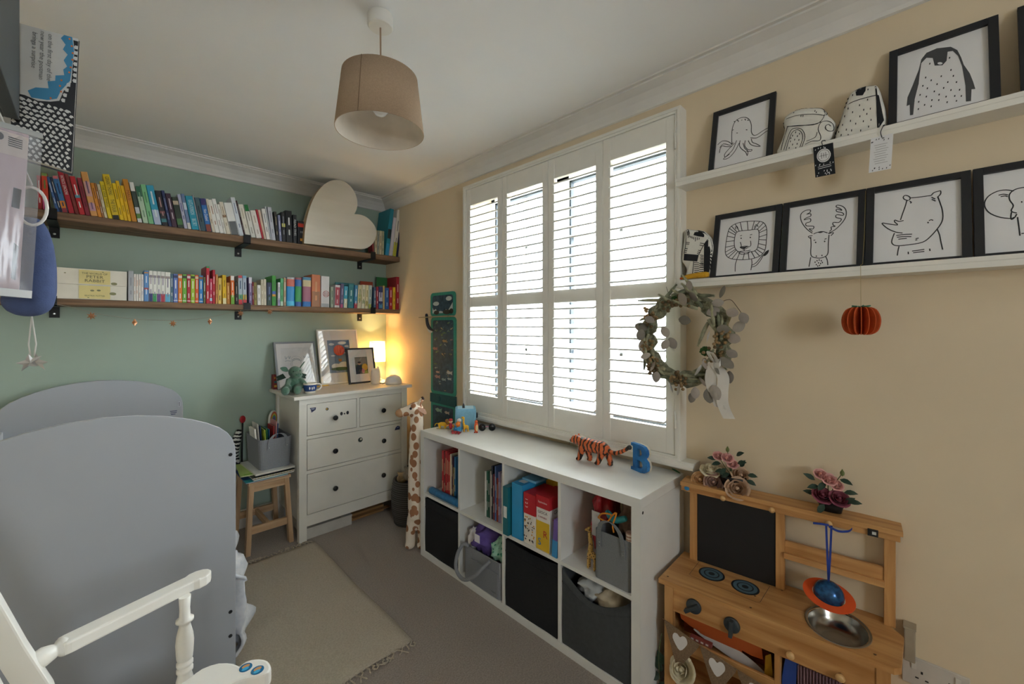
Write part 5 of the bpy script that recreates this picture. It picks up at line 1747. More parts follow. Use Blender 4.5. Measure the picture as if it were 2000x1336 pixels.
# ================================================================ tall plush giraffe beside the cube shelf
GX, GYY = 1.452, 2.300
gir_m = spotted('giraffe_plush', '#e9dccb', '#a06f4e', 23.0, 0.44, 0.95, (1.0, 1.0, 0.82))
gr = thing('plush_giraffe', 'tall standing plush giraffe with brown spots beside the cube shelf', 'soft toy', (GX, GYY, 0))
b = MB()
b.tube([(GX - 0.004, GYY, 0.20), (GX, GYY, 0.30), (GX, GYY, 0.46), (GX + 0.002, GYY, 0.62), (GX + 0.002, GYY, 0.74), (GX, GYY, 0.84), (GX - 0.004, GYY, 0.875)], [0.050, 0.055, 0.054, 0.051, 0.045, 0.041, 0.034], 16)
b.ball((GX, GYY, 0.22), (0.054, 0.046, 0.060), 16)
for dx, dy in ((-0.030, 0.024), (0.026, -0.026)):
    b.tube([(GX + dx * 0.6, GYY + dy * 0.6, 0.20), (GX + dx, GYY + dy, 0.10), (GX + dx, GYY + dy, 0.035)], [0.036, 0.030, 0.030], 12)
    b.ball((GX + dx - 0.006, GYY + dy - 0.004, 0.026), (0.034, 0.030, 0.025), 12)
hx = Vector((-0.80, 0.42, 0)).normalized()
hc = Vector((GX - 0.008, GYY + 0.004, 0.888))
b.ball(hc, (0.052, 0.042, 0.044), 14)
b.tube([hc, hc + hx * 0.05 + Vector((0, 0, -0.012)), hc + hx * 0.092 + Vector((0, 0, -0.020))], [0.040, 0.032, 0.027], 12)
b.build('body', gir_m, gr, remesh=0.006)
tan = mat('giraffe_muzzle', '#b58d6b', 0.95)
mz_ = MB()
mz_.ball(hc + hx * 0.092 + Vector((0, 0, -0.021)), (0.031, 0.031, 0.027), 14)
mz_.build('muzzle', tan, gr)
side = Vector((-hx.y, hx.x, 0))
for sg in (-1, 1):
    e = hc + side * sg * 0.036 - hx * 0.012
    MB().ball(hc + hx * 0.030 + side * sg * 0.036 + Vector((0, 0, 0.010)), 0.0085, 10).build('eye', BLACK, gr)
    MB().tube([hc - hx * 0.020 + side * sg * 0.018 + Vector((0, 0, 0.030)), hc - hx * 0.045 + side * sg * 0.020 + Vector((0, 0, 0.060))], [0.013, 0.008], 8).build('horn', gir_m, gr)
    MB().ball(hc - hx * 0.047 + side * sg * 0.020 + Vector((0, 0, 0.064)), 0.0095, 8).build('horn_tip', mat('dark_brown_felt', '#3a2a22', 0.95), gr)
    MB().prism(smoothline([(0, 0.012), (0.03, 0.004), (0.052, -0.020), (0.048, -0.036), (0.026, -0.026), (0.004, -0.008)], 3, True), lambda q: tuple(hc + side * sg * 0.030 - hx * (0.014 + q[0]) + Vector((0, 0, q[1] + 0.004))), lambda q: tuple(hc + side * sg * 0.040 - hx * (0.014 + q[0]) + Vector((0, 0, q[1] + 0.004)))).build('ear', mat('ear_pink', '#e3b8a2', 0.95), gr, bevel=0.003)
MB().tube(smoothline([tuple(hc - hx * 0.052 + Vector((0, 0, 0.0))), (GX + 0.052, GYY + 0.02, 0.80), (GX + 0.052, GYY + 0.01, 0.66), (GX + 0.056, GYY + 0.01, 0.46)], 3), 0.008, 6).build('mane', mat('mane_brown', '#8a5a3c', 0.95), gr)

# woven basket with soft toys behind the giraffe
WX, WY = 1.635, 2.665
sg_m = striped('dark_woven_cane', '#5a5856', '#35332f', 'Z', 22.0, 0.6, 0.9)
wb = thing('woven_basket', 'dark grey woven basket on the carpet behind the giraffe', 'basket', (WX, WY, 0))
wv = MB()
prof_b = []
for i in range(31):
    z_ = i * 0.31 / 30
    r_ = 0.118 + 0.020 * math.sin(PI * min(1, z_ / 0.31) * 0.9)
    prof_b.append((r_ + (0.0028 if i % 2 else 0), z_))
prof_b += [(0.115, 0.31), (0.110, 0.02), (0.0, 0.015)]
wv.lathe(prof_b, 36, (WX, WY, 0))
wv.build('woven_body', sg_m, wb)
for i, (dx, dy, dz, rr, c_, lab) in enumerate(((-0.03, -0.03, 0.345, 0.052, '#a39a8c', 'grey-brown soft toy on top of the woven basket'), (0.03, 0.03, 0.33, 0.05, '#6f6a60', 'dark taupe soft toy at the back of the woven basket'), (-0.055, 0.03, 0.31, 0.042, '#c4a882', 'tan soft toy in the woven basket'))):
    q = MB()
    q.ball((WX + dx, WY + dy, dz), (rr, rr * 0.9, rr * 0.8), 12)
    q.ball((WX + dx - 0.02, WY + dy - 0.02, dz + rr * 0.75), rr * 0.55, 10)
    for s_ in (-1, 1):
        q.ball((WX + dx - 0.02 + s_ * rr * 0.4, WY + dy - 0.02 - s_ * rr * 0.3, dz + rr * 1.2), rr * 0.22, 8)
    o = q.build('soft_toy', mat('plush_' + c_[1:], c_, 1.0, var=0.12, vscale=90, bump=0.6, bscale=200), None, remesh=0.006)
    tag(o, lab, 'soft toy', 'soft toys in the woven basket')

# ================================================================ in the cubes
def cell_book(i, n, x, y, w_, h_, d_, c_, lab, group, lean=0.0, bands=(), z=ZU, title=None, tcol='#f2f0ea'):
    """Book standing with its spine to the room (spine faces -X); thickness runs along Y."""
    t_ = book(lab, w_, h_, d_, c_, (x, y, z + 0.0006), 0.0, bands, title, tcol, rz=R(-90), marks=True, group=group)
    t_.rotation_euler = (0, 0, R(-90))
    if lean:
        t_.rotation_mode = 'XYZ'
        t_.rotation_euler = (R(lean), 0, R(-90))
    return t_


y0c, y1c = CELLY[0]
reds = [('#b3202b', 'red storybook', 0.018, 0.275), ('#7c2226', 'dark red storybook', 0.014, 0.272), ('#b8242c', 'red storybook with gold line', 0.016, 0.278), ('#a02028', 'crimson storybook', 0.014, 0.275), ('#c03a34', 'worn red book', 0.012, 0.262), ('#d9d2bc', 'cream and red book', 0.013, 0.27), ('#5a3a4a', 'plum book', 0.012, 0.258), ('#8a7a3a', 'mustard book', 0.010, 0.20), ('#2f74ac', 'blue book', 0.016, 0.265)]
y = y0c + 0.215
for i, (c_, nm, w_, h_) in enumerate(reds):
    cell_book(0, i, KX + 0.045, y, w_, h_, 0.21, c_, '%s in the far upper cube, %s from the left' % (nm, ordinal(i + 1)), 'books in the far upper cube', tcol='#e0c9a0')
    y -= w_ + 0.0015
# blue cylinder toy in front
o = thing('blue_tube_toy', 'shiny blue curved tube lying before the red books', 'toy', (KX + 0.02, y0c + 0.13, ZU))
MB().tube(smoothline([(KX + 0.022, y0c + 0.285, ZU + 0.024), (KX + 0.020, y0c + 0.18, ZU + 0.023), (KX + 0.022, y0c + 0.012, ZU + 0.022)], 6), 0.0215, 14).build('tube', mat('blue_satin', '#2b78ae', 0.35, var=0.15, vscale=40), o)
for yy in (y0c + 0.285, y0c + 0.012):
    MB().ball((KX + 0.022, yy, ZU + 0.0235), 0.0205, 12).build('end_cap', mat('blue_satin', '#2b78ae', 0.35), o)
y0c, y1c = CELLY[1]
nb = [('#d9d6d2', 'white spiral notebook', 0.010, 0.24, 10), ('#245a44', 'dark green notebook', 0.012, 0.245, 6), ('#1f4a3a', 'forest green notebook', 0.008, 0.235, 3), ('#c9c4bc', 'cream notebook', 0.006, 0.25, 2), ('#2b2f3a', 'black folder', 0.010, 0.28, 0), ('#8a3a4a', 'wine-red exercise book', 0.008, 0.24, 0), ('#5f7fc0', 'light blue exercise book', 0.010, 0.285, 0),
      ('#b04a3a', 'rust-red storybook', 0.009, 0.225, 0), ('#8f86b4', 'lilac workbook', 0.014, 0.262, 0), ('#b9b2c4', 'pale lilac workbook', 0.008, 0.26, 0), ('#d8d0c0', 'ring-bound cream pad', 0.010, 0.275, 0), ('#c2bba9', 'ring-bound grey pad', 0.010, 0.27, 0)]
y = y0c + 0.190
for i, (c_, nm, w_, h_, ln) in enumerate(nb):
    cell_book(1, i, KX + 0.055, y, w_, h_, 0.20, c_, '%s in the second upper cube, %s from the left' % (nm, ordinal(i + 1)), 'books in the second upper cube', lean=0)
    y -= w_ + 0.004
# games in the third cube
y0c, y1c = CELLY[2]


def game(name, label, x0, x1, yc, w_, h_, col, rot=0.0, tilt=0.0, cat='game box'):
    t_ = thing(name, label, cat, (x0, yc, ZU + 0.0006), 'games in the third upper cube', rot=(R(tilt), 0, R(rot)))
    bx('carton', paint(col, 0.35), t_, 0, x1 - x0, -w_ / 2, w_ / 2, 0, h_, bevel=0.0015, world=False)
    return t_


g = game('magazine_file', 'teal cardboard file with a white label in the third upper cube', KX - 0.012, KX + 0.24, y1c - 0.022, 0.036, 0.235, '#1f6f7c', cat='file')
bx('label_card', paint('#e4e6e6'), g, -0.0012, 0.0, -0.010, 0.012, 0.085, 0.14, world=False)
g = game('game_box', 'tall bright blue box in the third upper cube, beside the teal file', KX + 0.004, KX + 0.30, y1c - 0.085, 0.07, 0.262, '#2f9ad2')
bx('label_card', paint('#d9dde2'), g, 0.03, 0.14, -0.02, 0.02, 0.262, 0.2626, world=False)
g = game('game_box', 'red and white learning game box with printed shapes', KX + 0.006, KX + 0.155, y1c - 0.165, 0.072, 0.235, '#ece6da')
bx('red_panel', paint('#c3262f'), g, -0.0012, 0.1505, -0.0368, 0.0368, 0.14, 0.2362, world=False)
lettering('title', '1 2 3', 0.022, paint('#f4f0ea'), g, (-0.0022, 0.018, 0.19), (0, 0, -1), (0, -1, 0), world=False)
rr = random.Random(4)
q = MB()
for i in range(22):
    q.poly(circle(rr.uniform(-0.032, 0.032), rr.uniform(0.01, 0.13), rr.uniform(0.003, 0.0055), 7), lambda p: (-0.0014, p[0], p[1]))
q.build('shape_print', paint('#4a4038'), g, world=False)
q = MB()
for i in range(10):
    q.poly(circle(rr.uniform(-0.03, 0.03), rr.uniform(0.01, 0.13), 0.004, 7), lambda p: (-0.0016, p[0], p[1]))
q.build('shape_print', paint('#d99a2e'), g, world=False)
g = game('game_box', 'yellow box at the back of the third upper cube', KX + 0.168, KX + 0.36, y1c - 0.208, 0.16, 0.285, '#d3a82c')
g = game('game_box', 'white, red and yellow alphabet game box with bright letters', KX + 0.010, KX + 0.15, y1c - 0.243, 0.078, 0.245, '#ece8e2')
bx('red_panel', paint('#c3262f'), g, -0.0012, 0.142, -0.0398, 0.0398, 0.190, 0.2462, world=False)
bx('yellow_panel', paint('#e2b92c'), g, -0.0012, 0.0, -0.039, 0.039, 0.0, 0.13, world=False)
lettering('title', 'Sapientino', 0.013, paint('#f6f2ee'), g, (-0.0024, 0.0, 0.218), (0, -1, 0), (0, 0, 1), world=False)
lettering('title', 'GIOCA', 0.018, paint('#26242a'), g, (-0.0024, 0.0, 0.172), (0, -1, 0), (0, 0, 1), world=False)
lettering('title', 'E IMPARA', 0.012, paint('#b0304a'), g, (-0.0024, 0.0, 0.150), (0, -1, 0), (0, 0, 1), world=False)
lettering('printed_letter', 'R', 0.045, paint('#c3362f'), g, (-0.0024, -0.016, 0.075), (0, -1, 0), (0, 0, 1), world=False)
lettering('printed_letter', 'S', 0.045, paint('#2b7fc0'), g, (-0.0024, 0.018, 0.035), (0, -1, 0), (0, 0, 1), world=False)
lettering('title', 'GIOCA', 0.024, paint('#26242a'), g, (0.07, -0.0396, 0.172), (1, 0, 0), (0, 0, 1), world=False)
lettering('title', "L'ALFABETO", 0.018, paint('#c3262f'), g, (0.07, -0.0396, 0.145), (1, 0, 0), (0, 0, 1), world=False)
g = game('game_box', 'slim purple and blue game box leaning in front of the alphabet game', KX + 0.004, KX + 0.10, y0c + 0.022, 0.024, 0.165, '#7a62ae', tilt=3)
bx('blue_panel', paint('#4aa0d8'), g, -0.0012, 0.0972, -0.0138, 0.0138, 0.0, 0.075, world=False)
q = MB()
for i in range(8):
    q.poly(circle(rr.uniform(0.01, 0.09), rr.uniform(0.08, 0.15), 0.008, 8), lambda p: (p[0], -0.0144, p[1]))
q.build('shape_print', paint('#d9c6e0'), g, world=False)
o = MB().ball((KX + 0.020, y1c - 0.19, ZU + 0.012), (0.011, 0.017, 0.0115), 10).build('toy_ball', paint('#2f5fa8'), None)
tag(o, 'small blue and yellow ball before the game boxes', 'ball')
MB().ball((KX + 0.010, y1c - 0.19, ZU + 0.012), (0.003, 0.007, 0.005), 8).build('spot', paint('#d9b93a'), o, world=False)
g = thing('plastic_packet', 'clear blue packet lying on top of the game boxes', 'packet', (KX + 0.12, y1c - 0.11, ZU + 0.264))
bx('pouch', mat('blue_film', '#6fb3d8', 0.15, coat=0.6), g, KX + 0.06, KX + 0.16, y1c - 0.155, y1c - 0.065, ZU + 0.264, ZU + 0.276, bevel=0.004)

# grey nappy caddy with clothes in the second lower cube
y0c, y1c = CELLY[1]
cd = thing('felt_caddy', 'grey felt caddy with long rope handle hanging out of the lower cube', 'basket', (KX + 0.17, (y0c + y1c) / 2, ZL))
tub(cd, KX + 0.004, KX + 0.33, y0c + 0.012, y1c - 0.030, ZL, ZL + 0.185, 0.0, felt_g, round_=0.02)
bx('front_pocket', felt_g, cd, KX + 0.0, KX + 0.004, y0c + 0.03, y1c - 0.10, ZL + 0.005, ZL + 0.13)
MB().tube(smoothline([(KX + 0.0, y1c - 0.075, ZL + 0.185), (KX - 0.02, y1c - 0.06, ZL + 0.20), (KX - 0.045, y1c - 0.04, ZL + 0.15), (KX - 0.060, y1c - 0.045, ZL + 0.08), (KX - 0.060, y1c - 0.10, ZL + 0.045), (KX - 0.055, y1c - 0.18, ZL + 0.085), (KX - 0.03, y1c - 0.235, ZL + 0.15), (KX + 0.0, y1c - 0.25, ZL + 0.175)], 4), 0.0095, 9).build('handle', felt_g, cd)
lettering('printed_name', 'nappies', 0.012, paint('#3c3e42'), cd, (KX - 0.0012, y0c + 0.06, ZL + 0.03), (0, -1, 0), (0, 0, 1))


def cloth_heap(name, label, m, c, r, seed, cat='clothing', group=None, parent=None):
    """Crumpled textile: lumpy, folded ellipsoid."""
    rr_ = random.Random(seed)
    ph = [rr_.uniform(0, 6.28) for _ in range(9)]
    q = MB()
    nu_, nv_ = 26, 16
    for i in range(nv_ + 1):
        th = PI * i / nv_
        for j in range(nu_):
            a = 2 * PI * j / nu_
            d = Vector((math.sin(th) * math.cos(a), math.sin(th) * math.sin(a), math.cos(th)))
            f_ = 1 + 0.13 * math.sin(5 * a + ph[0] + 3 * th) + 0.10 * math.sin(9 * th + ph[1] + 2 * a) + 0.07 * math.sin(11 * a - 7 * th + ph[2])
            q.v.append((c[0] + d.x * r[0] * f_, c[1] + d.y * r[1] * f_, c[2] + d.z * r[2] * f_))
    for i in range(nv_):
        for j in range(nu_):
            j2 = (j + 1) % nu_
            q.f.append((i * nu_ + j, i * nu_ + j2, (i + 1) * nu_ + j2, (i + 1) * nu_ + j))
            q.m.append(0)
            q.s.append(True)
    o_ = q.build(name, m, parent)
    if parent is None:
        tag(o_, label, cat, group)
    return o_


pur = cloth_heap('folded_cloth', 'purple cloth with a white label heaped in the grey caddy', mat('purple_cotton', '#6a55a4', 0.9, var=0.12, vscale=30), (KX + 0.115, y1c - 0.125, ZL + 0.215), (0.095, 0.095, 0.075), 1, group='cloths in the grey caddy')
bx('care_label', paint('#e4e0ea'), pur, KX + 0.010, KX + 0.013, y1c - 0.155, y1c - 0.115, ZL + 0.225, ZL + 0.265, world=False)
mint = spotted('mint_leaf_print', '#a6d8c4', '#3f9a7e', 45.0, 0.28)
cloth_heap('folded_cloth', 'mint green leaf-print cloth in the grey caddy', mint, (KX + 0.085, y0c + 0.080, ZL + 0.205), (0.062, 0.055, 0.055), 2, group='cloths in the grey caddy')
cloth_heap('folded_cloth', 'white cloth hanging over the left edge of the grey caddy', mat('white_cotton', '#dcd8d8', 0.9), (KX + 0.050, y1c - 0.060, ZL + 0.205), (0.032, 0.025, 0.055), 3, group='cloths in the grey caddy')
# clothes in the charcoal bin
y0c, y1c = CELLY[3]
cloth_heap('folded_cloth', 'pale grey cloth at the far side of the charcoal bin', mat('pale_grey_cotton', '#bcc0c2', 0.9, var=0.08), (KX + 0.12, y1c - 0.115, ZL + 0.258), (0.095, 0.075, 0.050), 5, group='cloths in the charcoal bin')
cloth_heap('folded_cloth', 'beige cloth in the middle of the charcoal bin', mat('beige_cotton', '#cdbfa6', 0.9, var=0.08), (KX + 0.10, y0c + 0.125, ZL + 0.240), (0.080, 0.080, 0.050), 6, group='cloths in the charcoal bin')
# grey felt basket in the nearest upper cube
t_ = thing('felt_basket', 'grey felt basket with riveted loop handle in the nearest upper cube', 'basket', (KX + 0.17, y0c + 0.10, ZU))
FELT2 = mat('mid_grey_felt', '#7f8285', 0.95, var=0.05, vscale=200, bump=0.25, bscale=600)
tub(t_, KX + 0.010, KX + 0.32, y0c + 0.008, y0c + 0.172, ZU, ZU + 0.195, 0.0, FELT2, round_=0.018)
yc = y0c + 0.09
strap(t_, [(KX + 0.006, yc + 0.052, ZU + 0.135), (KX + 0.004, yc + 0.054, ZU + 0.19), (KX - 0.002, yc + 0.040, ZU + 0.235), (KX - 0.004, yc, ZU + 0.252), (KX - 0.002, yc - 0.034, ZU + 0.232), (KX + 0.004, yc - 0.050, ZU + 0.19), (KX + 0.006, yc - 0.054, ZU + 0.125)], (0, 1, 0), 0.018, FELT2)
for dy in (0.052, -0.054):
    for dz in (0.140, 0.153):
        MB().ball((KX + 0.003, yc + dy, ZU + dz), (0.0015, 0.003, 0.003), 8).build('rivet', rivet, t_)
redp = cloth_heap('red_bag', 'shiny red bag with a white label behind the grey felt basket', mat('red_film', '#c02a34', 0.35, var=0.15, vscale=30), (KX + 0.185, y0c + 0.225, ZU + 0.165), (0.085, 0.045, 0.145), 8, cat='bag')
bx('label_card', paint('#d6d4d6'), redp, KX + 0.088, KX + 0.091, y0c + 0.195, y0c + 0.235, ZU + 0.12, ZU + 0.225, world=False)
toyb = cloth_heap('soft_toy', 'brown soft toy in the grey felt basket of the nearest cube', mat('brown_plush', '#8f7463', 1.0, var=0.12, vscale=80), (KX + 0.16, y0c + 0.070, ZU + 0.225), (0.085, 0.052, 0.085), 9, cat='soft toy')
o = thing('teal_bow_toy', 'teal and orange ribboned toy on top of the grey felt basket', 'toy', (KX + 0.05, y0c + 0.10, ZU + 0.21))
MB().tube(smoothline([(KX + 0.055, y0c + 0.14, ZU + 0.262), (KX + 0.045, y0c + 0.10, ZU + 0.242), (KX + 0.050, y0c + 0.05, ZU + 0.262)], 4), [0.008, 0.011, 0.013, 0.014, 0.013, 0.013, 0.013, 0.012, 0.010], 9).build('teal_body', paint('#2f98a4', 0.5), o)
org = paint('#e08a24', 0.5)
MB().tube(smoothline([(KX + 0.03, y0c + 0.165, ZU + 0.235), (KX + 0.022, y0c + 0.14, ZU + 0.262), (KX + 0.022, y0c + 0.10, ZU + 0.268), (KX + 0.024, y0c + 0.12, ZU + 0.235), (KX + 0.03, y0c + 0.165, ZU + 0.235)], 4), 0.0035, 6).build('orange_loop', org, o)
MB().tube(smoothline([(KX + 0.022, y0c + 0.10, ZU + 0.262), (KX + 0.02, y0c + 0.075, ZU + 0.285), (KX + 0.022, y0c + 0.092, ZU + 0.23), (KX + 0.018, y0c + 0.084, ZU + 0.205)], 4), 0.0035, 6).build('orange_loop', org, o)
o = MB().tube(smoothline([(KX + 0.045, y0c + 0.025, ZU + 0.205), (KX + 0.03, y0c + 0.022, ZU + 0.17 + 0.02), (KX + 0.03, y0c + 0.02, ZU + 0.225)], 4), 0.016, 10).build('striped_sock', striped('pink_white_stripes', '#e2d6ce', '#b58f80', 'Z', 26.0, 0.2, 0.95), None)
tag(o, 'beige striped soft leg poking out of the grey felt basket', 'soft toy')
# small carved giraffe
GB = (KX + 0.045, y0c + 0.215)
sg2 = spotted('wooden_giraffe_spots', '#c9a25a', '#4a2f1c', 120.0, 0.32, 0.5)
q = MB()
q.tube([(GB[0], GB[1], ZU + 0.055), (GB[0], GB[1] - 0.004, ZU + 0.10), (GB[0], GB[1] + 0.004, ZU + 0.165)], [0.013, 0.010, 0.007], 9)
q.ball((GB[0], GB[1] - 0.010, ZU + 0.060), (0.012, 0.024, 0.016), 10)
q.tube([(GB[0], GB[1] + 0.002, ZU + 0.166), (GB[0] - 0.004, GB[1] + 0.022, ZU + 0.156)], [0.009, 0.005], 8)
for dx in (-0.007, 0.007):
    for dy in (0.006, -0.026):
        q.tube([(GB[0] + dx * 0.7, GB[1] + dy, ZU + 0.06), (GB[0] + dx, GB[1] + dy, ZU + 0.001)], [0.006, 0.005], 6)
    q.tube([(GB[0] + dx * 0.6, GB[1] + 0.0, ZU + 0.168), (GB[0] + dx * 0.8, GB[1] - 0.003, ZU + 0.182)], 0.0025, 5)
o = q.build('giraffe_figure', sg2, None, remesh=0.0024)
tag(o, 'small standing giraffe figurine left of the grey felt basket', 'figurine')

# ================================================================ on top of the cube shelf
# blue cube music player
tb = thing('music_cube', 'light blue soft cube music player with two dark ears', 'speaker', (1.668, 2.075, KH), rot=(0, 0, R(-38)))
bx('padded_body', mat('light_blue_fabric', '#7fb4d0', 0.85, var=0.04, vscale=80, bump=0.2, bscale=400), tb, -0.066, 0.066, -0.066, 0.066, 0, 0.128, bevel=0.014, world=False)
bx('top_plate', mat('pale_blue_plastic', '#a8cfe0', 0.4), tb, -0.050, 0.050, -0.050, 0.050, 0.126, 0.1295, bevel=0.001, world=False)
for sg in (-1, 1):
    MB().lathe([(0.009, 0), (0.006, 0.012), (0.0, 0.026)], 8, (-0.012, sg * 0.020 - 0.004, 0.1295)).build('ear', mat('dark_grey_rubber', '#2b3038', 0.6), tb, world=False)
MB().lathe([(0.017, 0.0), (0.017, 0.010), (0.010, 0.012)], 14, (0.066, 0.0, 0.076), axis='x').build('charging_knob', mat('dark_grey_rubber', '#2b3038', 0.6), tb, world=False)
MB().poly([(-0.03, 0.015), (0.0, 0.015), (0.012, 0.04), (0.008, 0.075), (-0.005, 0.06), (-0.015, 0.075), (-0.025, 0.05)], lambda p: (-0.0668, p[0], p[1])).build('side_print', mat('denim_print', '#5f92b4', 0.8), tb, world=False)


def toy(name, label, pieces, loc, rz, cat='figurine', group='small toy figures on the cube shelf'):
    """pieces: (part name, colour, MB in local coordinates, remesh)."""
    t2 = thing(name, label, cat, loc, group, rot=(0, 0, rz))
    for nm, c_, q_, rm in pieces:
        q_.build(nm, c_ if not isinstance(c_, str) else paint(c_, 0.4), t2, world=False, remesh=rm)
    return t2


# yellow lion
q = MB()
q.ball((0, 0, 0.030), (0.030, 0.012, 0.013), 12)
for dx in (-0.022, 0.020):
    for dy in (-0.007, 0.007):
        q.tube([(dx, dy, 0.03), (dx + (0.006 if dx < 0 else -0.004), dy, 0.004)], [0.007, 0.006], 7)
q.ball((0.034, 0, 0.044), (0.013, 0.011, 0.012), 10)
q.tube(smoothline([(-0.028, 0, 0.034), (-0.045, 0, 0.030), (-0.050, 0, 0.014)], 3), 0.003, 6)
m2 = MB().ball((0.028, 0, 0.047), (0.013, 0.015, 0.016), 10)
b2 = MB().prism(circle(0, 0, 0.04, 16, 0.016), lambda p: (p[0], p[1], 0), lambda p: (p[0], p[1], 0.004))
toy('lion_figure', 'small yellow lion figure at the far end of the cube shelf', [('body', '#e0b21c', q, 0.0022), ('mane', '#8a5a20', m2, 0), ('stand', '#b3ad8a', b2, 0)], (1.545, 2.150, KH), R(-50))
# red and orange figure
q = MB().ball((0, 0, 0.026), (0.013, 0.012, 0.022), 10)
q2 = MB().ball((0, 0, 0.056), (0.013, 0.013, 0.013), 10)
q3 = MB().ball((0.002, 0, 0.064), (0.014, 0.014, 0.010), 10)
q4 = MB().tube([(0.0, -0.012, 0.034), (0.012, -0.026, 0.028)], 0.0045, 6).tube([(0.0, 0.012, 0.034), (0.014, 0.022, 0.024)], 0.0045, 6)
q5 = MB().lathe([(0.020, 0), (0.020, 0.004)], 14)
toy('child_figure', 'small figure in red with a pale face behind the toy train', [('body', '#b5243c', q, 0), ('head', '#e8c4a8', q2, 0), ('cap', '#c42a2f', q3, 0), ('arms', '#e08a2c', q4, 0), ('stand', '#cfcac0', q5, 0)], (1.560, 2.085, KH), R(-140))
# blue and white figure
q = MB().ball((0, 0, 0.028), (0.014, 0.013, 0.026), 10)
q2 = MB().ball((0, 0, 0.062), (0.014, 0.014, 0.014), 10)
q3 = MB().lathe([(0.018, 0), (0.018, 0.004)], 14)
toy('blue_figure', 'small pale blue and white figure between the lion and the cube player', [('body', '#7fb2d8', q, 0), ('head', '#dfe6ea', q2, 0), ('stand', '#5f86b0', q3, 0)], (1.590, 2.040, KH), 0)
# orange bear-like figure
q = MB().ball((0, 0, 0.024), (0.016, 0.015, 0.022), 12).ball((0.006, 0, 0.052), (0.015, 0.015, 0.014), 12).ball((-0.002, 0.010, 0.064), 0.005, 8).ball((-0.002, -0.010, 0.064), 0.005, 8)
toy('orange_figure', 'small round orange figure just behind the toy train', [('body', '#e8822a', q, 0.0022)], (1.560, 2.005, KH), R(180))
# small blue toy train
q = MB().box(-0.036, 0.022, -0.011, 0.011, 0.010, 0.017)
q2 = MB().tube([(-0.022, 0, 0.026), (0.012, 0, 0.026)], 0.0095, 12).box(0.006, 0.024, -0.011, 0.011, 0.017, 0.042).lathe([(0.003, 0.034), (0.004, 0.045)], 8, (-0.014, 0, 0)).ball((-0.003, 0, 0.036), 0.004, 8)
q3 = MB()
for dx in (-0.026, -0.008, 0.012):
    for dy in (-0.012, 0.012):
        q3.lathe([(0.008, -0.0015), (0.008, 0.0015)], 12, (dx, dy, 0.008), axis='y')
q4 = MB().box(-0.038, 0.024, -0.0118, 0.0118, 0.0165, 0.0185)
toy('toy_train', 'small blue toy steam train with red trim at the shelf front', [('chassis', '#27364a', q, 0), ('engine', '#2f8ec8', q2, 0), ('wheels', '#b02a34', q3, 0), ('red_trim', '#c03a3a', q4, 0)], (1.535, 1.985, KH), R(-60), 'toy train')
# yellow giraffe figure
q = MB().ball((0, 0, 0.030), (0.018, 0.010, 0.013), 10).tube([(0.010, 0, 0.034), (0.016, 0, 0.062), (0.014, 0, 0.084)], [0.008, 0.006, 0.006], 8).ball((0.019, 0, 0.088), (0.011, 0.007, 0.007), 8)
for dx in (-0.012, 0.012):
    for dy in (-0.006, 0.006):
        q.tube([(dx, dy, 0.028), (dx, dy, 0.001)], 0.004, 6)
toy('yellow_giraffe', 'small yellow and orange giraffe figure in front of the blue cube', [('body', spotted('toy_giraffe_spots', '#e9b92a', '#c9661c', 150.0, 0.3, 0.4), q, 0.0020)], (1.600, 1.985, KH), R(150))
# orange penguin-like figure
q = MB().ball((0, 0, 0.034), (0.014, 0.013, 0.033), 12).ball((0, 0, 0.066), (0.010, 0.010, 0.011), 10)
q2 = MB().ball((-0.008, -0.004, 0.032), (0.008, 0.009, 0.020), 10)
q3 = MB().ball((-0.006, -0.006, 0.004), (0.010, 0.006, 0.004), 8).ball((-0.004, 0.008, 0.004), (0.010, 0.006, 0.004), 8)
toy('orange_penguin', 'small upright orange figure with pale belly beside the sunglasses', [('body', '#e2602a', q, 0), ('belly', '#ecd39a', q2, 0), ('feet', '#c9481f', q3, 0)], (1.630, 1.925, KH), R(40))
# child's sunglasses
sgz = thing('sunglasses', 'child sized round sunglasses with pink frame beside the blue cube', 'sunglasses', (1.700, 1.905, KH), rot=(0, 0, R(48)))
lens = mat('dark_lens', '#1d2024', 0.12, coat=0.5)
pinkf = paint('#d08fa4', 0.35)
for sg in (-1, 1):
    MB().lathe([(0.0, -0.001), (0.019, -0.001), (0.019, 0.001), (0.0, 0.0015)], 20, (0, sg * 0.030, 0.024), axis='x').build('lens', lens, sgz, world=False)
    MB().tube([(0, sg * 0.030 + 0.0205 * math.cos(2 * PI * i / 22), 0.024 + 0.0205 * math.sin(2 * PI * i / 22)) for i in range(22)], 0.0022, 6, closed=True).build('rim', paint('#3a3f3e', 0.4), sgz, world=False)
    MB().tube(smoothline([(0.0, sg * 0.050, 0.030), (0.035, sg * 0.050, 0.026), (0.075, sg * 0.046, 0.006)], 4), 0.0024, 6).build('temple', pinkf, sgz, world=False)
MB().tube(smoothline([(0, -0.010, 0.026), (-0.002, 0, 0.031), (0, 0.010, 0.026)], 4), 0.003, 6).build('bridge', pinkf, sgz, world=False)

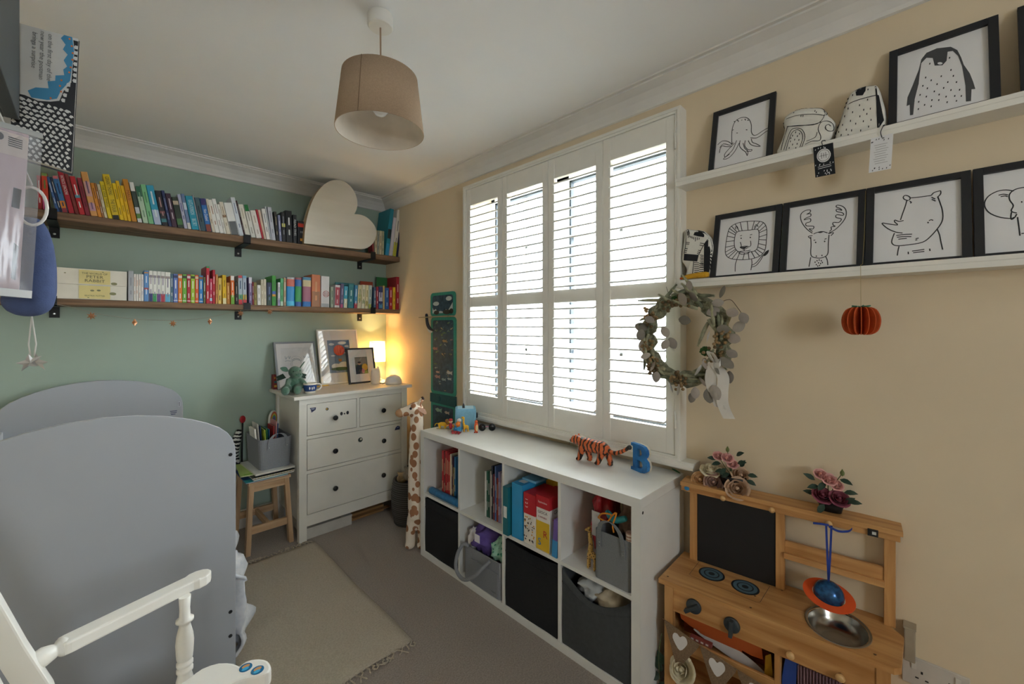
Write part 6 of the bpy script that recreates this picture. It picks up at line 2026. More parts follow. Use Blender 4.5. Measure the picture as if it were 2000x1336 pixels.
# carved wooden tiger
TG = Vector((1.655, 1.10, KH))
tiger_m = striped('tiger_stripes', '#c9622f', '#241812', 'Y', 15.0, 5.0, 0.45, pos=0.36)
tg = thing('wooden_tiger', 'orange striped wooden tiger walking along the cube shelf', 'figurine', tuple(TG), rot=(0, 0, R(4)))
q = MB()
q.tube([(0, 0.072, 0.078), (0, 0.045, 0.083), (0, 0.0, 0.078), (0, -0.04, 0.080), (0, -0.068, 0.072)], [0.024, 0.031, 0.030, 0.031, 0.022], 12)
q.tube([(0, 0.066, 0.088), (0, 0.094, 0.094)], [0.021, 0.022], 12)
q.ball((0, 0.104, 0.094), (0.022, 0.022, 0.022), 12)
q.ball((0, 0.122, 0.086), (0.014, 0.012, 0.011), 10)
for (dx, y0_, y1_) in ((-0.014, 0.055, 0.074), (0.014, 0.052, 0.030), (-0.014, -0.050, -0.026), (0.014, -0.054, -0.078)):
    q.tube([(dx, y0_, 0.072), (dx, (y0_ + y1_) / 2, 0.040), (dx, y1_, 0.012)], [0.021, 0.015, 0.012], 9)
    q.ball((dx, y1_ + 0.005, 0.008), (0.011, 0.016, 0.008), 9)
q.tube(smoothline([(0, -0.062, 0.078), (0, -0.10, 0.068), (0, -0.138, 0.082), (0, -0.172, 0.106)], 4), [0.010] * 9 + [0.009] * 4, 9)
for dx in (-0.015, 0.015):
    q.ball((dx, 0.094, 0.116), (0.007, 0.004, 0.008), 8)
q.build('body', tiger_m, tg, world=False, remesh=0.0032)
MB().ball((0, -0.174, 0.107), (0.010, 0.011, 0.011), 10).build('tail_tip', BLACK, tg, world=False)
for dx in (-0.009, 0.009):
    MB().ball((dx, 0.121, 0.100), 0.003, 8).build('eye', BLACK, tg, world=False)
MB().ball((0, 0.133, 0.089), (0.005, 0.003, 0.004), 8).build('nose', paint('#d98a96'), tg, world=False)
wk = MB()
for dx in (-1, 1):
    for k_ in range(3):
        wk.tube([(dx * 0.008, 0.128, 0.086 - k_ * 0.002), (dx * 0.026, 0.124, 0.090 - k_ * 0.010)], 0.0006, 4)
wk.build('whiskers', BLACK, tg, world=False)

# blue letter B
lb = thing('letter_b', 'mottled blue block letter B at the near end of the cube shelf', 'letter', (1.700, 0.892, KH))
lf = Sheet((1.700, 0.892, KH), (-0.30, -0.954, 0), (0, 0, 1))
outer = [(-0.048, 0.0), (0.010, 0.0), (0.032, 0.004), (0.046, 0.016), (0.050, 0.034), (0.045, 0.052), (0.030, 0.064), (0.040, 0.074), (0.045, 0.088), (0.041, 0.104), (0.028, 0.116), (0.008, 0.120), (-0.048, 0.120), (-0.048, 0.108), (-0.036, 0.106), (-0.036, 0.014), (-0.048, 0.012)]
h1 = [(-0.012, 0.018), (0.006, 0.018), (0.018, 0.022), (0.023, 0.034), (0.018, 0.046), (0.006, 0.051), (-0.012, 0.051)]
h2 = [(-0.012, 0.069), (0.004, 0.069), (0.014, 0.074), (0.018, 0.085), (0.014, 0.097), (0.004, 0.102), (-0.012, 0.102)]


def holed(outer_, holes_, sheet_, c0, c1):
    bm = bmesh.new()
    loops = []
    for pts_ in [outer_] + holes_:
        vs_ = [bm.verts.new(sheet_.at(a, b_, c1)) for a, b_ in pts_]
        loops.append(vs_)
        for i in range(len(vs_)):
            bm.edges.new((vs_[i], vs_[(i + 1) % len(vs_)]))
    bmesh.ops.triangle_fill(bm, edges=bm.edges[:], use_beauty=True)
    ext = bmesh.ops.extrude_face_region(bm, geom=bm.faces[:])
    nv_ = [g for g in ext['geom'] if isinstance(g, bmesh.types.BMVert)]
    bmesh.ops.translate(bm, verts=nv_, vec=sheet_.n * (c0 - c1))
    bmesh.ops.recalc_face_normals(bm, faces=bm.faces)
    q_ = MB()
    bm.verts.index_update()
    q_.v = [tuple(v.co) for v in bm.verts]
    for f in bm.faces:
        q_.f.append(tuple(v.index for v in f.verts))
        q_.m.append(0)
        q_.s.append(False)
    bm.free()
    return q_


holed(outer, [h1, h2], lf, -0.009, 0.009).build('painted_letter', mat('mottled_blue', '#2a7fc4', 0.5, var=0.2, vscale=22, col2='#155a9e'), lb)
holed([(a * 1.0, b_) for a, b_ in outer], [h1, h2], lf, -0.020, -0.0095).build('wooden_back', mat('pale_letter_edge', '#cfc7b4', 0.7), lb)
o = MB()
o.prism(smoothline([(0, 0), (0.012, 0.007), (0.028, 0.004), (0.040, -0.004), (0.026, -0.008), (0.010, -0.006)], 3, True), lambda q_: (1.795 + q_[1], 0.792 - q_[0], KH + 0.004 + 0.25 * (0.04 - q_[0])), lambda q_: (1.795 + q_[1], 0.792 - q_[0], KH + 0.006 + 0.25 * (0.04 - q_[0])))
o = o.build('fallen_leaf', paint('#2c5a38', 0.5), None)
tag(o, 'small dark green artificial leaf behind the letter B', 'leaf')

# ================================================================ framed animal prints on the ledges
LEAN = R(13.5)
ink_d = mat('charcoal_ink', '#2b2c30', 0.6)


def wall_sheet(yc, zt, x=1.7535):
    return Sheet((x, yc, zt - 0.0105), (0, -1, 0), (math.sin(LEAN), 0, math.cos(LEAN)))


def crop6(S):
    return lambda pts: [S.hit(1310 + x / 2.8986, 360 + y / 2.8986) for x, y in pts]


def crop7(S):
    return lambda pts: [S.hit(1320 + x / 2.9412, y / 2.9412) for x, y in pts]


def print_on(yc, zt, wd, label):
    S = wall_sheet(yc, zt)
    t = picture('framed_print', label, S, wd, 0.285, 0.020, 0.013, black_frame, 0, None, paper, 0, group='black framed animal prints on the ledges')
    return S, t


IC = -0.0086
# octopus
S, t = print_on(0.513, 2.035, 0.226, 'black framed line drawing of an octopus, leftmost on the upper ledge')
k = crop7(S)
art_lines(S, t, [k(p) for p in (
    [(318, 822), (317, 770), (322, 725), (338, 690), (365, 671), (395, 667), (418, 680), (430, 712), (430, 748), (440, 768), (460, 768), (495, 745), (525, 728), (552, 722)],
    [(548, 734), (515, 748), (480, 775), (455, 786), (425, 784)], [(430, 790), (436, 810), (460, 820), (482, 834), (450, 832), (425, 822), (412, 800)],
    [(318, 822), (295, 806), (262, 804), (236, 826)], [(318, 836), (285, 836), (262, 832), (250, 850), (246, 872)], [(325, 812), (310, 828), (270, 820), (248, 842)],
    [(345, 800), (325, 850), (298, 880), (268, 908), (300, 900), (335, 862), (360, 815)], [(334, 815), (300, 850), (276, 880), (280, 896), (305, 878)], [(365, 800), (362, 830), (375, 850), (398, 868), (406, 888), (410, 862), (392, 845), (382, 815)],
    [(395, 800), (392, 830), (410, 852), (432, 852), (428, 862), (400, 862)])], 0.0026, IC, ink_d)
art_lines(S, t, [k(p) for p in ([(330, 690), (336, 694)], [(348, 682), (356, 688)], [(352, 692), (358, 690)], [(372, 684), (378, 682)], [(392, 676), (398, 684)], [(408, 682), (414, 686)], [(320, 742), (328, 738)], [(344, 757), (352, 757)], [(399, 738), (407, 740)])], 0.003, IC + 0.0001, ink_d, 'dots')
# penguin
S, t = print_on(-0.0325, 2.035, 0.231, 'black framed penguin print on the upper ledge')
k = crop7(S)
art_fill(S, t, [k([(1410, 330), (1440, 292), (1500, 266), (1580, 257), (1618, 276), (1640, 318), (1655, 360), (1690, 410), (1710, 460), (1722, 500), (1700, 502), (1697, 570), (1668, 573), (1665, 480), (1645, 370), (1622, 310), (1592, 281), (1562, 286), (1556, 338), (1532, 364), (1487, 366), (1476, 322), (1440, 321), (1410, 352), (1400, 420), (1395, 470), (1372, 560), (1363, 650), (1345, 653), (1343, 592), (1325, 600), (1330, 550), (1360, 480), (1395, 390)])], IC, mat('grey_ink', '#4a4c4f', 0.6))
art_fill(S, t, [k(circle(1518, 353, 15, 10, 7))], IC + 0.0002, paper)
dots = [(1436, 430), (1468, 446), (1526, 422), (1582, 386), (1596, 420), (1420, 478), (1446, 492), (1502, 468), (1486, 510), (1540, 490), (1564, 456), (1614, 456), (1404, 530), (1440, 540), (1472, 560), (1514, 528), (1554, 540), (1582, 502), (1632, 500), (1604, 536), (1396, 570), (1430, 588), (1468, 596), (1512, 560), (1560, 572), (1614, 564), (1642, 536), (1394, 612), (1460, 350), (1574, 316)]
art_lines(S, t, [k([(a, b), (a - 2, b + 10)]) for a, b in dots], 0.0026, IC + 0.0001, ink_d, 'dots')
S, t = print_on(-0.298, 2.035, 0.231, 'black framed print at the right picture edge on the upper ledge')
art_lines(S, t, [[(-0.05, 0.05), (-0.03, 0.16), (0.02, 0.2), (0.05, 0.14), (0.06, 0.05)]], 0.002, IC, ink_d)
# lion
S, t = print_on(0.4995, 1.605, 0.238, 'black framed line drawing of a lion beside the zebra cushion')
k = crop6(S)
mo = smoothline([(322, 262), (340, 232), (390, 210), (470, 203), (522, 212), (540, 250), (538, 310), (530, 368), (500, 402), (440, 420), (370, 422), (322, 410), (305, 380), (310, 320)], 4, True)
mi_ = smoothline([(362, 282), (372, 266), (400, 258), (445, 254), (486, 250), (496, 270), (494, 320), (486, 358), (466, 374), (440, 378), (420, 384), (395, 380), (372, 372), (358, 350), (356, 315)], 4, True)
spokes = []
for i in range(0, 56, 2):
    a = mo[i % len(mo)]
    b = min(mi_, key=lambda q: (q[0] - a[0] * 0.62 - 425 * 0.38) ** 2 + (q[1] - a[1] * 0.62 - 316 * 0.38) ** 2)
    spokes.append(k([a, b]))
art_lines(S, t, [['c'] + k(mo[::2]), ['c'] + k(mi_[::2])] + spokes + [k(p) for p in ([(390, 322), (396, 345), (388, 352)], [(448, 315), (450, 340), (440, 350)], [(388, 352), (412, 346), (438, 348), (412, 364), (388, 352)], [(412, 364), (412, 374)], [(380, 382), (395, 374), (430, 372), (448, 368)], [(380, 384), (400, 392), (430, 388), (446, 376)],
    [(366, 250), (362, 238), (372, 234), (378, 250)], [(470, 240), (480, 222), (492, 236)], [(370, 424), (362, 450), (361, 490)], [(454, 420), (456, 445), (450, 482)], [(452, 465), (480, 455), (505, 425), (520, 400), (535, 388)], [(452, 456), (480, 440), (505, 410), (522, 392), (535, 388)])], 0.0026, IC, ink_d)
art_fill(S, t, [k(circle(395, 301, 4, 8)), k(circle(447, 296, 4, 8)), k(smoothline([(522, 400), (530, 380), (552, 366), (548, 385), (532, 400)], 3, True)), k([(390, 352), (436, 346), (412, 362)])], IC + 0.0001, ink_d, 'dots')
art_lines(S, t, [k(p) for p in ([(389, 287), (400, 284)], [(445, 282), (458, 278)])], 0.0026, IC, ink_d, 'brows')
# moose
S, t = print_on(0.2585, 1.605, 0.236, 'black framed line drawing of an antlered moose')
k = crop6(S)
art_lines(S, t, [k(p) for p in ([(800, 272), (770, 250), (742, 215), (732, 182), (738, 158), (762, 142), (788, 140), (785, 154), (766, 164), (788, 160), (790, 174), (766, 184), (752, 196), (786, 188), (788, 206), (764, 214), (766, 230), (806, 232), (802, 248), (780, 246), (800, 262)],
    [(890, 272), (930, 250), (970, 210), (990, 175), (990, 140), (970, 118), (940, 112), (935, 122), (955, 130), (968, 142), (938, 134), (938, 148), (972, 156), (974, 170), (938, 166), (934, 182), (964, 190), (950, 210), (918, 210), (918, 226), (930, 232), (906, 236), (908, 250), (896, 262)],
    [(790, 292), (792, 340), (790, 385), (800, 406), (840, 413), (872, 404), (888, 384), (890, 330), (894, 280)], [(806, 276), (830, 266), (858, 262), (886, 270)], [(800, 284), (776, 290), (790, 302)], [(890, 274), (920, 268), (904, 286)], [(790, 408), (786, 430), (780, 462)], [(874, 402), (884, 425), (887, 453)])], 0.0027, IC, ink_d)
art_fill(S, t, [k(circle(818, 324, 4.5, 8)), k(circle(869, 318, 4.5, 8)), k(smoothline([(832, 268), (846, 260), (864, 262), (848, 270)], 2, True))] + [k(circle(a, b, 3.6, 6, 5)) for a, b in ((822, 402), (854, 398), (815, 436), (826, 428), (838, 424), (850, 428), (822, 450), (834, 440), (846, 444), (856, 438), (840, 455), (830, 458))], IC + 0.0001, ink_d, 'dots')
art_lines(S, t, [k(p) for p in ([(806, 312), (816, 310)], [(868, 306), (880, 302)])], 0.0027, IC, ink_d, 'brows')
# rhino
S, t = print_on(0.022, 1.605, 0.234, 'black framed line drawing of a rhinoceros')
k = crop6(S)
art_lines(S, t, [k(p) for p in ([(1300, 196), (1312, 160), (1328, 115), (1336, 84)], [(1345, 86), (1322, 78), (1316, 66), (1326, 56), (1346, 60), (1356, 72), (1348, 84)], [(1356, 70), (1400, 66), (1475, 56)], [(1475, 56), (1490, 40), (1515, 32), (1528, 30), (1528, 48), (1510, 66)], [(1512, 62), (1524, 95), (1538, 140), (1540, 190), (1520, 232), (1470, 290), (1425, 322), (1350, 336), (1285, 342), (1258, 335), (1250, 318), (1258, 290), (1266, 270)],
    [(1312, 270), (1272, 264), (1230, 246), (1200, 222), (1198, 213), (1230, 218), (1284, 224), (1268, 208), (1268, 196), (1292, 204), (1318, 198)], [(1292, 345), (1286, 370), (1282, 398)], [(1508, 246), (1522, 280), (1530, 320), (1540, 364)], [(1462, 200), (1474, 194), (1486, 198)], [(1276, 284), (1320, 278), (1366, 276)], [(1280, 294), (1320, 290), (1362, 290)], [(1288, 305), (1336, 300)], [(1386, 302), (1404, 298)], [(1384, 310), (1396, 308)],
    [(1344, 376), (1345, 390)], [(1366, 372), (1400, 368), (1436, 362)], [(1372, 382), (1436, 374)], [(1466, 358), (1468, 372)], [(1352, 88), (1364, 96)], [(1355, 98), (1362, 100)], [(1476, 66), (1498, 76)], [(1478, 78), (1500, 88)])], 0.0029, IC, ink_d)
art_fill(S, t, [k(circle(1457, 210, 5, 8))], IC + 0.0001, ink_d, 'dots')
# elephant
S, t = print_on(-0.216, 1.605, 0.234, 'black framed line drawing of an elephant, cut by the right picture edge')
k = crop6(S)
art_lines(S, t, [k(p) for p in ([(1945, 30), (1900, 24), (1850, 32), (1800, 60), (1778, 98), (1786, 132), (1815, 160), (1870, 180), (1930, 186), (1945, 178)], [(1962, 155), (1940, 150), (1930, 140), (1942, 112), (1922, 82), (1920, 50), (1945, 25), (1985, 12), (2030, 10), (2070, 40), (2080, 90)], [(1932, 150), (1928, 175), (1932, 192), (1950, 180), (1962, 160)], [(1966, 178), (1972, 220), (1980, 284)], [(1858, 54), (1885, 48), (1912, 52)], [(1870, 62), (1895, 58), (1910, 62)], [(1988, 272), (2004, 270)], [(2080, 90), (2060, 140), (2065, 200)])], 0.0029, IC, ink_d)
art_fill(S, t, [k(circle(1990, 92, 5, 8))], IC + 0.0001, ink_d, 'dots')


# ================================================================ printed animal cushions on the ledges
cotton = mat('off_white_cotton', '#e2e0d8', 0.9, var=0.02, vscale=60, bump=0.1, bscale=500)
blackc = mat('black_cotton', '#1f2125', 0.9)


def pillow(t, S, outline, depth, m, name='cushion_body', n=3):
    """Stuffed shape: outline on a sheet, front and back swelling between seams."""
    P = smoothline(outline, n, True)
    cx, cy = sum(p[0] for p in P) / len(P), sum(p[1] for p in P) / len(P)
    rings = [(0.0, -depth)] + [(s_, -depth / 2 - depth / 2 * h_) for s_, h_ in ((0.55, 0.98), (0.85, 0.85), (0.96, 0.55))] + [(1.0, -depth / 2)] + [(s_, -depth / 2 + depth / 2 * h_) for s_, h_ in ((0.97, 0.6), (0.88, 0.90), (0.6, 1.0))] + [(0.0, 0.0)]
    q = MB()
    kk = len(P)
    vs = []
    for s_, c_ in rings:
        vs += [S.at(cx + (a - cx) * s_, cy + (b - cy) * s_, c_) for a, b in P]
    fs = []
    for i in range(len(rings) - 1):
        for j in range(kk):
            j2 = (j + 1) % kk
            fs.append((i * kk + j, i * kk + j2, (i + 1) * kk + j2, (i + 1) * kk + j))
    q.add(vs, fs, 0, True)
    o = q.build(name, m, t)
    return o, (cx, cy)


def on_pillow(S, ctr, depth, P_out):
    """Lift for prints: hugs the swell of the pillow front."""
    import functools
    R_ = smoothline(P_out, 3, True)

    def f(p):
        dx, dy = p[0] - ctr[0], p[1] - ctr[1]
        an = math.atan2(dy, dx)
        best = min(R_, key=lambda q: abs(math.atan2(math.sin(math.atan2(q[1] - ctr[1], q[0] - ctr[0]) - an), math.cos(math.atan2(q[1] - ctr[1], q[0] - ctr[0]) - an))))
        rr_ = math.hypot(best[0] - ctr[0], best[1] - ctr[1]) or 1
        s_ = min(1.0, math.hypot(dx, dy) / rr_)
        tab = ((0, 1.0), (0.6, 1.0), (0.88, 0.90), (0.97, 0.6), (1.0, 0.0))
        for (s0, h0), (s1, h1) in zip(tab, tab[1:]):
            if s_ <= s1:
                h_ = h0 + (h1 - h0) * (s_ - s0) / (s1 - s0)
                break
        return S.at(p[0], p[1], -depth / 2 + depth / 2 * h_ + 0.0012)
    return f


def dense(pts, step=0.006):
    out = []
    for a, b in zip(pts, pts[1:]):
        n = max(1, int(math.hypot(b[0] - a[0], b[1] - a[1]) / step))
        out += [(a[0] + (b[0] - a[0]) * i / n, a[1] + (b[1] - a[1]) * i / n) for i in range(n)]
    return out + [pts[-1]]


def pil_lines(t, f, lines, w_, m, name='printed_lines'):
    q = MB()
    for ln in lines:
        q.ribbon(dense(smoothline(ln, 3) if len(ln) > 2 else ln), w_, f)
    q.build(name, m, t, flip=False)


def pil_fill(t, f, polys, m, name='printed_patch'):
    q = MB()
    for pl in polys:
        P = dense(list(pl) + [pl[0]], 0.008)[:-1]
        c_ = (sum(p[0] for p in P) / len(P), sum(p[1] for p in P) / len(P))
        vs, fs = [f(c_)], []
        n = len(P)
        for s_ in (0.5, 1.0):
            vs += [f((c_[0] + (a - c_[0]) * s_, c_[1] + (b - c_[1]) * s_)) for a, b in P]
        for j in range(n):
            j2 = (j + 1) % n
            fs += [(0, 1 + j, 1 + j2), (1 + j, 1 + n + j, 1 + n + j2, 1 + j2)]
        q.add(vs, fs)
    q.build(name, m, t, flip=False)


def base_fit(pts, b0=0.0):
    mn = min(p[1] for p in pts)
    return mn


# raccoon-like cushion
S = Sheet((1.757, 0.30, 2.0215), (0, -1, 0), (0.12, 0, 0.993))
k = crop7(S)
t = thing('animal_cushion', 'white printed cushion of a curly-tailed animal on the upper ledge', 'cushion', (1.775, 0.30, 2.0215), 'printed animal cushions')
out = k([(572, 880), (596, 815), (618, 745), (612, 692), (632, 652), (700, 618), (800, 607), (850, 616), (872, 652), (902, 676), (917, 705), (908, 752), (884, 792), (840, 818), (800, 850), (740, 868), (650, 884)])
DP = 0.055
_, ctr = pillow(t, S, out, DP, cotton)
f = on_pillow(S, ctr, DP, out)
pil_lines(t, f, [k(p) for p in ([(616, 722), (611, 685), (636, 648), (700, 622), (800, 614), (846, 622), (853, 660), (822, 706), (740, 721), (660, 726), (616, 722)], [(614, 690), (690, 664), (790, 656), (850, 662)], [(616, 730), (700, 722), (790, 718), (835, 700)], [(620, 862), (640, 800), (662, 748), (695, 736), (728, 748), (742, 790), (722, 846)], [(632, 864), (650, 805), (670, 760), (700, 746), (724, 765), (728, 800), (712, 846)],
    [(742, 830), (780, 812), (826, 806), (832, 780), (818, 745), (832, 706), (868, 694), (900, 708), (906, 736), (890, 752), (866, 746), (860, 726), (876, 714), (890, 724)], [(750, 812), (800, 790), (812, 760)], [(846, 640), (862, 632), (862, 655), (850, 660)], [(640, 730), (618, 800), (604, 862)])], 0.0019, blackc)
pil_lines(t, f, [k([(a, b), (a - 2, b + 10)]) for a, b in ((690, 756), (672, 775), (700, 778), (684, 798), (708, 800), (660, 808), (672, 826), (698, 822), (652, 845), (690, 845), (712, 764), (662, 790), (800, 632), (678, 640), (808, 640), (720, 662), (732, 662))], 0.0022, blackc, 'printed_dots')
# penguin cushion
S = Sheet((1.757, 0.16, 2.0215), (0, -1, 0), (0.12, 0, 0.993))
k = crop7(S)
t = thing('animal_cushion', 'white printed penguin cushion between the raccoon-like cushion and penguin print', 'cushion', (1.775, 0.16, 2.0215), 'printed animal cushions')
t['label'] = 'white printed penguin cushion left of the framed penguin print'
out = k([(905, 800), (935, 700), (968, 600), (998, 530), (1050, 492), (1135, 476), (1165, 490), (1188, 560), (1210, 640), (1212, 720), (1160, 752), (1050, 785), (960, 806)])
_, ctr = pillow(t, S, out, DP, cotton)
f = on_pillow(S, ctr, DP, out)
pil_lines(t, f, [k(p) for p in ([(908, 792), (936, 702), (974, 598), (1004, 532), (1056, 497), (1136, 482), (1152, 530), (1158, 640), (1162, 740)],)], 0.0040, blackc)
pil_lines(t, f, [k([(966, 606), (1050, 574), (1154, 546)])], 0.0026, blackc, 'printed_line')
pil_fill(t, f, [k([(1030, 516), (1092, 486), (1090, 520), (1074, 548), (1036, 550)]), k([(1148, 540), (1166, 545), (1196, 690), (1164, 738)])], blackc)
pil_lines(t, f, [k([(a, b), (a - 1, b + 11)]) for a, b in ((1016, 540), (1104, 508), (1056, 600), (1102, 568), (1080, 626), (1118, 620), (990, 618), (970, 662), (1016, 640), (1058, 664), (1098, 650), (1122, 684), (958, 712), (1004, 690), (1034, 706), (1078, 692), (936, 752), (980, 740), (1010, 744), (1062, 744), (1108, 722), (950, 770), (990, 770), (1134, 744))], 0.0022, blackc, 'printed_dots')
# zebra cushion
S = Sheet((1.757, 0.68, 1.5915), (0, -1, 0), (0.12, 0, 0.993))


def kz(pts):
    return [S.hit(1300 + x / 4.775, 320 + y / 4.775) for x, y in pts]


t = thing('animal_cushion', 'white printed zebra cushion beside the window on the lower ledge', 'cushion', (1.775, 0.68, 1.5915), 'printed animal cushions')
out = kz([(190, 1075), (192, 1000), (162, 938), (140, 900), (146, 800), (160, 700), (168, 618), (192, 598), (240, 604), (300, 608), (350, 618), (395, 660), (424, 705), (440, 770), (436, 900), (430, 1000), (410, 1075)])
_, ctr = pillow(t, S, out, DP, cotton)
f = on_pillow(S, ctr, DP, out)
pil_fill(t, f, [kz([(172, 838), (310, 850), (296, 912), (166, 900)]), kz([(360, 745), (412, 692), (432, 760), (428, 900), (420, 1010), (356, 1008)]), kz([(260, 664), (272, 626), (300, 614), (350, 626), (385, 664), (352, 684), (300, 676)]), kz([(200, 632), (212, 622), (214, 660), (204, 676)])], blackc)
pil_lines(t, f, [kz(p) for p in ([(190, 690), (190, 620), (206, 612), (222, 650), (212, 690)], [(190, 690), (186, 760), (172, 838)], [(310, 848), (352, 765), (400, 690)], [(262, 910), (258, 970), (250, 1030)], [(226, 672), (234, 690)], [(244, 676), (250, 698)], [(262, 682), (264, 706)], [(282, 684), (278, 724)], [(300, 686), (296, 712)], [(318, 690), (312, 708)], [(192, 732), (226, 736)], [(192, 748), (222, 750)], [(180, 790), (206, 792)], [(178, 808), (200, 810)], [(176, 824), (196, 826)], [(322, 740), (360, 744)], [(318, 758), (354, 766)], [(304, 806), (330, 812)], [(298, 822), (324, 830)], [(294, 836), (318, 844)])], 0.0028, blackc)
pil_lines(t, f, [kz([(266 + (i % 2) * 46, 920 + i * 9), (312 + (i % 2) * 42, 924 + i * 9)]) for i in range(12)] + [kz([(322 + 4 * (i % 2), 850 + i * 14), (356, 856 + i * 14)]) for i in range(9)], 0.0026, blackc, 'printed_stripes')
# little knitted yellow toy at the zebra's feet
o = thing('yellow_toy', 'small yellow knitted toy lying before the zebra cushion', 'toy', (1.746, 0.68, 1.605))
a, b, c_ = PX(1333, 548, 1.745), PX(1356, 541, 1.745), PX(1384, 537, 1.745)
MB().tube(smoothline([(1.745, a.y, 1.615), (1.745, b.y, 1.620), (1.745, c_.y, 1.620)], 4), [0.006, 0.008, 0.010, 0.010, 0.011, 0.012, 0.0125, 0.012, 0.009], 10).build('body', mat('yellow_knit', '#e0a92a', 0.95, bump=0.6, bscale=200), o)
MB().ball((1.745, a.y + 0.004, 1.613), (0.005, 0.008, 0.005), 8).build('beak', paint('#d9602a'), o)
# swing tags of the cushions hanging over the ledge
for (u0, v0, u1, v1, dark, lab) in ((1588, 281, 1627, 334, True, 'black swing tag with white oval hanging from the upper ledge'), (1701, 263, 1745, 322, False, 'white swing tag with small print hanging from the upper ledge')):
    a, b = PX(u0, v0, 1.733), PX(u1, v1, 1.733)
    yc, w_, h_ = (a.y + b.y) / 2, abs(a.y - b.y), 0.105 if dark else 0.108
    ztop = PX((u0 + u1) / 2, v0 + 2, 1.733).z
    Sg = Sheet((1.7335, yc, ztop), (0, -1, 0), (0.0, 0.06 if dark else -0.05, 0.997))
    t = thing('swing_tag', lab, 'tag', (1.7335, yc, ztop), 'cushion swing tags')
    q = MB()
    Sg.box(q, -w_ / 2, w_ / 2, -h_, 0, -0.0008, 0)
    q.build('card', blackc if dark else paper, t)
    q = MB()
    rr = random.Random(3)
    if dark:
        art_fill(Sg, t, [circle(0, -0.036, 0.019, 20, 0.023)], 0.0004, paper, 'oval_print')
        art_lines(Sg, t, [['c'] + circle(0, -0.036, 0.0155, 16, 0.019), [(-0.012, -0.036), (0.012, -0.036)], [(-0.006, -0.026), (-0.006, -0.046)], [(0.006, -0.026), (0.006, -0.046)], [(0, -0.028), (0, -0.044)]], 0.0012, 0.0007, blackc, 'oval_lines')
        art_lines(Sg, t, [[(-0.018, -0.072), (0.018, -0.070)], [(-0.018, -0.078), (0.018, -0.076)]], 0.0016, 0.0005, paper, 'small_print')
        spots = [(rr.uniform(-0.024, 0.024), y_) for y_ in (-0.006, -0.009, -0.062, -0.064, -0.086, -0.090, -0.095, -0.099) for _ in range(3)]
        art_lines(Sg, t, [[(a_, b_), (a_ - 0.001, b_ - 0.004)] for a_, b_ in spots], 0.002, 0.0005, paper, 'dots')
    else:
        art_lines(Sg, t, [[(-0.017 + 0.002 * (i % 3), -0.026 - i * 0.0072), (0.017 - 0.003 * ((i + 1) % 3), -0.026 - i * 0.0072)] for i in range(9)], 0.0014, 0.0005, mat('pale_grey_print', '#a8a8a8', 0.7), 'small_print')
        spots = [(rr.uniform(-0.024, 0.024), y_) for y_ in (-0.006, -0.012, -0.095, -0.101) for _ in range(4)]
        art_lines(Sg, t, [[(a_, b_), (a_ - 0.001, b_ - 0.004)] for a_, b_ in spots], 0.0018, 0.0005, ink_d, 'dots')
    MB().tube(smoothline([(1.733, yc, ztop - 0.006), (1.731, yc + 0.003, ztop + 0.012), (1.734, yc - 0.004, 2.037), (1.752, yc - 0.004, 2.040), (1.765, yc, 2.048)], 4), 0.0011, 5).build('cord', blackc, t)

# ================================================================ paper pumpkin on a thread
PPx, PPy = 1.725, 0.146
pk = thing('paper_pumpkin', 'orange paper honeycomb pumpkin hanging on a thread from the lower ledge', 'decoration', (PPx, PPy, 1.386))
pz = 1.428
orange = mat('orange_paper', '#c8531f', 0.85, var=0.08, vscale=40)
seg_poly = smoothline([(0.003, 0.040), (0.020, 0.044), (0.038, 0.036), (0.048, 0.012), (0.048, -0.012), (0.040, -0.034), (0.022, -0.044), (0.003, -0.040)], 3, False)
seg_poly = [p for p in seg_poly] + [(0.0, -0.038), (0.0, 0.038)]
q = MB().prism(seg_poly, lambda p: (p[0], -0.0011, p[1]), lambda p: (p[0], 0.0011, p[1]))
s0 = q.build('paper_segment', orange, pk, world=False)
for i in range(16):
    s_ = s0 if i == 0 else s0.copy()
    if i:
        COL.objects.link(s_)
    s_.location = (0, 0, pz - 1.386)
    s_.rotation_euler = (0, 0, 2 * PI * (i + 0.3) / 16)
lf_ = MB()
for i in range(9):
    a = 2 * PI * i / 9
    lf_.tube(smoothline([(PPx, PPy, pz + 0.040), (PPx + 0.012 * math.cos(a), PPy + 0.012 * math.sin(a), pz + 0.046), (PPx + 0.024 * math.cos(a), PPy + 0.024 * math.sin(a), pz + 0.042 + 0.006 * (i % 2))], 3), 0.0024, 5)
lf_.build('paper_leaf_top', paint('#3f7a62', 0.8), pk)
MB().tube([(PPx, PPy, pz + 0.04), (PPx + 0.006, PPy + 0.001, 1.607), (1.7515, PPy - 0.002, 1.612), (1.778, PPy - 0.004, 1.70), (1.812, PPy - 0.005, 1.862)], 0.0006, 5).build('thread', mat('gold_thread', '#b09a5c', 0.5, 0.3), pk)

# ================================================================ dried wreath on the shutter surround
WRx, WRy, WRz = 1.716, 0.705, 1.360
wr_ = thing('dried_wreath', 'dried eucalyptus and fir wreath with a white ribbon by the window', 'wreath', (WRx, WRy, WRz - 0.21))
rnd = random.Random(11)


def wr_pt(a, r=0.158, dx=0.0):
    """a: clock angle seen from the room, right-hand side = towards the camera end of the wall (-Y)."""
    return Vector((WRx + dx, WRy - r * math.cos(a), WRz + r * math.sin(a) * 1.06))


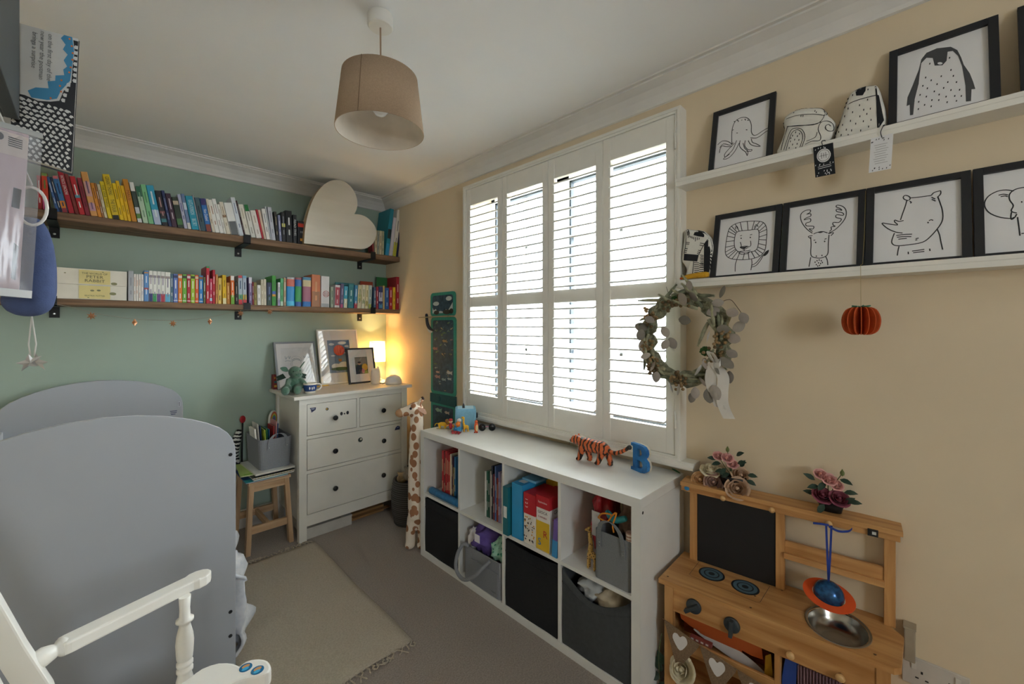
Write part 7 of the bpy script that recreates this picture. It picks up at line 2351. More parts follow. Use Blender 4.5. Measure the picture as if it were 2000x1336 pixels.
twig = mat('twig_brown', '#5b4a3a', 0.9)
moss = mat('grey_moss', '#9a9a80', 0.95, var=0.25, vscale=70, bump=0.9, bscale=160, col2='#6f6f58')
MB().tube([wr_pt(2 * PI * i / 48, 0.158 + 0.006 * math.sin(i * 1.7)) for i in range(48)], [0.029 + 0.006 * math.sin(i * 2.1) + 0.004 * math.sin(i * 5.3) for i in range(48)], 10, closed=True).build('moss_ring', moss, wr_)
# fir sprigs
needle_g = mat('fir_needles', '#adab8c', 0.85, var=0.2, vscale=50)
needle_d = mat('fir_needles_dark', '#858a70', 0.85, var=0.2, vscale=50)


def sprig(p0, d, L, m, bend=0.0):
    q_ = MB()
    d = Vector(d).normalized()
    side_ = d.cross(Vector((1, 0, 0))).normalized()
    pts_ = [Vector(p0) + d * L * s_ + side_ * bend * s_ * s_ for s_ in (0, 0.25, 0.5, 0.75, 1.0)]
    q_.tube(pts_, [0.0062, 0.0075, 0.0072, 0.006, 0.002], 7)
    n_ = int(L / 0.0030)
    vs_, fs_ = [], []
    for i in range(n_):
        s_ = i / n_
        c_ = pts_[0].lerp(pts_[-1], s_) + side_ * (bend * (s_ * s_ - s_))
        for kk in range(8):
            an = 2 * PI * (kk + 0.37 * i) / 8
            dirn = (side_ * math.cos(an) + Vector((1, 0, 0)) * math.sin(an)) * 0.75 + d * 0.65
            dirn.normalize()
            nl_ = 0.0140 * (1 - 0.3 * s_) * rnd.uniform(0.8, 1.15)
            wv_ = dirn.cross(d).normalized() * 0.0020
            b_ = len(vs_)
            vs_ += [c_ - wv_, c_ + wv_, c_ + dirn * nl_]
            fs_.append((b_, b_ + 1, b_ + 2))
    q_.add(vs_, fs_)
    o_ = q_.build('fir_sprig', m, wr_, flip=False)
    return o_


for i in range(64):
    a = 2 * PI * i / 64 + rnd.uniform(-0.1, 0.1)
    p = wr_pt(a, 0.150 + rnd.uniform(-0.02, 0.025), -0.022 - rnd.uniform(0, 0.022))
    tang = Vector((rnd.uniform(-0.25, 0.05), math.sin(a) * 1.0, math.cos(a)))
    if rnd.random() < 0.5:
        tang = tang * -1
    tang += Vector((0, -math.cos(a), math.sin(a))) * rnd.uniform(-0.35, 0.7)
    sprig(p, tang, rnd.uniform(0.060, 0.100), needle_g if i % 3 else needle_d, rnd.uniform(-0.012, 0.012))
sprig(wr_pt(1.15, 0.165, -0.02), (0, 0.55, 1), 0.12, needle_g, 0.01)
sprig(wr_pt(2.0, 0.165, -0.02), (-0.1, 1, 0.12), 0.12, needle_g, 0.01)
sprig(wr_pt(0.55, 0.12, -0.02), (-0.1, 0.5, -1), 0.10, needle_g, 0.01)
# brown seed clusters
seed = mat('brown_seed_heads', '#a5875c', 0.85, var=0.2, vscale=60)
seed_d = mat('dark_seed_heads', '#7a6240', 0.85, var=0.2, vscale=60)
for i, a in enumerate((1.45, 2.45, 2.62, 3.85, 3.98, 4.65, 4.78, 5.75, 5.95, 0.05, 1.9, 3.3)):
    q = MB()
    c_ = wr_pt(a, 0.152 + rnd.uniform(-0.02, 0.02), -0.048)
    for j in range(15):
        v = Vector((rnd.uniform(-0.012, 0.006), rnd.uniform(-0.026, 0.026), rnd.uniform(-0.026, 0.026)))
        q.ball(c_ + v, (0.0055, 0.0075, 0.0065), 6)
    q.build('seed_cluster', seed if i % 2 else seed_d, wr_)
# eucalyptus leaves, one mesh shared by all
leaf_m = [mat('eucalyptus_leaf_%d' % i, c_, 0.75, var=0.06, vscale=30) for i, c_ in enumerate(('#a89d93', '#8f877f', '#7d776c', '#b3aba2'))]
lp_ = smoothline([(0, 0), (0.010, 0.014), (0.026, 0.021), (0.044, 0.017), (0.058, 0.0), (0.044, -0.017), (0.026, -0.021), (0.010, -0.014)], 2, True)
leaf_meshes = []
for m_ in leaf_m:
    q = MB()
    vs = [(0.028, 0, 0.006)] + [(a, b, 0.0045 * math.sin(a * 54) - 10 * b * b) for a, b in lp_]
    n = len(lp_)
    q.add(vs, [(0, 1 + i, 1 + (i + 1) % n) for i in range(n)], 0, True)
    o = q.build('eucalyptus_leaf', m_, wr_, world=False)
    leaf_meshes.append(o)
first = {0: True, 1: True, 2: True, 3: True}


def leaf(p, d, roll, size, mi):
    if first[mi]:
        o_ = leaf_meshes[mi]
        first[mi] = False
    else:
        o_ = leaf_meshes[mi].copy()
        COL.objects.link(o_)
    d = Vector(d).normalized()
    nrm = Vector((-1, 0, 0)) + Vector((0, rnd.uniform(-0.6, 0.6), rnd.uniform(-0.6, 0.6)))
    nrm = (nrm - d * nrm.dot(d)).normalized()
    yv = nrm.cross(d)
    M_ = Matrix((d, yv, nrm)).transposed().to_4x4()
    M_.translation = Vector(p) - wloc(wr_)
    o_.parent = wr_
    o_.matrix_local = M_ @ Matrix.Rotation(roll, 4, 'X') @ Matrix.Scale(size, 4)


leaf_px = [(1345, 562, 80), (1352, 578, -40), (1410, 572, 70), (1400, 592, 10), (1428, 610, -20), (1452, 620, -60), (1340, 626, 170), (1300, 650, 110), (1300, 672, -120), (1312, 668, -60), (1410, 643, 0), (1384, 655, -100), (1430, 660, -20), (1428, 690, -30), (1252, 652, -100), (1256, 672, -80), (1275, 715, -110), (1282, 735, -90), (1310, 755, -70), (1325, 758, -90), (1358, 766, -85), (1352, 775, -110), (1385, 768, -80), (1395, 762, -60), (1372, 745, -50),
           (1425, 735, -80), (1415, 705, -40), (1366, 720, -120), (1378, 710, -70), (1270, 625, 150), (1256, 640, 160), (1440, 640, 30), (1335, 588, 120), (1395, 608, 200), (1405, 720, -60), (1262, 695, 200)]
for i, (u, v, ang) in enumerate(leaf_px):
    p = PX(u, v, WRx - 0.045 - 0.012 * (i % 3))
    d = Vector((rnd.uniform(-0.25, 0.1), -math.cos(R(ang)), math.sin(R(ang))))
    leaf(p - d * 0.02, d, rnd.uniform(-0.8, 0.8), rnd.uniform(0.75, 1.05), i % 4)
MB().tube(smoothline([wr_pt(0.75, 0.19, -0.03), PX(1425, 585, WRx - 0.03), PX(1440, 600, WRx - 0.04), PX(1455, 622, WRx - 0.04)], 4), 0.0012, 5).build('twig', twig, wr_)
MB().tube([wr_pt(2.2, 0.17, -0.02), PX(1306, 575, WRx - 0.03), PX(1301, 560, WRx - 0.03)], [0.0018, 0.0014, 0.0008], 5).build('twig', twig, wr_)
cloth_heap('moss_tuft', '', mat('green_moss', '#3f6a35', 0.95, var=0.2, vscale=80), tuple(PX(1321, 584, WRx - 0.03)), (0.016, 0.022, 0.012), 21, parent=wr_)
cloth_heap('moss_tuft', '', mat('green_moss', '#3f6a35', 0.95), tuple(PX(1377, 686, WRx - 0.03)), (0.016, 0.018, 0.016), 22, parent=wr_)
rib = mat('white_satin_ribbon', '#dedad4', 0.45)
kn = PX(1394, 708, WRx - 0.06)
strap(wr_, [kn, PX(1388, 745, WRx - 0.062), PX(1399, 780, WRx - 0.06), PX(1407, 797, WRx - 0.06)], (0.1, 1, 0.15), 0.044, rib, 0.0008, 'ribbon_tail')
strap(wr_, [kn, PX(1412, 735, WRx - 0.066), PX(1411, 765, WRx - 0.066), PX(1412, 790, WRx - 0.062), PX(1424, 818, WRx - 0.055)], (-0.1, 1, -0.10), 0.040, rib, 0.0008, 'ribbon_tail')
strap(wr_, [kn, kn + Vector((-0.02, 0.012, 0.035)), kn + Vector((-0.03, -0.002, 0.040)), kn + Vector((-0.015, -0.014, 0.012)), kn], (0.5, 0.8, 0.2), 0.024, rib, 0.0008, 'ribbon_loop')
strap(wr_, [kn, kn + Vector((-0.02, -0.03, 0.006)), kn + Vector((-0.035, -0.030, -0.006)), kn + Vector((-0.018, -0.008, -0.008)), kn], (0.5, 0.2, 0.8), 0.022, rib, 0.0008, 'ribbon_loop')
MB().tube([wr_pt(1.6, 0.17), (WRx + 0.012, WRy + 0.004, 1.568), (WRx + 0.018, WRy + 0.004, 1.5735)], 0.0012, 5).build('hanging_wire', twig, wr_)

# ================================================================ teal wall chart between lamp corner and window
tc_ = thing('wall_chart', 'tall teal underwater wall hanging with fish left of the window', 'wall hanging', (1.83, 2.55, 0.60))
teal = mat('teal_felt_border', '#3f9a86', 0.85, var=0.05, vscale=60)
teal_d = mat('dark_teal_felt', '#2c5a5c', 0.85, var=0.05, vscale=60)
navy = mat('deep_sea_print', '#41596a', 0.7, var=0.25, vscale=26, col2='#2c3f49')
WS = Sheet((1.832, 2.55, 0.0), (0, -1, 0), (0, 0, 1))


def rrect(a0, a1, b0, b1, r_, top_only=False):
    out_ = []
    for (cx, cy, s0, rr_) in ((a1 - r_, b1 - r_, 0, r_), (a0 + r_, b1 - r_, 90, r_), (a0 + r_, b0 + r_, 180, r_), (a1 - r_, b0 + r_, 270, r_)):
        for k_ in range(6):
            an = R(s0 + 90 * k_ / 5)
            out_.append((cx + rr_ * math.cos(an), cy + rr_ * math.sin(an)))
    return out_


panels = [(-0.150, 0.160, 1.490, 1.668, 0.030), (-0.145, 0.165, 0.905, 1.482, 0.028), (-0.145, 0.160, 0.595, 0.840, 0.012)]
for (a0, a1, b0, b1, r_) in panels:
    MB().prism(rrect(a0, a1, b0, b1, r_), WS.f(-0.004), WS.f(0.004)).build('felt_panel', teal, tc_)
    MB().prism(rrect(a0 + 0.026, a1 - 0.026, b0 + 0.022, b1 - 0.022, r_ * 0.7), WS.f(0.0), WS.f(0.0050)).build('printed_sea', navy, tc_)
MB().prism([(-0.148, 0.838), (0.166, 0.832), (0.166, 0.908), (-0.148, 0.905)], WS.f(-0.004), WS.f(0.010)).build('fold_band', teal_d, tc_)
MB().prism(circle(-0.03, 0.872, 0.020, 16), WS.f(0.009), WS.f(0.016)).build('button', teal_d, tc_)
cloudw = paint('#cfd6d2', 0.8)
art_fill(WS, tc_, [circle(-0.075, 1.585, 0.040, 14, 0.016), circle(0.085, 1.618, 0.036, 14, 0.017)], 0.0058, cloudw, 'felt_cloud')
art_fill(WS, tc_, [[(-0.122, 1.558), (-0.105, 1.535), (-0.08, 1.545), (-0.05, 1.522), (-0.02, 1.53), (0.02, 1.522), (0.05, 1.54), (0.08, 1.535), (0.105, 1.56), (0.132, 1.59), (0.132, 1.513), (-0.122, 1.513)]], 0.0056, cloudw, 'felt_foam')
art_fill(WS, tc_, [circle(-0.07, 1.518, 0.035, 12, 0.016), circle(0.06, 1.52, 0.05, 12, 0.018), circle(0.115, 1.525, 0.025, 12, 0.02)], 0.0060, paint('#4a4438', 0.8), 'felt_rock')
lg = MB()
lg.prism([(-0.236, 1.486), (0.118, 1.492), (0.150, 1.492), (0.150, 1.484), (-0.236, 1.480)], lambda p: tuple(WS.at(p[0], p[1], 0.004)), lambda p: tuple(WS.at(p[0] + 0.03, p[1] - 0.001, 0.075)))
lg.build('jetty_shelf', wood('pale_balsa', '#b3a584', '#8f8468', 1, 0.8, 8, 8, 0.1), tc_)
wt = MB().prism(smoothline([(-0.172, 1.506), (-0.170, 1.47), (-0.160, 1.425), (-0.128, 1.392), (-0.075, 1.378), (-0.066, 1.384), (-0.10, 1.402), (-0.13, 1.432), (-0.142, 1.47), (-0.15, 1.508)], 3, True), WS.f(0.030), WS.f(0.038))
wt.build('felt_whale', mat('navy_felt', '#25303f', 0.9), tc_)
art_fill(WS, tc_, [smoothline([(-0.150, 1.404), (-0.12, 1.386), (-0.075, 1.378), (-0.085, 1.366), (-0.125, 1.372)], 3, True)], 0.0392, cloudw, 'whale_belly')
rr = random.Random(9)
for i in range(44):
    a_, b_ = rr.uniform(-0.10, 0.125), rr.uniform(0.94, 1.44)
    if i < 16:
        b_ = rr.uniform(1.31, 1.45)
    c_ = rr.choice(['#c9b48a', '#7f9a6a', '#b58a8a', '#9fb0b0', '#6f8a5a', '#d8cdb0', '#5a7f86'])
    L_ = rr.uniform(0.006, 0.018)
    an = rr.uniform(-0.6, 0.6)
    pl_ = [(-L_, 0), (0, L_ * 0.38), (L_, 0), (L_ * 1.4, L_ * 0.35), (L_ * 1.4, -L_ * 0.35), (L_, 0), (0, -L_ * 0.38)]
    pl_ = [(a_ + p[0] * math.cos(an) - p[1] * math.sin(an), b_ + p[0] * math.sin(an) + p[1] * math.cos(an)) for p in pl_]
    MB().prism(pl_, WS.f(0.0050), WS.f(0.0058)).build('felt_fish', paint(c_, 0.85), tc_)
for (a_, b_, c_, L_) in ((-0.09, 1.245, '#a8807c', 0.030), (0.03, 1.305, '#b39a6a', 0.026), (0.09, 1.075, '#cfcfc8', 0.034), (-0.06, 1.035, '#b5938c', 0.034), (0.02, 1.02, '#9fb4b8', 0.026), (-0.055, 1.07, '#c0a898', 0.022), (0.09, 1.03, '#b9c4c4', 0.024), (-0.045, 0.785, '#9ac0ae', 0.040), (0.06, 0.780, '#c9c0b8', 0.028)):
    pl_ = [(a_ + x * L_, b_ + y_ * L_) for x, y_ in ((-1, 0.1), (-0.3, 0.42), (0.5, 0.2), (1.1, 0.45), (1.0, -0.05), (1.1, -0.4), (0.5, -0.2), (-0.3, -0.35))]
    MB().prism(pl_, WS.f(0.0050), WS.f(0.0075)).build('felt_fish', paint(c_, 0.85), tc_)

# ================================================================ wooden toy kitchen against the cream wall
KO = Vector((1.534, 0.720, 0.0))
KUX = Vector((0.0936, -0.9956, 0)).normalized()
KUY = Vector((0.9956, 0.0936, 0)).normalized()
pineA = wood('honey_pine', '#cf9f66', '#a9743e', 0, 0.45, 7, 13, 0.12)
pineV = wood('honey_pine_upright', '#cf9f66', '#a9743e', 2, 0.45, 7, 13, 0.12)
TK = thing('toy_kitchen', 'wooden toy kitchen with blackboard, two hob rings and steel sink', 'toy kitchen', tuple(KO), rot=(0, 0, math.atan2(KUX.y, KUX.x)))


def kb(name, m, w0, w1, d0, d1, z0, z1, parent=None, bevel=0.0015):
    return MB().box(w0, w1, d0, d1, z0, z1).build(name, m, parent or TK, world=False, bevel=bevel)


def K(w, d, z):
    return KO + KUX * w + KUY * d + Vector((0, 0, z))


CZ = 0.45
# worktop with an oval cut-out and a clipped far corner
ow = [(-0.004, -0.012), (0.660, -0.012), (0.676, 0.004), (0.692, 0.165), (0.655, 0.215), (0.655, 0.246), (0.012, 0.246)]
SKW, SKD, SRW, SRD = 0.531, 0.098, 0.082, 0.098
hole = circle(SKW, SKD, SRW - 0.004, 28, SRD - 0.004)
flat = Sheet((0, 0, CZ), (1, 0, 0), (0, 1, 0))
holed(ow, [hole], flat, -0.018, 0.0).build('worktop', pineA, TK, world=False)
# sink
sk = MB()
n = 36
prof_s = [(1.05, 0.0015), (1.03, 0.003), (0.98, 0.002), (0.93, -0.004), (0.88, -0.022), (0.76, -0.042), (0.5, -0.050), (0.0, -0.051)]
vs = []
for s_, z_ in prof_s:
    vs += [(SKW + SRW * s_ * math.cos(2 * PI * j / n), SKD + SRD * s_ * math.sin(2 * PI * j / n), CZ + z_) for j in range(n)]
fs = [(i * n + j, i * n + (j + 1) % n, (i + 1) * n + (j + 1) % n, (i + 1) * n + j) for i in range(len(prof_s) - 1) for j in range(n)]
sk.add(vs, fs, 0, True)
sk.build('sink_bowl', mat('brushed_steel', '#a9a6a0', 0.22, 1.0, var=0.03), TK, world=False)
# hob print
hb_ = Sheet((0, 0, CZ + 0.0006), (1, 0, 0), (0, 1, 0))
hobk = paint('#1c2025', 0.5)
for i, (w_, d_) in enumerate(((0.146, 0.143), (0.263, 0.134))):
    r_ = 0.046
    MB().prism(circle(w_, d_, r_, 28), lambda p: (p[0], p[1], CZ), lambda p: (p[0], p[1], CZ + 0.0008)).build('hob_ring', hobk, TK, world=False)
    for rr_, c_ in ((r_ * 0.86, '#56717e'), (r_ * 0.60, '#1c2025'), (r_ * 0.50, '#56717e'), (r_ * 0.24, '#1c2025')):
        z1 = CZ + 0.0008 + 0.0003 * (1 + [0.86, 0.60, 0.50, 0.24].index(rr_ / r_) if rr_ / r_ in (0.86, 0.60, 0.50, 0.24) else 1)
        MB().poly(circle(w_, d_, rr_, 24), lambda p: (p[0], p[1], z1)).build('hob_print', paint(c_, 0.5), TK, world=False)
q = MB()
q.ribbon([(0.080, 0.086), (0.090, 0.080), (0.310, 0.064), (0.320, 0.072), (0.332, 0.196), (0.326, 0.204), (0.096, 0.210), (0.084, 0.204)], 0.0014, lambda p: (p[0], p[1], CZ + 0.0007), closed=True)
q.build('hob_outline', paint('#3a3a3a'), TK, world=False, flip=False)
# frame of the lower unit
for (w0, w1, d0, d1) in ((0.012, 0.044, 0.004, 0.034), (0.622, 0.654, 0.004, 0.034), (0.014, 0.044, 0.205, 0.235), (0.622, 0.652, 0.205, 0.235)):
    kb('leg', pineV, w0, w1, d0, d1, 0.0, CZ - 0.018)
kb('front_rail', pineA, 0.044, 0.622, 0.008, 0.026, 0.335, CZ - 0.018)
kb('divider', pineV, 0.370, 0.386, 0.010, 0.215, 0.03, 0.335)
kb('rear_panel', pineA, 0.044, 0.622, 0.222, 0.230, 0.03, CZ - 0.018)
kb('side_panel', pineV, 0.018, 0.026, 0.034, 0.205, 0.03, CZ - 0.018)
kb('side_panel', pineV, 0.640, 0.648, 0.034, 0.205, 0.03, CZ - 0.018)
kb('shelf', pineA, 0.026, 0.370, 0.020, 0.222, 0.185, 0.200)
kb('floor_board', pineA, 0.026, 0.640, 0.020, 0.222, 0.020, 0.034)
kb('front_rail', pineA, 0.044, 0.370, 0.010, 0.022, 0.205, 0.245)
# knobs
kn_m = mat('slate_grey_knob', '#3a4246', 0.5)
for (w_, z_, an) in ((0.119, 0.385, 0.9), (0.245, 0.374, 0.05)):
    ko = MB().lathe([(0.026, 0.0), (0.026, -0.006), (0.024, -0.009), (0.0, -0.010)], 24, (w_, 0.008, z_), axis='y').build('dial', kn_m, TK, world=False)
    Mx = Matrix.Translation((w_, 0.0, z_)) @ Matrix.Rotation(an, 4, 'Y')
    MB().box(-0.006, 0.006, -0.018, 0.002, -0.034, 0.022, M=Mx).build('dial_grip', kn_m, ko, world=False, bevel=0.002)
for (w_, z_) in ((0.416, 0.363), (0.541, 0.358)):
    MB().lathe([(0.005, 0), (0.005, -0.008), (0.011, -0.013), (0.0125, -0.019), (0.009, -0.025), (0.0, -0.026)], 16, (w_, 0.008, z_), axis='y').build('wooden_knob', wood('turned_pine', '#d9b27c', '#bd8f55', 2, 0.4, 7, 6, 0.05), TK, world=False)
# upper part
for (w0, w1) in ((0.048, 0.076), (0.350, 0.378), (0.647, 0.675)):
    kb('back_post', pineV, w0, w1, 0.200, 0.228, CZ + 0.0004, 0.742)
kb('blackboard', mat('blackboard_paint', '#16171a', 0.6, var=0.12, vscale=10), 0.076, 0.350, 0.206, 0.214, CZ + 0.001, 0.742)
kb('top_shelf', pineA, 0.022, 0.690, 0.160, 0.250, 0.760, 0.776)
kb('top_rail', pineA, 0.024, 0.684, 0.166, 0.186, 0.7395, 0.760)
kb('rail_board', pineA, 0.378, 0.647, 0.204, 0.216, 0.585, 0.632)
kb('rail_lip', pineA, 0.376, 0.649, 0.190, 0.204, 0.572, 0.592)
for w_ in (0.184, 0.345, 0.508):
    MB().lathe([(0.004, 0), (0.004, -0.010), (0.009, -0.014), (0.010, -0.019), (0.0, -0.024)], 12, (w_, 0.166, 0.752), axis='y').build('peg', wood('turned_pine', '#d9b27c', '#bd8f55', 2, 0.4, 7, 6, 0.05), TK, world=False)
kb('timer_clip', BLACK, 0.606, 0.632, 0.158, 0.166, 0.741, 0.764)
kb('timer_face', paint('#c9c9c4'), 0.617, 0.627, 0.157, 0.158, 0.748, 0.757, bevel=0)
MB().prism(circle(0.047, 0.752, 0.010, 14, 0.008), lambda p: (p[0], 0.1655, p[1]), lambda p: (p[0], 0.1640, p[1])).build('sticker', paint('#2f86b8', 0.3), TK, world=False)
for (w_, d_) in ((0.02, 0.02), (0.30, 0.02), (0.37, 0.20), (0.30, 0.10), (0.62, 0.02)):
    MB().lathe([(0.004, CZ + 0.0004), (0.0, CZ + 0.0008)], 8, (w_, d_, 0)).build('screw_plug', paint('#6a4a30'), TK, world=False)

# orange paper cut-outs and other things stuffed inside
def kthing(name, label, cat, w, d, z, group=None):
    return thing(name, label, cat, tuple(K(w, d, z)), group, rot=(0, 0, math.atan2(KUX.y, KUX.x)))


jag = [(0.0, 0.0), (0.03, -0.020), (0.06, -0.028), (0.065, -0.036), (0.10, -0.046), (0.105, -0.052), (0.14, -0.050), (0.142, -0.040), (0.175, -0.055), (0.205, -0.042), (0.205, -0.030), (0.235, -0.036), (0.27, -0.030), (0.27, 0.055), (0.0, 0.062)]
t = kthing('paper_cutout', 'orange jagged paper cut-out lying in the upper opening of the toy kitchen', 'paper', 0.06, 0.03, 0.27, 'paper in the toy kitchen')
MB().prism(jag, lambda p: (p[0], 0.02 - p[1] * 0.5, 0.02 + p[1]), lambda p: (p[0], 0.0215 - p[1] * 0.5, 0.021 + p[1])).build('sheet', paint('#c8612a', 0.8), t, world=False)
t = kthing('paper_cutout', 'white pointed paper sheet below the orange cut-out in the toy kitchen', 'paper', 0.10, 0.04, 0.205, 'paper in the toy kitchen')
MB().prism(smoothline([(0.0, 0.05), (0.08, 0.02), (0.16, 0.0), (0.24, -0.0005), (0.20, 0.03), (0.12, 0.055), (0.04, 0.066)], 3, True), lambda p: (p[0], 0.03, p[1]), lambda p: (p[0], 0.0312, p[1])).build('sheet', paint('#cfcbc8', 0.8), t, world=False)
t = kthing('paper_cutout', 'dark orange card standing at the back of the toy kitchen opening', 'paper', 0.05, 0.12, 0.2005, 'paper in the toy kitchen')
MB().box(0.0, 0.29, 0.0, 0.0015, 0.0, 0.055).build('sheet', paint('#8f4420', 0.8), t, world=False)
t = kthing('yellow_card', 'yellow folded card beside the divider in the toy kitchen', 'card', 0.335, 0.05, 0.2005, 'paper in the toy kitchen')
MB().prism([(0, 0), (0.028, 0), (0.02, 0.10), (0.004, 0.085)], lambda p: (p[0], 0.0, p[1]), lambda p: (p[0], 0.003, p[1])).build('sheet', paint('#c99a2a', 0.7), t, world=False)
t = kthing('red_packet', 'small red and white packet on the shelf behind the burlap bunting', 'packet', 0.10, 0.024, 0.2455)
MB().box(0.0, 0.075, 0, 0.018, 0, 0.012).build('packet_body', paint('#8e4a44', 0.5), t, world=False)
for i in range(4):
    MB().box(0.004 + i * 0.017, 0.013 + i * 0.017, -0.0006, 0.0, 0.003, 0.009).build('stripe', paint('#d8cfc8', 0.5), t, world=False)
t = kthing('ribbon_skirt', 'pink pleated lantern folded in the right opening of the toy kitchen', 'toy', 0.52, 0.06, 0.035)
q = MB()
pts = []
for i in range(45):
    pts.append((0.43 - 0.52 + 0.185 * i / 44, 0.06 - 0.06 + (0.006 if i % 2 else -0.006)))
vs = [(a, b, 0.0) for a, b in pts] + [(a, b, 0.265) for a, b in pts]
q.add(vs, [(i, i + 1, 46 + i - 0, 45 + i) for i in range(44)])
o = q.build('pleated_paper', paint('#a08088', 0.8), t, world=False)
o.modifiers.new('thickness', 'SOLIDIFY').thickness = 0.001
t = kthing('blue_scarf', 'royal blue scarf hanging at the left of the right kitchen opening', 'scarf', 0.412, 0.05, 0.035)
strap(t, [(-0.004, 0.0, 0.0), (0.0, -0.01, 0.10), (-0.006, 0.0, 0.2), (0.004, 0.004, 0.28)], (1, 0.4, 0), 0.040, mat('royal_blue_cloth', '#23418c', 0.6), 0.003, 'cloth')
o = [c_ for c_ in t.children][0]
o.data.transform(Matrix.Translation(wloc(t)))

# Saturn bauble hanging from the middle peg
p0 = K(0.508, 0.142, 0.752)
pc = K(0.508, 0.125, 0.530)
sb = thing('planet_bauble', 'blue glitter planet bauble with orange ring hanging over the sink', 'decoration', tuple(pc))
MB().ball(pc, 0.042, 24).build('ball', mat('blue_glitter', '#2f6aa0', 0.22, 0.5, var=0.3, vscale=60, col2='#1c3c66'), sb)
rg_ = MB()
n = 40
nv = Vector((-0.20, -0.12, 0.97)).normalized()
e1 = nv.cross(Vector((0, 1, 0))).normalized()
e2 = nv.cross(e1)
vs = []
for r_ in (0.044, 0.070):
    for c_ in (-0.0012, 0.0012):
        vs += [pc + (e1 * math.cos(2 * PI * j / n) + e2 * math.sin(2 * PI * j / n)) * r_ + nv * c_ - Vector((0, 0, 0.004)) for j in range(n)]
fs = []
for j in range(n):
    j2 = (j + 1) % n
    fs += [(j, j2, 2 * n + j2, 2 * n + j), (n + j, 3 * n + j, 3 * n + j2, n + j2), (2 * n + j, 2 * n + j2, 3 * n + j2, 3 * n + j), (j, n + j, n + j2, j2)]
rg_.add(vs, fs)
rg_.build('ring', paint('#e2551f', 0.7), sb)
ribb = mat('royal_blue_ribbon', '#1f3f9a', 0.5)
top = pc + Vector((0, 0, 0.040))
for s_ in (-1, 1):
    strap(sb, [top, (top + p0) / 2 + KUX * 0.004 * s_, p0 + KUX * 0.007 * s_ - KUY * 0.004], KUX, 0.006, ribb, 0.0008, 'ribbon')
strap(sb, [p0 - KUY * 0.006, p0 - KUX * 0.022 - KUY * 0.012, p0 - KUX * 0.042 - KUY * 0.010 - Vector((0, 0, 0.004))], (0, 0, 1), 0.007, ribb, 0.0008, 'ribbon_end')
strap(sb, [p0 - KUY * 0.006 - Vector((0, 0, 0.004)), p0 + KUX * 0.025 - KUY * 0.016 - Vector((0, 0, 0.008)), p0 + KUX * 0.050 - KUY * 0.018, p0 + KUX * 0.060 - KUY * 0.020 + Vector((0, 0, 0.012))], (0.2, 0, 1), 0.007, ribb, 0.0008, 'ribbon_end')

# burlap bunting along the front of the kitchen
bt_ = kthing('heart_bunting', 'burlap bunting with white hearts strung across the toy kitchen front', 'bunting', 0.0, -0.012, 0.15)
burlap = mat('burlap', '#8d7357', 0.95, var=0.14, vscale=180, bump=0.4, bscale=500)
hearts = paint('#d9d5d2', 0.8)
hs = [(0.0, -0.030), (-0.020, -0.006), (-0.024, 0.008), (-0.019, 0.020), (-0.009, 0.022), (0.0, 0.014), (0.009, 0.022), (0.019, 0.020), (0.024, 0.008), (0.020, -0.006)]
flags = [((0.018, 0.300), (0.142, 0.266), (0.066, 0.135)), ((0.146, 0.262), (0.262, 0.240), (0.196, 0.110)), ((0.266, 0.236), (0.385, 0.222), (0.322, 0.090))]
for (a, b, c_) in flags:
    ax, bx_, cx_ = a, b, c_
    sag = [(a[0] + (b[0] - a[0]) * i / 4, a[1] + (b[1] - a[1]) * i / 4) for i in range(5)]
    poly = sag + [(b[0] - 0.002, b[1] - 0.012), c_, (a[0] + 0.002, a[1] - 0.012)]
    MB().prism(poly, lambda p: (p[0], 0.0, p[1] - 0.15), lambda p: (p[0], 0.0012, p[1] - 0.15)).build('burlap_flag', burlap, bt_, world=False)
    mx, mz2 = (a[0] + b[0] + c_[0]) / 3, (a[1] + b[1] + c_[1]) / 3 + 0.012
    MB().prism(smoothline(hs, 3, True), lambda p: (mx + p[0] * 1.1, -0.0012, mz2 + p[1] * 1.1 - 0.15), lambda p: (mx + p[0] * 1.1, 0.0, mz2 + p[1] * 1.1 - 0.15)).build('felt_heart', hearts, bt_, world=False)
MB().tube([(0.012, 0.0006, 0.152), (0.142, 0.0006, 0.116), (0.264, 0.0006, 0.090), (0.40, 0.0006, 0.070)], 0.0014, 5).build('string', burlap, bt_, world=False)


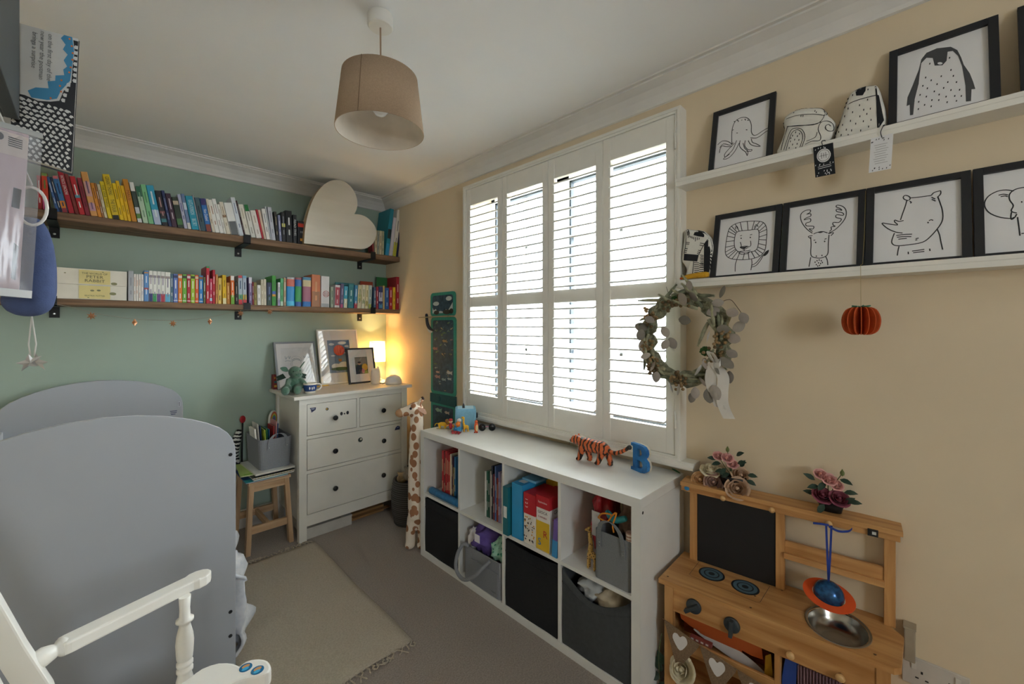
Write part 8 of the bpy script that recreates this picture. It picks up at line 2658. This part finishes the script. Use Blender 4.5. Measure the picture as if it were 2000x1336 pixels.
# ================================================================ artificial roses
def rose(parent, c, r, m, axis=(0, 0, 1), seed=0, name='petal'):
    """Rose bloom: petals in turns around an axis, each petal a curved shell of its own."""
    rr_ = random.Random(seed)
    ax = Vector(axis).normalized()
    e1_ = ax.orthogonal().normalized()
    e2_ = ax.cross(e1_)
    c = Vector(c)
    MB().ball(c - ax * r * 0.10, (r * 0.30, r * 0.30, r * 0.42), 8, M=Matrix((e1_, e2_, ax)).transposed()).build('rose_heart', m, parent)
    for ring, (n_, sc_, top_, curl) in enumerate(((3, 0.34, 0.52, 0.0), (4, 0.58, 0.50, 0.04), (5, 0.80, 0.42, 0.14), (6, 1.0, 0.24, 0.34))):
        for i in range(n_):
            a0 = 2 * PI * (i + 0.5 * ring) / n_ + rr_.uniform(-0.15, 0.15)
            span = 2 * PI / n_ * 0.66
            ph_ = rr_.uniform(0, 6.28)
            vs_, fs_ = [], []
            for j in range(6):
                h_ = j / 5
                for k_ in range(6):
                    t_ = (k_ / 5 - 0.5) * 2
                    rad_ = r * sc_ * math.sin(PI * (0.10 + 0.48 * h_)) + r * curl * h_ ** 3 + r * 0.03 * math.sin(3 * t_ + ph_) * h_
                    zz_ = r * (-0.62 + (top_ + 0.62) * h_ ** 0.9) - r * 0.20 * t_ * t_ * h_ ** 2 - r * curl * 0.55 * h_ ** 5
                    an_ = a0 + span * t_ * (0.45 + 0.55 * math.sin(PI * min(1, 0.1 + h_ * 0.75)))
                    vs_.append(c + (e1_ * math.cos(an_) + e2_ * math.sin(an_)) * rad_ + ax * zz_)
            for j in range(5):
                for k_ in range(5):
                    fs_.append((j * 6 + k_, j * 6 + k_ + 1, j * 6 + 7 + k_, j * 6 + 6 + k_))
            MB().add(vs_, fs_, 0, True).build(name, m, parent, flip=False)


def gleaf(parent, p, d, L, w_, m, name='leaf', up=(0, 0, 1)):
    d = Vector(d).normalized()
    s_ = d.cross(Vector(up)).normalized()
    nn = s_.cross(d)
    prof_ = [(0, 0), (0.25, 0.8), (0.5, 1.0), (0.75, 0.7), (1.0, 0.0)]
    vs_ = []
    for a, b in prof_:
        base = Vector(p) + d * (L * a) - nn * (L * 0.25 * a * a)
        vs_ += [base + s_ * (w_ * b) + nn * (w_ * 0.25 * b), base, base - s_ * (w_ * b) + nn * (w_ * 0.25 * b)]
    fs_ = []
    for i in range(4):
        for j in range(2):
            fs_.append((i * 3 + j, i * 3 + j + 1, i * 3 + 4 + j, i * 3 + 3 + j))
    MB().add(vs_, fs_, 0, True).build(name, m, parent, flip=False)


gl = mat('dark_rose_leaf', '#31483a', 0.5, var=0.1, vscale=40)
gs = mat('olive_stem', '#4f5a34', 0.6)
pinkp = mat('blush_petals', '#dfa9a4', 0.75, var=0.05)
creamp = mat('cream_petals', '#e3d9bd', 0.75, var=0.05)
tanp = mat('tea_petals', '#c9a88c', 0.75, var=0.08)
taup = mat('dusty_petals', '#b08d80', 0.75, var=0.1)
peachp = mat('peach_petals', '#d3a878', 0.75, var=0.08)
plump = mat('plum_petals', '#8a4456', 0.75, var=0.1)
zt_ = 0.776


def kpx(u, v, d):
    """Point of the photograph on the kitchen plane at depth d behind its front."""
    o_ = KO + KUY * d
    r_ = ray(u, v)
    e_ = Vector((0, 0, EYE))
    return e_ + r_ * ((o_ - e_).dot(KUY) / r_.dot(KUY))


def pot(name, label, u, v, d, seed, wide):
    c = kpx(u, v, d)
    t_ = thing(name, label, 'plant', (c.x, c.y, zt_ + 0.0004))
    q_ = MB()
    vs_ = []
    for s_, z_ in ((0.80, 0), (0.92, 0.020), (1.0, 0.038), (1.06, 0.038), (1.06, 0.050), (0.98, 0.050), (0.95, 0.040), (0.0, 0.038)):
        vs_ += [Vector((c.x, c.y, zt_ + 0.0004 + z_)) + KUX * (wide * s_ * math.cos(2 * PI * j / 24)) + KUY * (wide * 0.55 * s_ * math.sin(2 * PI * j / 24)) for j in range(24)]
    q_.add(vs_, [(i * 24 + j, i * 24 + (j + 1) % 24, (i + 1) * 24 + (j + 1) % 24, (i + 1) * 24 + j) for i in range(7) for j in range(24)] + [tuple(range(23, -1, -1))], 0, True)
    q_.build('pot', mat('black_pot', '#131416', 0.5), t_)
    return t_, c


def stem(t_, a, b):
    m_ = (Vector(a) + Vector(b)) / 2 + Vector((0.004, 0.006, 0.0))
    MB().tube(smoothline([tuple(a), tuple(m_), tuple(b)], 4), 0.0014, 5).build('stem', gs, t_)


# potted pink roses, left
t, c = pot('potted_roses', 'black pot of pale pink artificial roses among loose rose heads', 1432, 952, 0.205, 1, 0.044)
t['label'] = 'black pot with pale pink artificial roses at the left of the kitchen top'
root = Vector((c.x, c.y, zt_ + 0.045))
for i, (u, v, d, r_) in enumerate(((1403, 890, 0.205, 0.017), (1421, 894, 0.195, 0.018), (1431, 906, 0.19, 0.017))):
    p = kpx(u, v, d)
    stem(t, root, p)
    rose(t, p, r_ * 1.0, pinkp, (-0.55, -0.25, 0.8), 10 + i)
bud = kpx(1421, 879, 0.205)
stem(t, root, bud)
MB().lathe([(0.0, -0.010), (0.006, -0.004), (0.0065, 0.004), (0.0, 0.016)], 10, tuple(bud)).build('bud', paint('#6f7a44', 0.6), t)
for (u, v, du, dv, d) in ((1400, 897, -14, -4, 0.2), (1408, 905, -16, 0, 0.2), (1418, 915, -10, 8, 0.19), (1440, 905, 18, -4, 0.2), (1446, 912, 8, -14, 0.21), (1460, 928, 24, 2, 0.2), (1458, 938, 22, 10, 0.19), (1425, 925, -20, 6, 0.19), (1438, 890, 10, -6, 0.2), (1415, 920, -24, -2, 0.2)):
    p, p2 = kpx(u, v, d), kpx(u + du, v + dv, d - 0.01)
    gleaf(t, p, p2 - p, 0.034, 0.010, gl, up=(-0.6, -0.2, 0.7))
# potted pink and plum roses, right
t, c = pot('potted_roses', 'black pot with pink and plum artificial roses at the right of the kitchen top', 1622, 1000, 0.205, 2, 0.038)
root = Vector((c.x, c.y, zt_ + 0.045))
for i, (u, v, d, r_, m_) in enumerate(((1603, 926, 0.205, 0.017, pinkp), (1620, 936, 0.20, 0.019, pinkp), (1635, 948, 0.20, 0.016, pinkp), (1607, 967, 0.185, 0.023, plump), (1640, 974, 0.185, 0.022, plump))):
    p = kpx(u, v, d)
    stem(t, root, p)
    rose(t, p, r_ * (1.0 if m_ is pinkp else 1.1), m_, (-0.6, -0.3, 0.75), 20 + i)
bud = kpx(1645, 925, 0.205)
stem(t, root, bud)
MB().lathe([(0.0, -0.010), (0.006, -0.004), (0.0065, 0.004), (0.0, 0.016)], 10, tuple(bud)).build('bud', paint('#6f7a44', 0.6), t)
for (u, v, du, dv, d) in ((1592, 938, -22, -16, 0.2), (1594, 966, -24, -10, 0.2), (1600, 950, -10, 0, 0.2), (1648, 962, 18, 0, 0.19), (1655, 980, 40, 2, 0.2), (1650, 984, 14, -10, 0.19), (1610, 985, -8, 10, 0.175), (1628, 960, 4, 12, 0.2), (1612, 942, -6, 6, 0.2), (1640, 936, 12, 4, 0.2)):
    p, p2 = kpx(u, v, d), kpx(u + du, v + dv, d - 0.01)
    gleaf(t, p, p2 - p, 0.038, 0.010, gl, up=(-0.6, -0.2, 0.7))
# loose rose heads lying around the left pot
for i, (u, v, d, r_, m_, ax, lab) in enumerate(((1389, 918, 0.225, 0.026, creamp, (-0.3, -0.1, 0.95), 'white rose head resting behind the loose roses'), (1367, 937, 0.200, 0.021, peachp, (-0.8, -0.1, 0.6), 'peach rose head at the left end of the kitchen top'), (1394, 942, 0.190, 0.023, taup, (-0.85, -0.2, 0.5), 'dusty mauve rose head beside the black pot'),
                                                (1447, 928, 0.215, 0.022, tanp, (-0.6, -0.5, 0.6), 'pale pink and cream rosebud leaning on the black pot'), (1440, 954, 0.172, 0.026, tanp, (-0.9, -0.2, 0.4), 'tan rose head hanging over the kitchen top edge'))):
    p = kpx(u, v, d)
    t = thing('rose_head', lab, 'flower', tuple(p), 'loose rose heads on the toy kitchen')
    rose(t, p, r_ * 1.3, m_, ax, 40 + i)
# white rose and dark leaves at the lower left of the kitchen
p = kpx(1332, 1309, -0.02)
t = thing('rose_head', 'white rose tucked behind the burlap bunting', 'flower', tuple(p), 'loose rose heads on the toy kitchen')
rose(t, p, 0.038, creamp, (-0.85, 0.1, 0.5), 60)
t = thing('leaf_garland', 'dark green artificial leaves hanging at the left side of the toy kitchen', 'garland', tuple(K(-0.01, 0.03, 0.1)))
for (u, v, du, dv) in ((1292, 1312, -10, -22), (1290, 1325, -14, -8), (1297, 1330, -4, 20), (1302, 1300, -12, -16)):
    p, p2 = kpx(u, v, 0.02), kpx(u + du, v + dv, 0.01)
    gleaf(t, p, p2 - p, 0.055, 0.018, mat('deep_green_leaf', '#1f3a26', 0.5), up=(-0.7, 0.2, 0.5))
MB().tube(smoothline([tuple(K(0.004, 0.0, 0.235)), tuple(K(-0.008, 0.0, 0.15)), tuple(K(-0.006, 0.005, 0.04))], 4), 0.0016, 5).build('stem', gs, t)
# bit of skirting-board cable box behind the kitchen's right end
o = thing('grey_box', 'small grey-beige box on the wall behind the right end of the toy kitchen', 'box', (1.815, 0.03, 0.40))
bx('casing', mat('beige_plastic', '#a89c88', 0.6), o, 1.800, 1.8365, 0.022, 0.048, 0.36, 0.462, bevel=0.003)
bx('lid', mat('beige_plastic', '#a89c88', 0.6), o, 1.797, 1.8365, 0.020, 0.050, 0.462, 0.468)

# ================================================================ close on the left: dark wall cabinet with things hanging from it
cabm = mat('anthracite_board', '#3a3f41', 0.5, var=0.03)
cb = thing('wall_cabinet', 'dark grey wall cabinet cut off by the top left corner', 'cabinet', (-0.35, 0.80, 1.757))
bx('front_panel', cabm, cb, -0.105, -0.088, 0.50, 1.085, 1.757, 2.20, bevel=0.002)
bx('side_panel', cabm, cb, XL + 0.001, -0.105, 1.067, 1.085, 1.757, 2.20)
bx('side_panel', cabm, cb, XL + 0.001, -0.105, 0.50, 0.518, 1.757, 2.20)
bx('bottom_panel', cabm, cb, XL + 0.001, -0.105, 0.518, 1.067, 1.757, 1.775)
bx('top_panel', cabm, cb, XL + 0.001, -0.105, 0.518, 1.067, 2.182, 2.20)
# open picture book standing out past the cabinet
YB_ = 1.10
c0, c1, c2, c3 = PY(33, 44, YB_), PY(153, 76, YB_ - 0.0), PY(140, 336, YB_), PY(20, 300, YB_)
bk_ = thing('picture_book', 'open picture book with a crowd of black and white birds, top left', 'book', tuple((c2 + c3) / 2))
rim_ = [c0 + (c0 - c1) * 0.06, c1, c2, c3]
rim_[3] = c3
A = [(p.x, p.z) for p in rim_]


def pbq(s_, r_, y):
    """Bilinear place on the page: s_ left to right, r_ top to bottom."""
    a = A[0][0] + (A[1][0] - A[0][0]) * s_, A[0][1] + (A[1][1] - A[0][1]) * s_
    b = A[3][0] + (A[2][0] - A[3][0]) * s_, A[3][1] + (A[2][1] - A[3][1]) * s_
    return Vector((a[0] + (b[0] - a[0]) * r_, y, a[1] + (b[1] - a[1]) * r_))


MB().prism([(0, 0), (1, 0), (1, 1), (0, 1)], lambda p: pbq(p[0], p[1], YB_), lambda p: pbq(p[0], p[1], YB_ + 0.012)).build('page_block', mat('page_white', '#d9d8d2', 0.6), bk_)
MB().prism([(-0.01, -0.01), (1.015, -0.01), (1.015, 1.01), (-0.01, 1.01)], lambda p: pbq(p[0], p[1], YB_ + 0.0122), lambda p: pbq(p[0], p[1], YB_ + 0.0150)).build('cover', paint('#26282c'), bk_)
wave = [(0.77, 0.0), (0.72, 0.03), (0.80, 0.07), (0.76, 0.11), (0.84, 0.14), (0.78, 0.19), (0.84, 0.23), (0.78, 0.26), (0.80, 0.30), (0.66, 0.32), (0.66, 0.36), (0.54, 0.38), (0.56, 0.43), (0.36, 0.45), (0.24, 0.49), (0.30, 0.535), (0.55, 0.52), (0.70, 0.49), (0.76, 0.42), (0.90, 0.33), (0.92, 0.22), (0.94, 0.10), (0.90, 0.0)]
art = Sheet((0, 0, 0), (1, 0, 0), (0, 0, 1))
MB().poly(wave, lambda p: pbq(p[0], p[1], YB_ - 0.0006)).build('blue_print', paint('#3f8fb8', 0.6), bk_)
rr = random.Random(5)
bp_ = MB()
op_ = MB()
low = [(0.0, 0.535), (0.2, 0.53), (0.4, 0.545), (0.6, 0.525), (0.74, 0.50), (0.80, 0.42), (0.92, 0.34), (0.93, 0.22), (0.95, 0.1), (0.92, 0.02), (1.0, 0.02), (1.0, 1.0), (0.0, 1.0)]
MB().poly(low, lambda p: pbq(p[0], p[1], YB_ - 0.0004)).build('black_print', paint('#17181a', 0.6), bk_)
blobs = MB()
rows = 15
for j in range(rows):
    y_ = 0.565 + j * 0.031
    for i in range(10):
        x_ = 0.05 + i * 0.105 + (0.05 if j % 2 else 0) + rr.uniform(-0.012, 0.012)
        if x_ > 0.97:
            continue
        sz = (0.052 if j < 5 else 0.040) * rr.uniform(0.7, 1.2)
        blobs.poly([(x_ - sz, y_ + rr.uniform(-.006, .006)), (x_ - sz * 0.35, y_ - 0.015 + rr.uniform(-.004, .004)), (x_ + sz * 0.6, y_ - 0.009), (x_ + sz * 0.95, y_ + 0.002), (x_ + sz * 0.3, y_ + 0.004), (x_ + sz * 0.2, y_ + 0.011), (x_ - sz * 0.4, y_ + 0.010)], lambda p: pbq(min(1, max(0, p[0])), min(1, p[1]), YB_ - 0.0010))
for j in range(11):
    y_ = 0.07 + j * 0.042
    if y_ < 0.5:
        x_ = 0.975 if y_ < 0.33 else 0.90 - (y_ - 0.33) * 0.6
        blobs.poly([(x_ - 0.04, y_), (x_ - 0.02, y_ - 0.014), (min(1, x_ + 0.03), y_ - 0.013), (min(1, x_ + 0.025), y_ + 0.012), (x_ - 0.02, y_ + 0.014)], lambda p: pbq(p[0], p[1], YB_ - 0.0010))
blobs.build('white_print', paint('#dcdbd6', 0.6), bk_, flip=False)['kind'] = 'stuff'
for (a, b) in ((0.86, 0.02), (0.90, 0.07), (0.92, 0.12), (0.92, 0.17), (0.90, 0.23), (0.88, 0.27), (0.76, 0.345), (0.74, 0.39), (0.76, 0.43), (0.60, 0.50)):
    MB().poly(circle(a, b, 0.018, 8, 0.0075), lambda p: pbq(p[0], p[1], YB_ - 0.0014)).build('orange_print', paint('#d9762f', 0.6), bk_)
dn = (pbq(0.5, 1, YB_) - pbq(0.5, 0, YB_)).normalized()
rt = Vector((0, 1, 0)).cross(dn)
rt = Vector((1, 0, 0)) - dn * dn.x
for k_, (s_, txt, r_) in enumerate(((0.56, 'on the first day of the', 0.20), (0.44, 'new year the postman', 0.20), (0.32, 'brings a surprise', 0.175))):
    lettering('printed_text', txt, 0.0085, paint('#6a6a68'), bk_, pbq(s_, r_, YB_ - 0.0012), dn, rt, sx=1.12)
# clear zip bag with pink card inside
YG = 0.93
bg = thing('zip_bag', 'clear plastic zip bag with a pink card inside at the left edge', 'bag', tuple(PY(30, 583, YG)))
q0, q1, q2, q3 = PY(-60, 222, YG), PY(84, 262, YG), PY(62, 583, YG), PY(-60, 575, YG)


def bq(s_, r_, y):
    a, b = q0.lerp(q1, s_), q3.lerp(q2, s_)
    p = a.lerp(b, r_)
    return Vector((p.x, y, p.z))


film = clear('clear_bag_film', (0.97, 0.98, 1.0), 0.05, 0.2, 0.12)
n_, m_ = 10, 14
for side_, yy in ((0, YG - 0.006), (1, YG + 0.006)):
    q = MB()
    for j in range(m_ + 1):
        for i in range(n_ + 1):
            a, b = i / n_, j / m_
            edge = math.sin(PI * a) ** 0.5 * math.sin(PI * b) ** 0.5
            q.v.append(tuple(bq(a, b, YG + (yy - YG) * edge + 0.0015 * math.sin(a * 23 + b * 9) * edge)))
    for j in range(m_):
        for i in range(n_):
            q.f.append((j * 11 + i, j * 11 + i + 1, j * 11 + 12 + i, j * 11 + 11 + i))
            q.m.append(0)
            q.s.append(True)
    q.build('film', film, bg, flip=False)
cardm = mat('pale_pink_card', '#cdbcc4', 0.7)
MB().prism([(0.0, 0.03), (0.80, 0.03), (0.78, 0.97), (0.0, 0.97)], lambda p: bq(p[0], p[1], YG - 0.0015), lambda p: bq(p[0], p[1], YG + 0.0015)).build('card', cardm, bg)
MB().prism([(0.0, 0.04), (0.80, 0.05), (0.80, 0.18), (0.0, 0.17)], lambda p: bq(p[0], p[1], YG - 0.0022), lambda p: bq(p[0], p[1], YG - 0.0015)).build('header_label', paint('#d8cdc8', 0.7), bg)
for k_ in range(5):
    MB().prism([(0.52, 0.070 + k_ * 0.012), (0.72, 0.074 + k_ * 0.012), (0.72, 0.080 + k_ * 0.012), (0.52, 0.076 + k_ * 0.012)], lambda p: bq(p[0], p[1], YG - 0.0026), lambda p: bq(p[0], p[1], YG - 0.0022)).build('barcode_bar', paint('#3a3a3c'), bg)
MB().prism(circle(0.40, 0.08, 0.06, 12, 0.022), lambda p: bq(p[0], p[1], YG - 0.0026), lambda p: bq(p[0], p[1], YG - 0.0022)).build('round_label', paint('#4a4a4e'), bg)
MB().prism([(0.62, 0.36), (0.74, 0.365), (0.72, 0.48), (0.60, 0.475)], lambda p: bq(p[0], p[1], YG - 0.0024), lambda p: bq(p[0], p[1], YG - 0.0015)).build('dark_patch', paint('#34343a'), bg)
MB().prism([(0.66, 0.68), (0.735, 0.70), (0.71, 0.90), (0.64, 0.89)], lambda p: bq(p[0], p[1], YG - 0.0024), lambda p: bq(p[0], p[1], YG - 0.0015)).build('dark_patch', paint('#34343a'), bg)
MB().prism([(0.0, 0.945), (1.0, 0.955), (1.0, 1.0), (0.0, 0.99)], lambda p: bq(p[0], p[1], YG - 0.002), lambda p: bq(p[0], p[1], YG + 0.002)).build('bottom_seam', mat('grey_film_seam', '#b5b8b6', 0.3), bg)
MB().prism([(0.0, -0.004), (1.0, 0.0), (1.0, 0.03), (0.0, 0.03)], lambda p: bq(p[0], p[1], YG - 0.003), lambda p: bq(p[0], p[1], YG + 0.003)).build('zip_strip', mat('grey_film_seam', '#b5b8b6', 0.3), bg)
hk = bq(0.45, 0.0, YG)
MB().tube([tuple(hk), (hk.x - 0.02, YG, 1.7565)], 0.0012, 5).build('hanging_loop', mat('white_cord', '#d9d7d0', 0.6), bg)
# blue knitted moon-shaped pull toy with star
YT = 1.03
bt2 = thing('musical_toy', 'blue stuffed hanging toy with a silver star on its pull cord', 'soft toy', tuple(PY(60, 620, YT)))
bl = mat('blue_jersey', '#4c5c86', 0.95, var=0.06, vscale=60, bump=0.15, bscale=400)
b = MB()
pts = [PY(56, 425, YT), PY(62, 470, YT), PY(66, 520, YT), PY(64, 565, YT), PY(56, 592, YT)]
b.tube(smoothline([tuple(p) for p in pts], 4), [0.012, 0.016, 0.020, 0.022, 0.0235, 0.0245, 0.025, 0.0255, 0.026, 0.0262, 0.0265, 0.027, 0.0275, 0.028, 0.028, 0.027, 0.024], 16)
b.ball(PY(55, 588, YT), (0.030, 0.028, 0.026), 16)
b.build('body', bl, bt2, remesh=0.005)
rp = PY(66, 410, YT)
MB().tube([(rp.x + 0.016 * math.cos(2 * PI * i / 20), YT - 0.03, rp.z + 0.030 * math.sin(2 * PI * i / 20)) for i in range(20)], 0.0022, 8, closed=True).build('hanging_ring', mat('white_plastic', '#eeeae4', 0.35), bt2)
MB().tube([(rp.x, YT - 0.03, rp.z + 0.033), (rp.x - 0.04, YT - 0.01, 1.757)], 0.0016, 5).build('hanging_loop', mat('white_cord', '#d9d7d0', 0.6), bt2)
MB().tube([(rp.x, YT - 0.03, rp.z - 0.033), (rp.x - 0.004, YT - 0.012, rp.z - 0.05)], 0.003, 6).build('neck_loop', bl, bt2)
a, b_ = PY(62, 618, YT), PY(63, 696, YT)
for s_ in (-1, 1):
    MB().tube([tuple(a), (b_.x + s_ * 0.004, YT, b_.z + 0.02), tuple(b_ + Vector((s_ * 0.002, 0, 0)))], 0.0011, 5).build('pull_cord', mat('white_cord', '#d9d7d0', 0.6), bt2)
for (du, rz, nm) in ((-0.004, 0.5, 'silver_star'), (0.005, -0.6, 'silver_star')):
    o = star_mesh(5, 0.017, 0.0075, 0.003).build(nm, mat('silver_foil', '#c9c8c6', 0.3, 0.6), bt2, world=False)
    o.location = Vector(PY(64, 707, YT + (0.006 if du > 0 else -0.004))) + Vector((du, 0, 0)) - wloc(bt2)
    o.rotation_euler = (0.5, 0.3 * (1 if du > 0 else -1), rz)

# ================================================================ the street outside
gm = mat('pale_paving', '#b9b9b4', 0.9, var=0.05, vscale=0.6)
o = bx('ground', gm, None, 2.6, 60, -40, 60, -3.2, -3.0)
struct(o)
rend = mat('white_render', '#e4e4e0', 0.8)
slate = mat('grey_slate', '#6a7076', 0.8)
win_d = mat('house_window_glass', '#3a4650', 0.2)


def house(label, x, y, wd, hgt, roof, dz=-3.0):
    t_ = thing('house', label, 'house', (x, y, dz), 'houses across the street')
    bx('walls', rend, t_, x, x + 6, y - wd / 2, y + wd / 2, dz, dz + hgt)
    MB().prism([(y - wd / 2 - 0.3, dz + hgt), (y + wd / 2 + 0.3, dz + hgt), (y, dz + hgt + roof)], lambda p: (x - 0.25, p[0], p[1]), lambda p: (x + 6.25, p[0], p[1])).build('roof', slate, t_)
    for (yy, zz) in ((-0.25, 0.25), (0.25, 0.25), (-0.25, 0.68), (0.25, 0.68)):
        yc_, zc_ = y + yy * wd, dz + zz * hgt
        f_ = bx('window', WHITE, t_, x - 0.06, x, yc_ - 0.75, yc_ + 0.75, zc_ - 0.65, zc_ + 0.65)
        for i in range(4):
            for j in range(2):
                bx('pane', win_d, f_, x - 0.075, x - 0.06, yc_ - 0.70 + i * 0.355, yc_ - 0.70 + i * 0.355 + 0.33, zc_ - 0.60 + j * 0.61, zc_ - 0.60 + j * 0.61 + 0.57)
    return t_


house('white rendered house with slate roof seen through the left shutter leaves', 15.0, 13.0, 8.0, 5.4, 2.6)
house('white rendered house seen through the right shutter leaves', 15.0, 2.5, 8.0, 5.2, 2.4)

# ================================================================ turn the printed lettering into plain meshes
bpy.context.view_layer.update()
_dg = bpy.context.evaluated_depsgraph_get()
for _t in TEXTS:
    _me = bpy.data.meshes.new_from_object(_t.evaluated_get(_dg))
    _n = _t.name
    _t.name = 'old_text'
    _o = bpy.data.objects.new(_n.split('.')[0], _me)
    COL.objects.link(_o)
    _o.parent = _t.parent
    _o.matrix_local = _t.matrix_local.copy()
    bpy.data.objects.remove(_t)
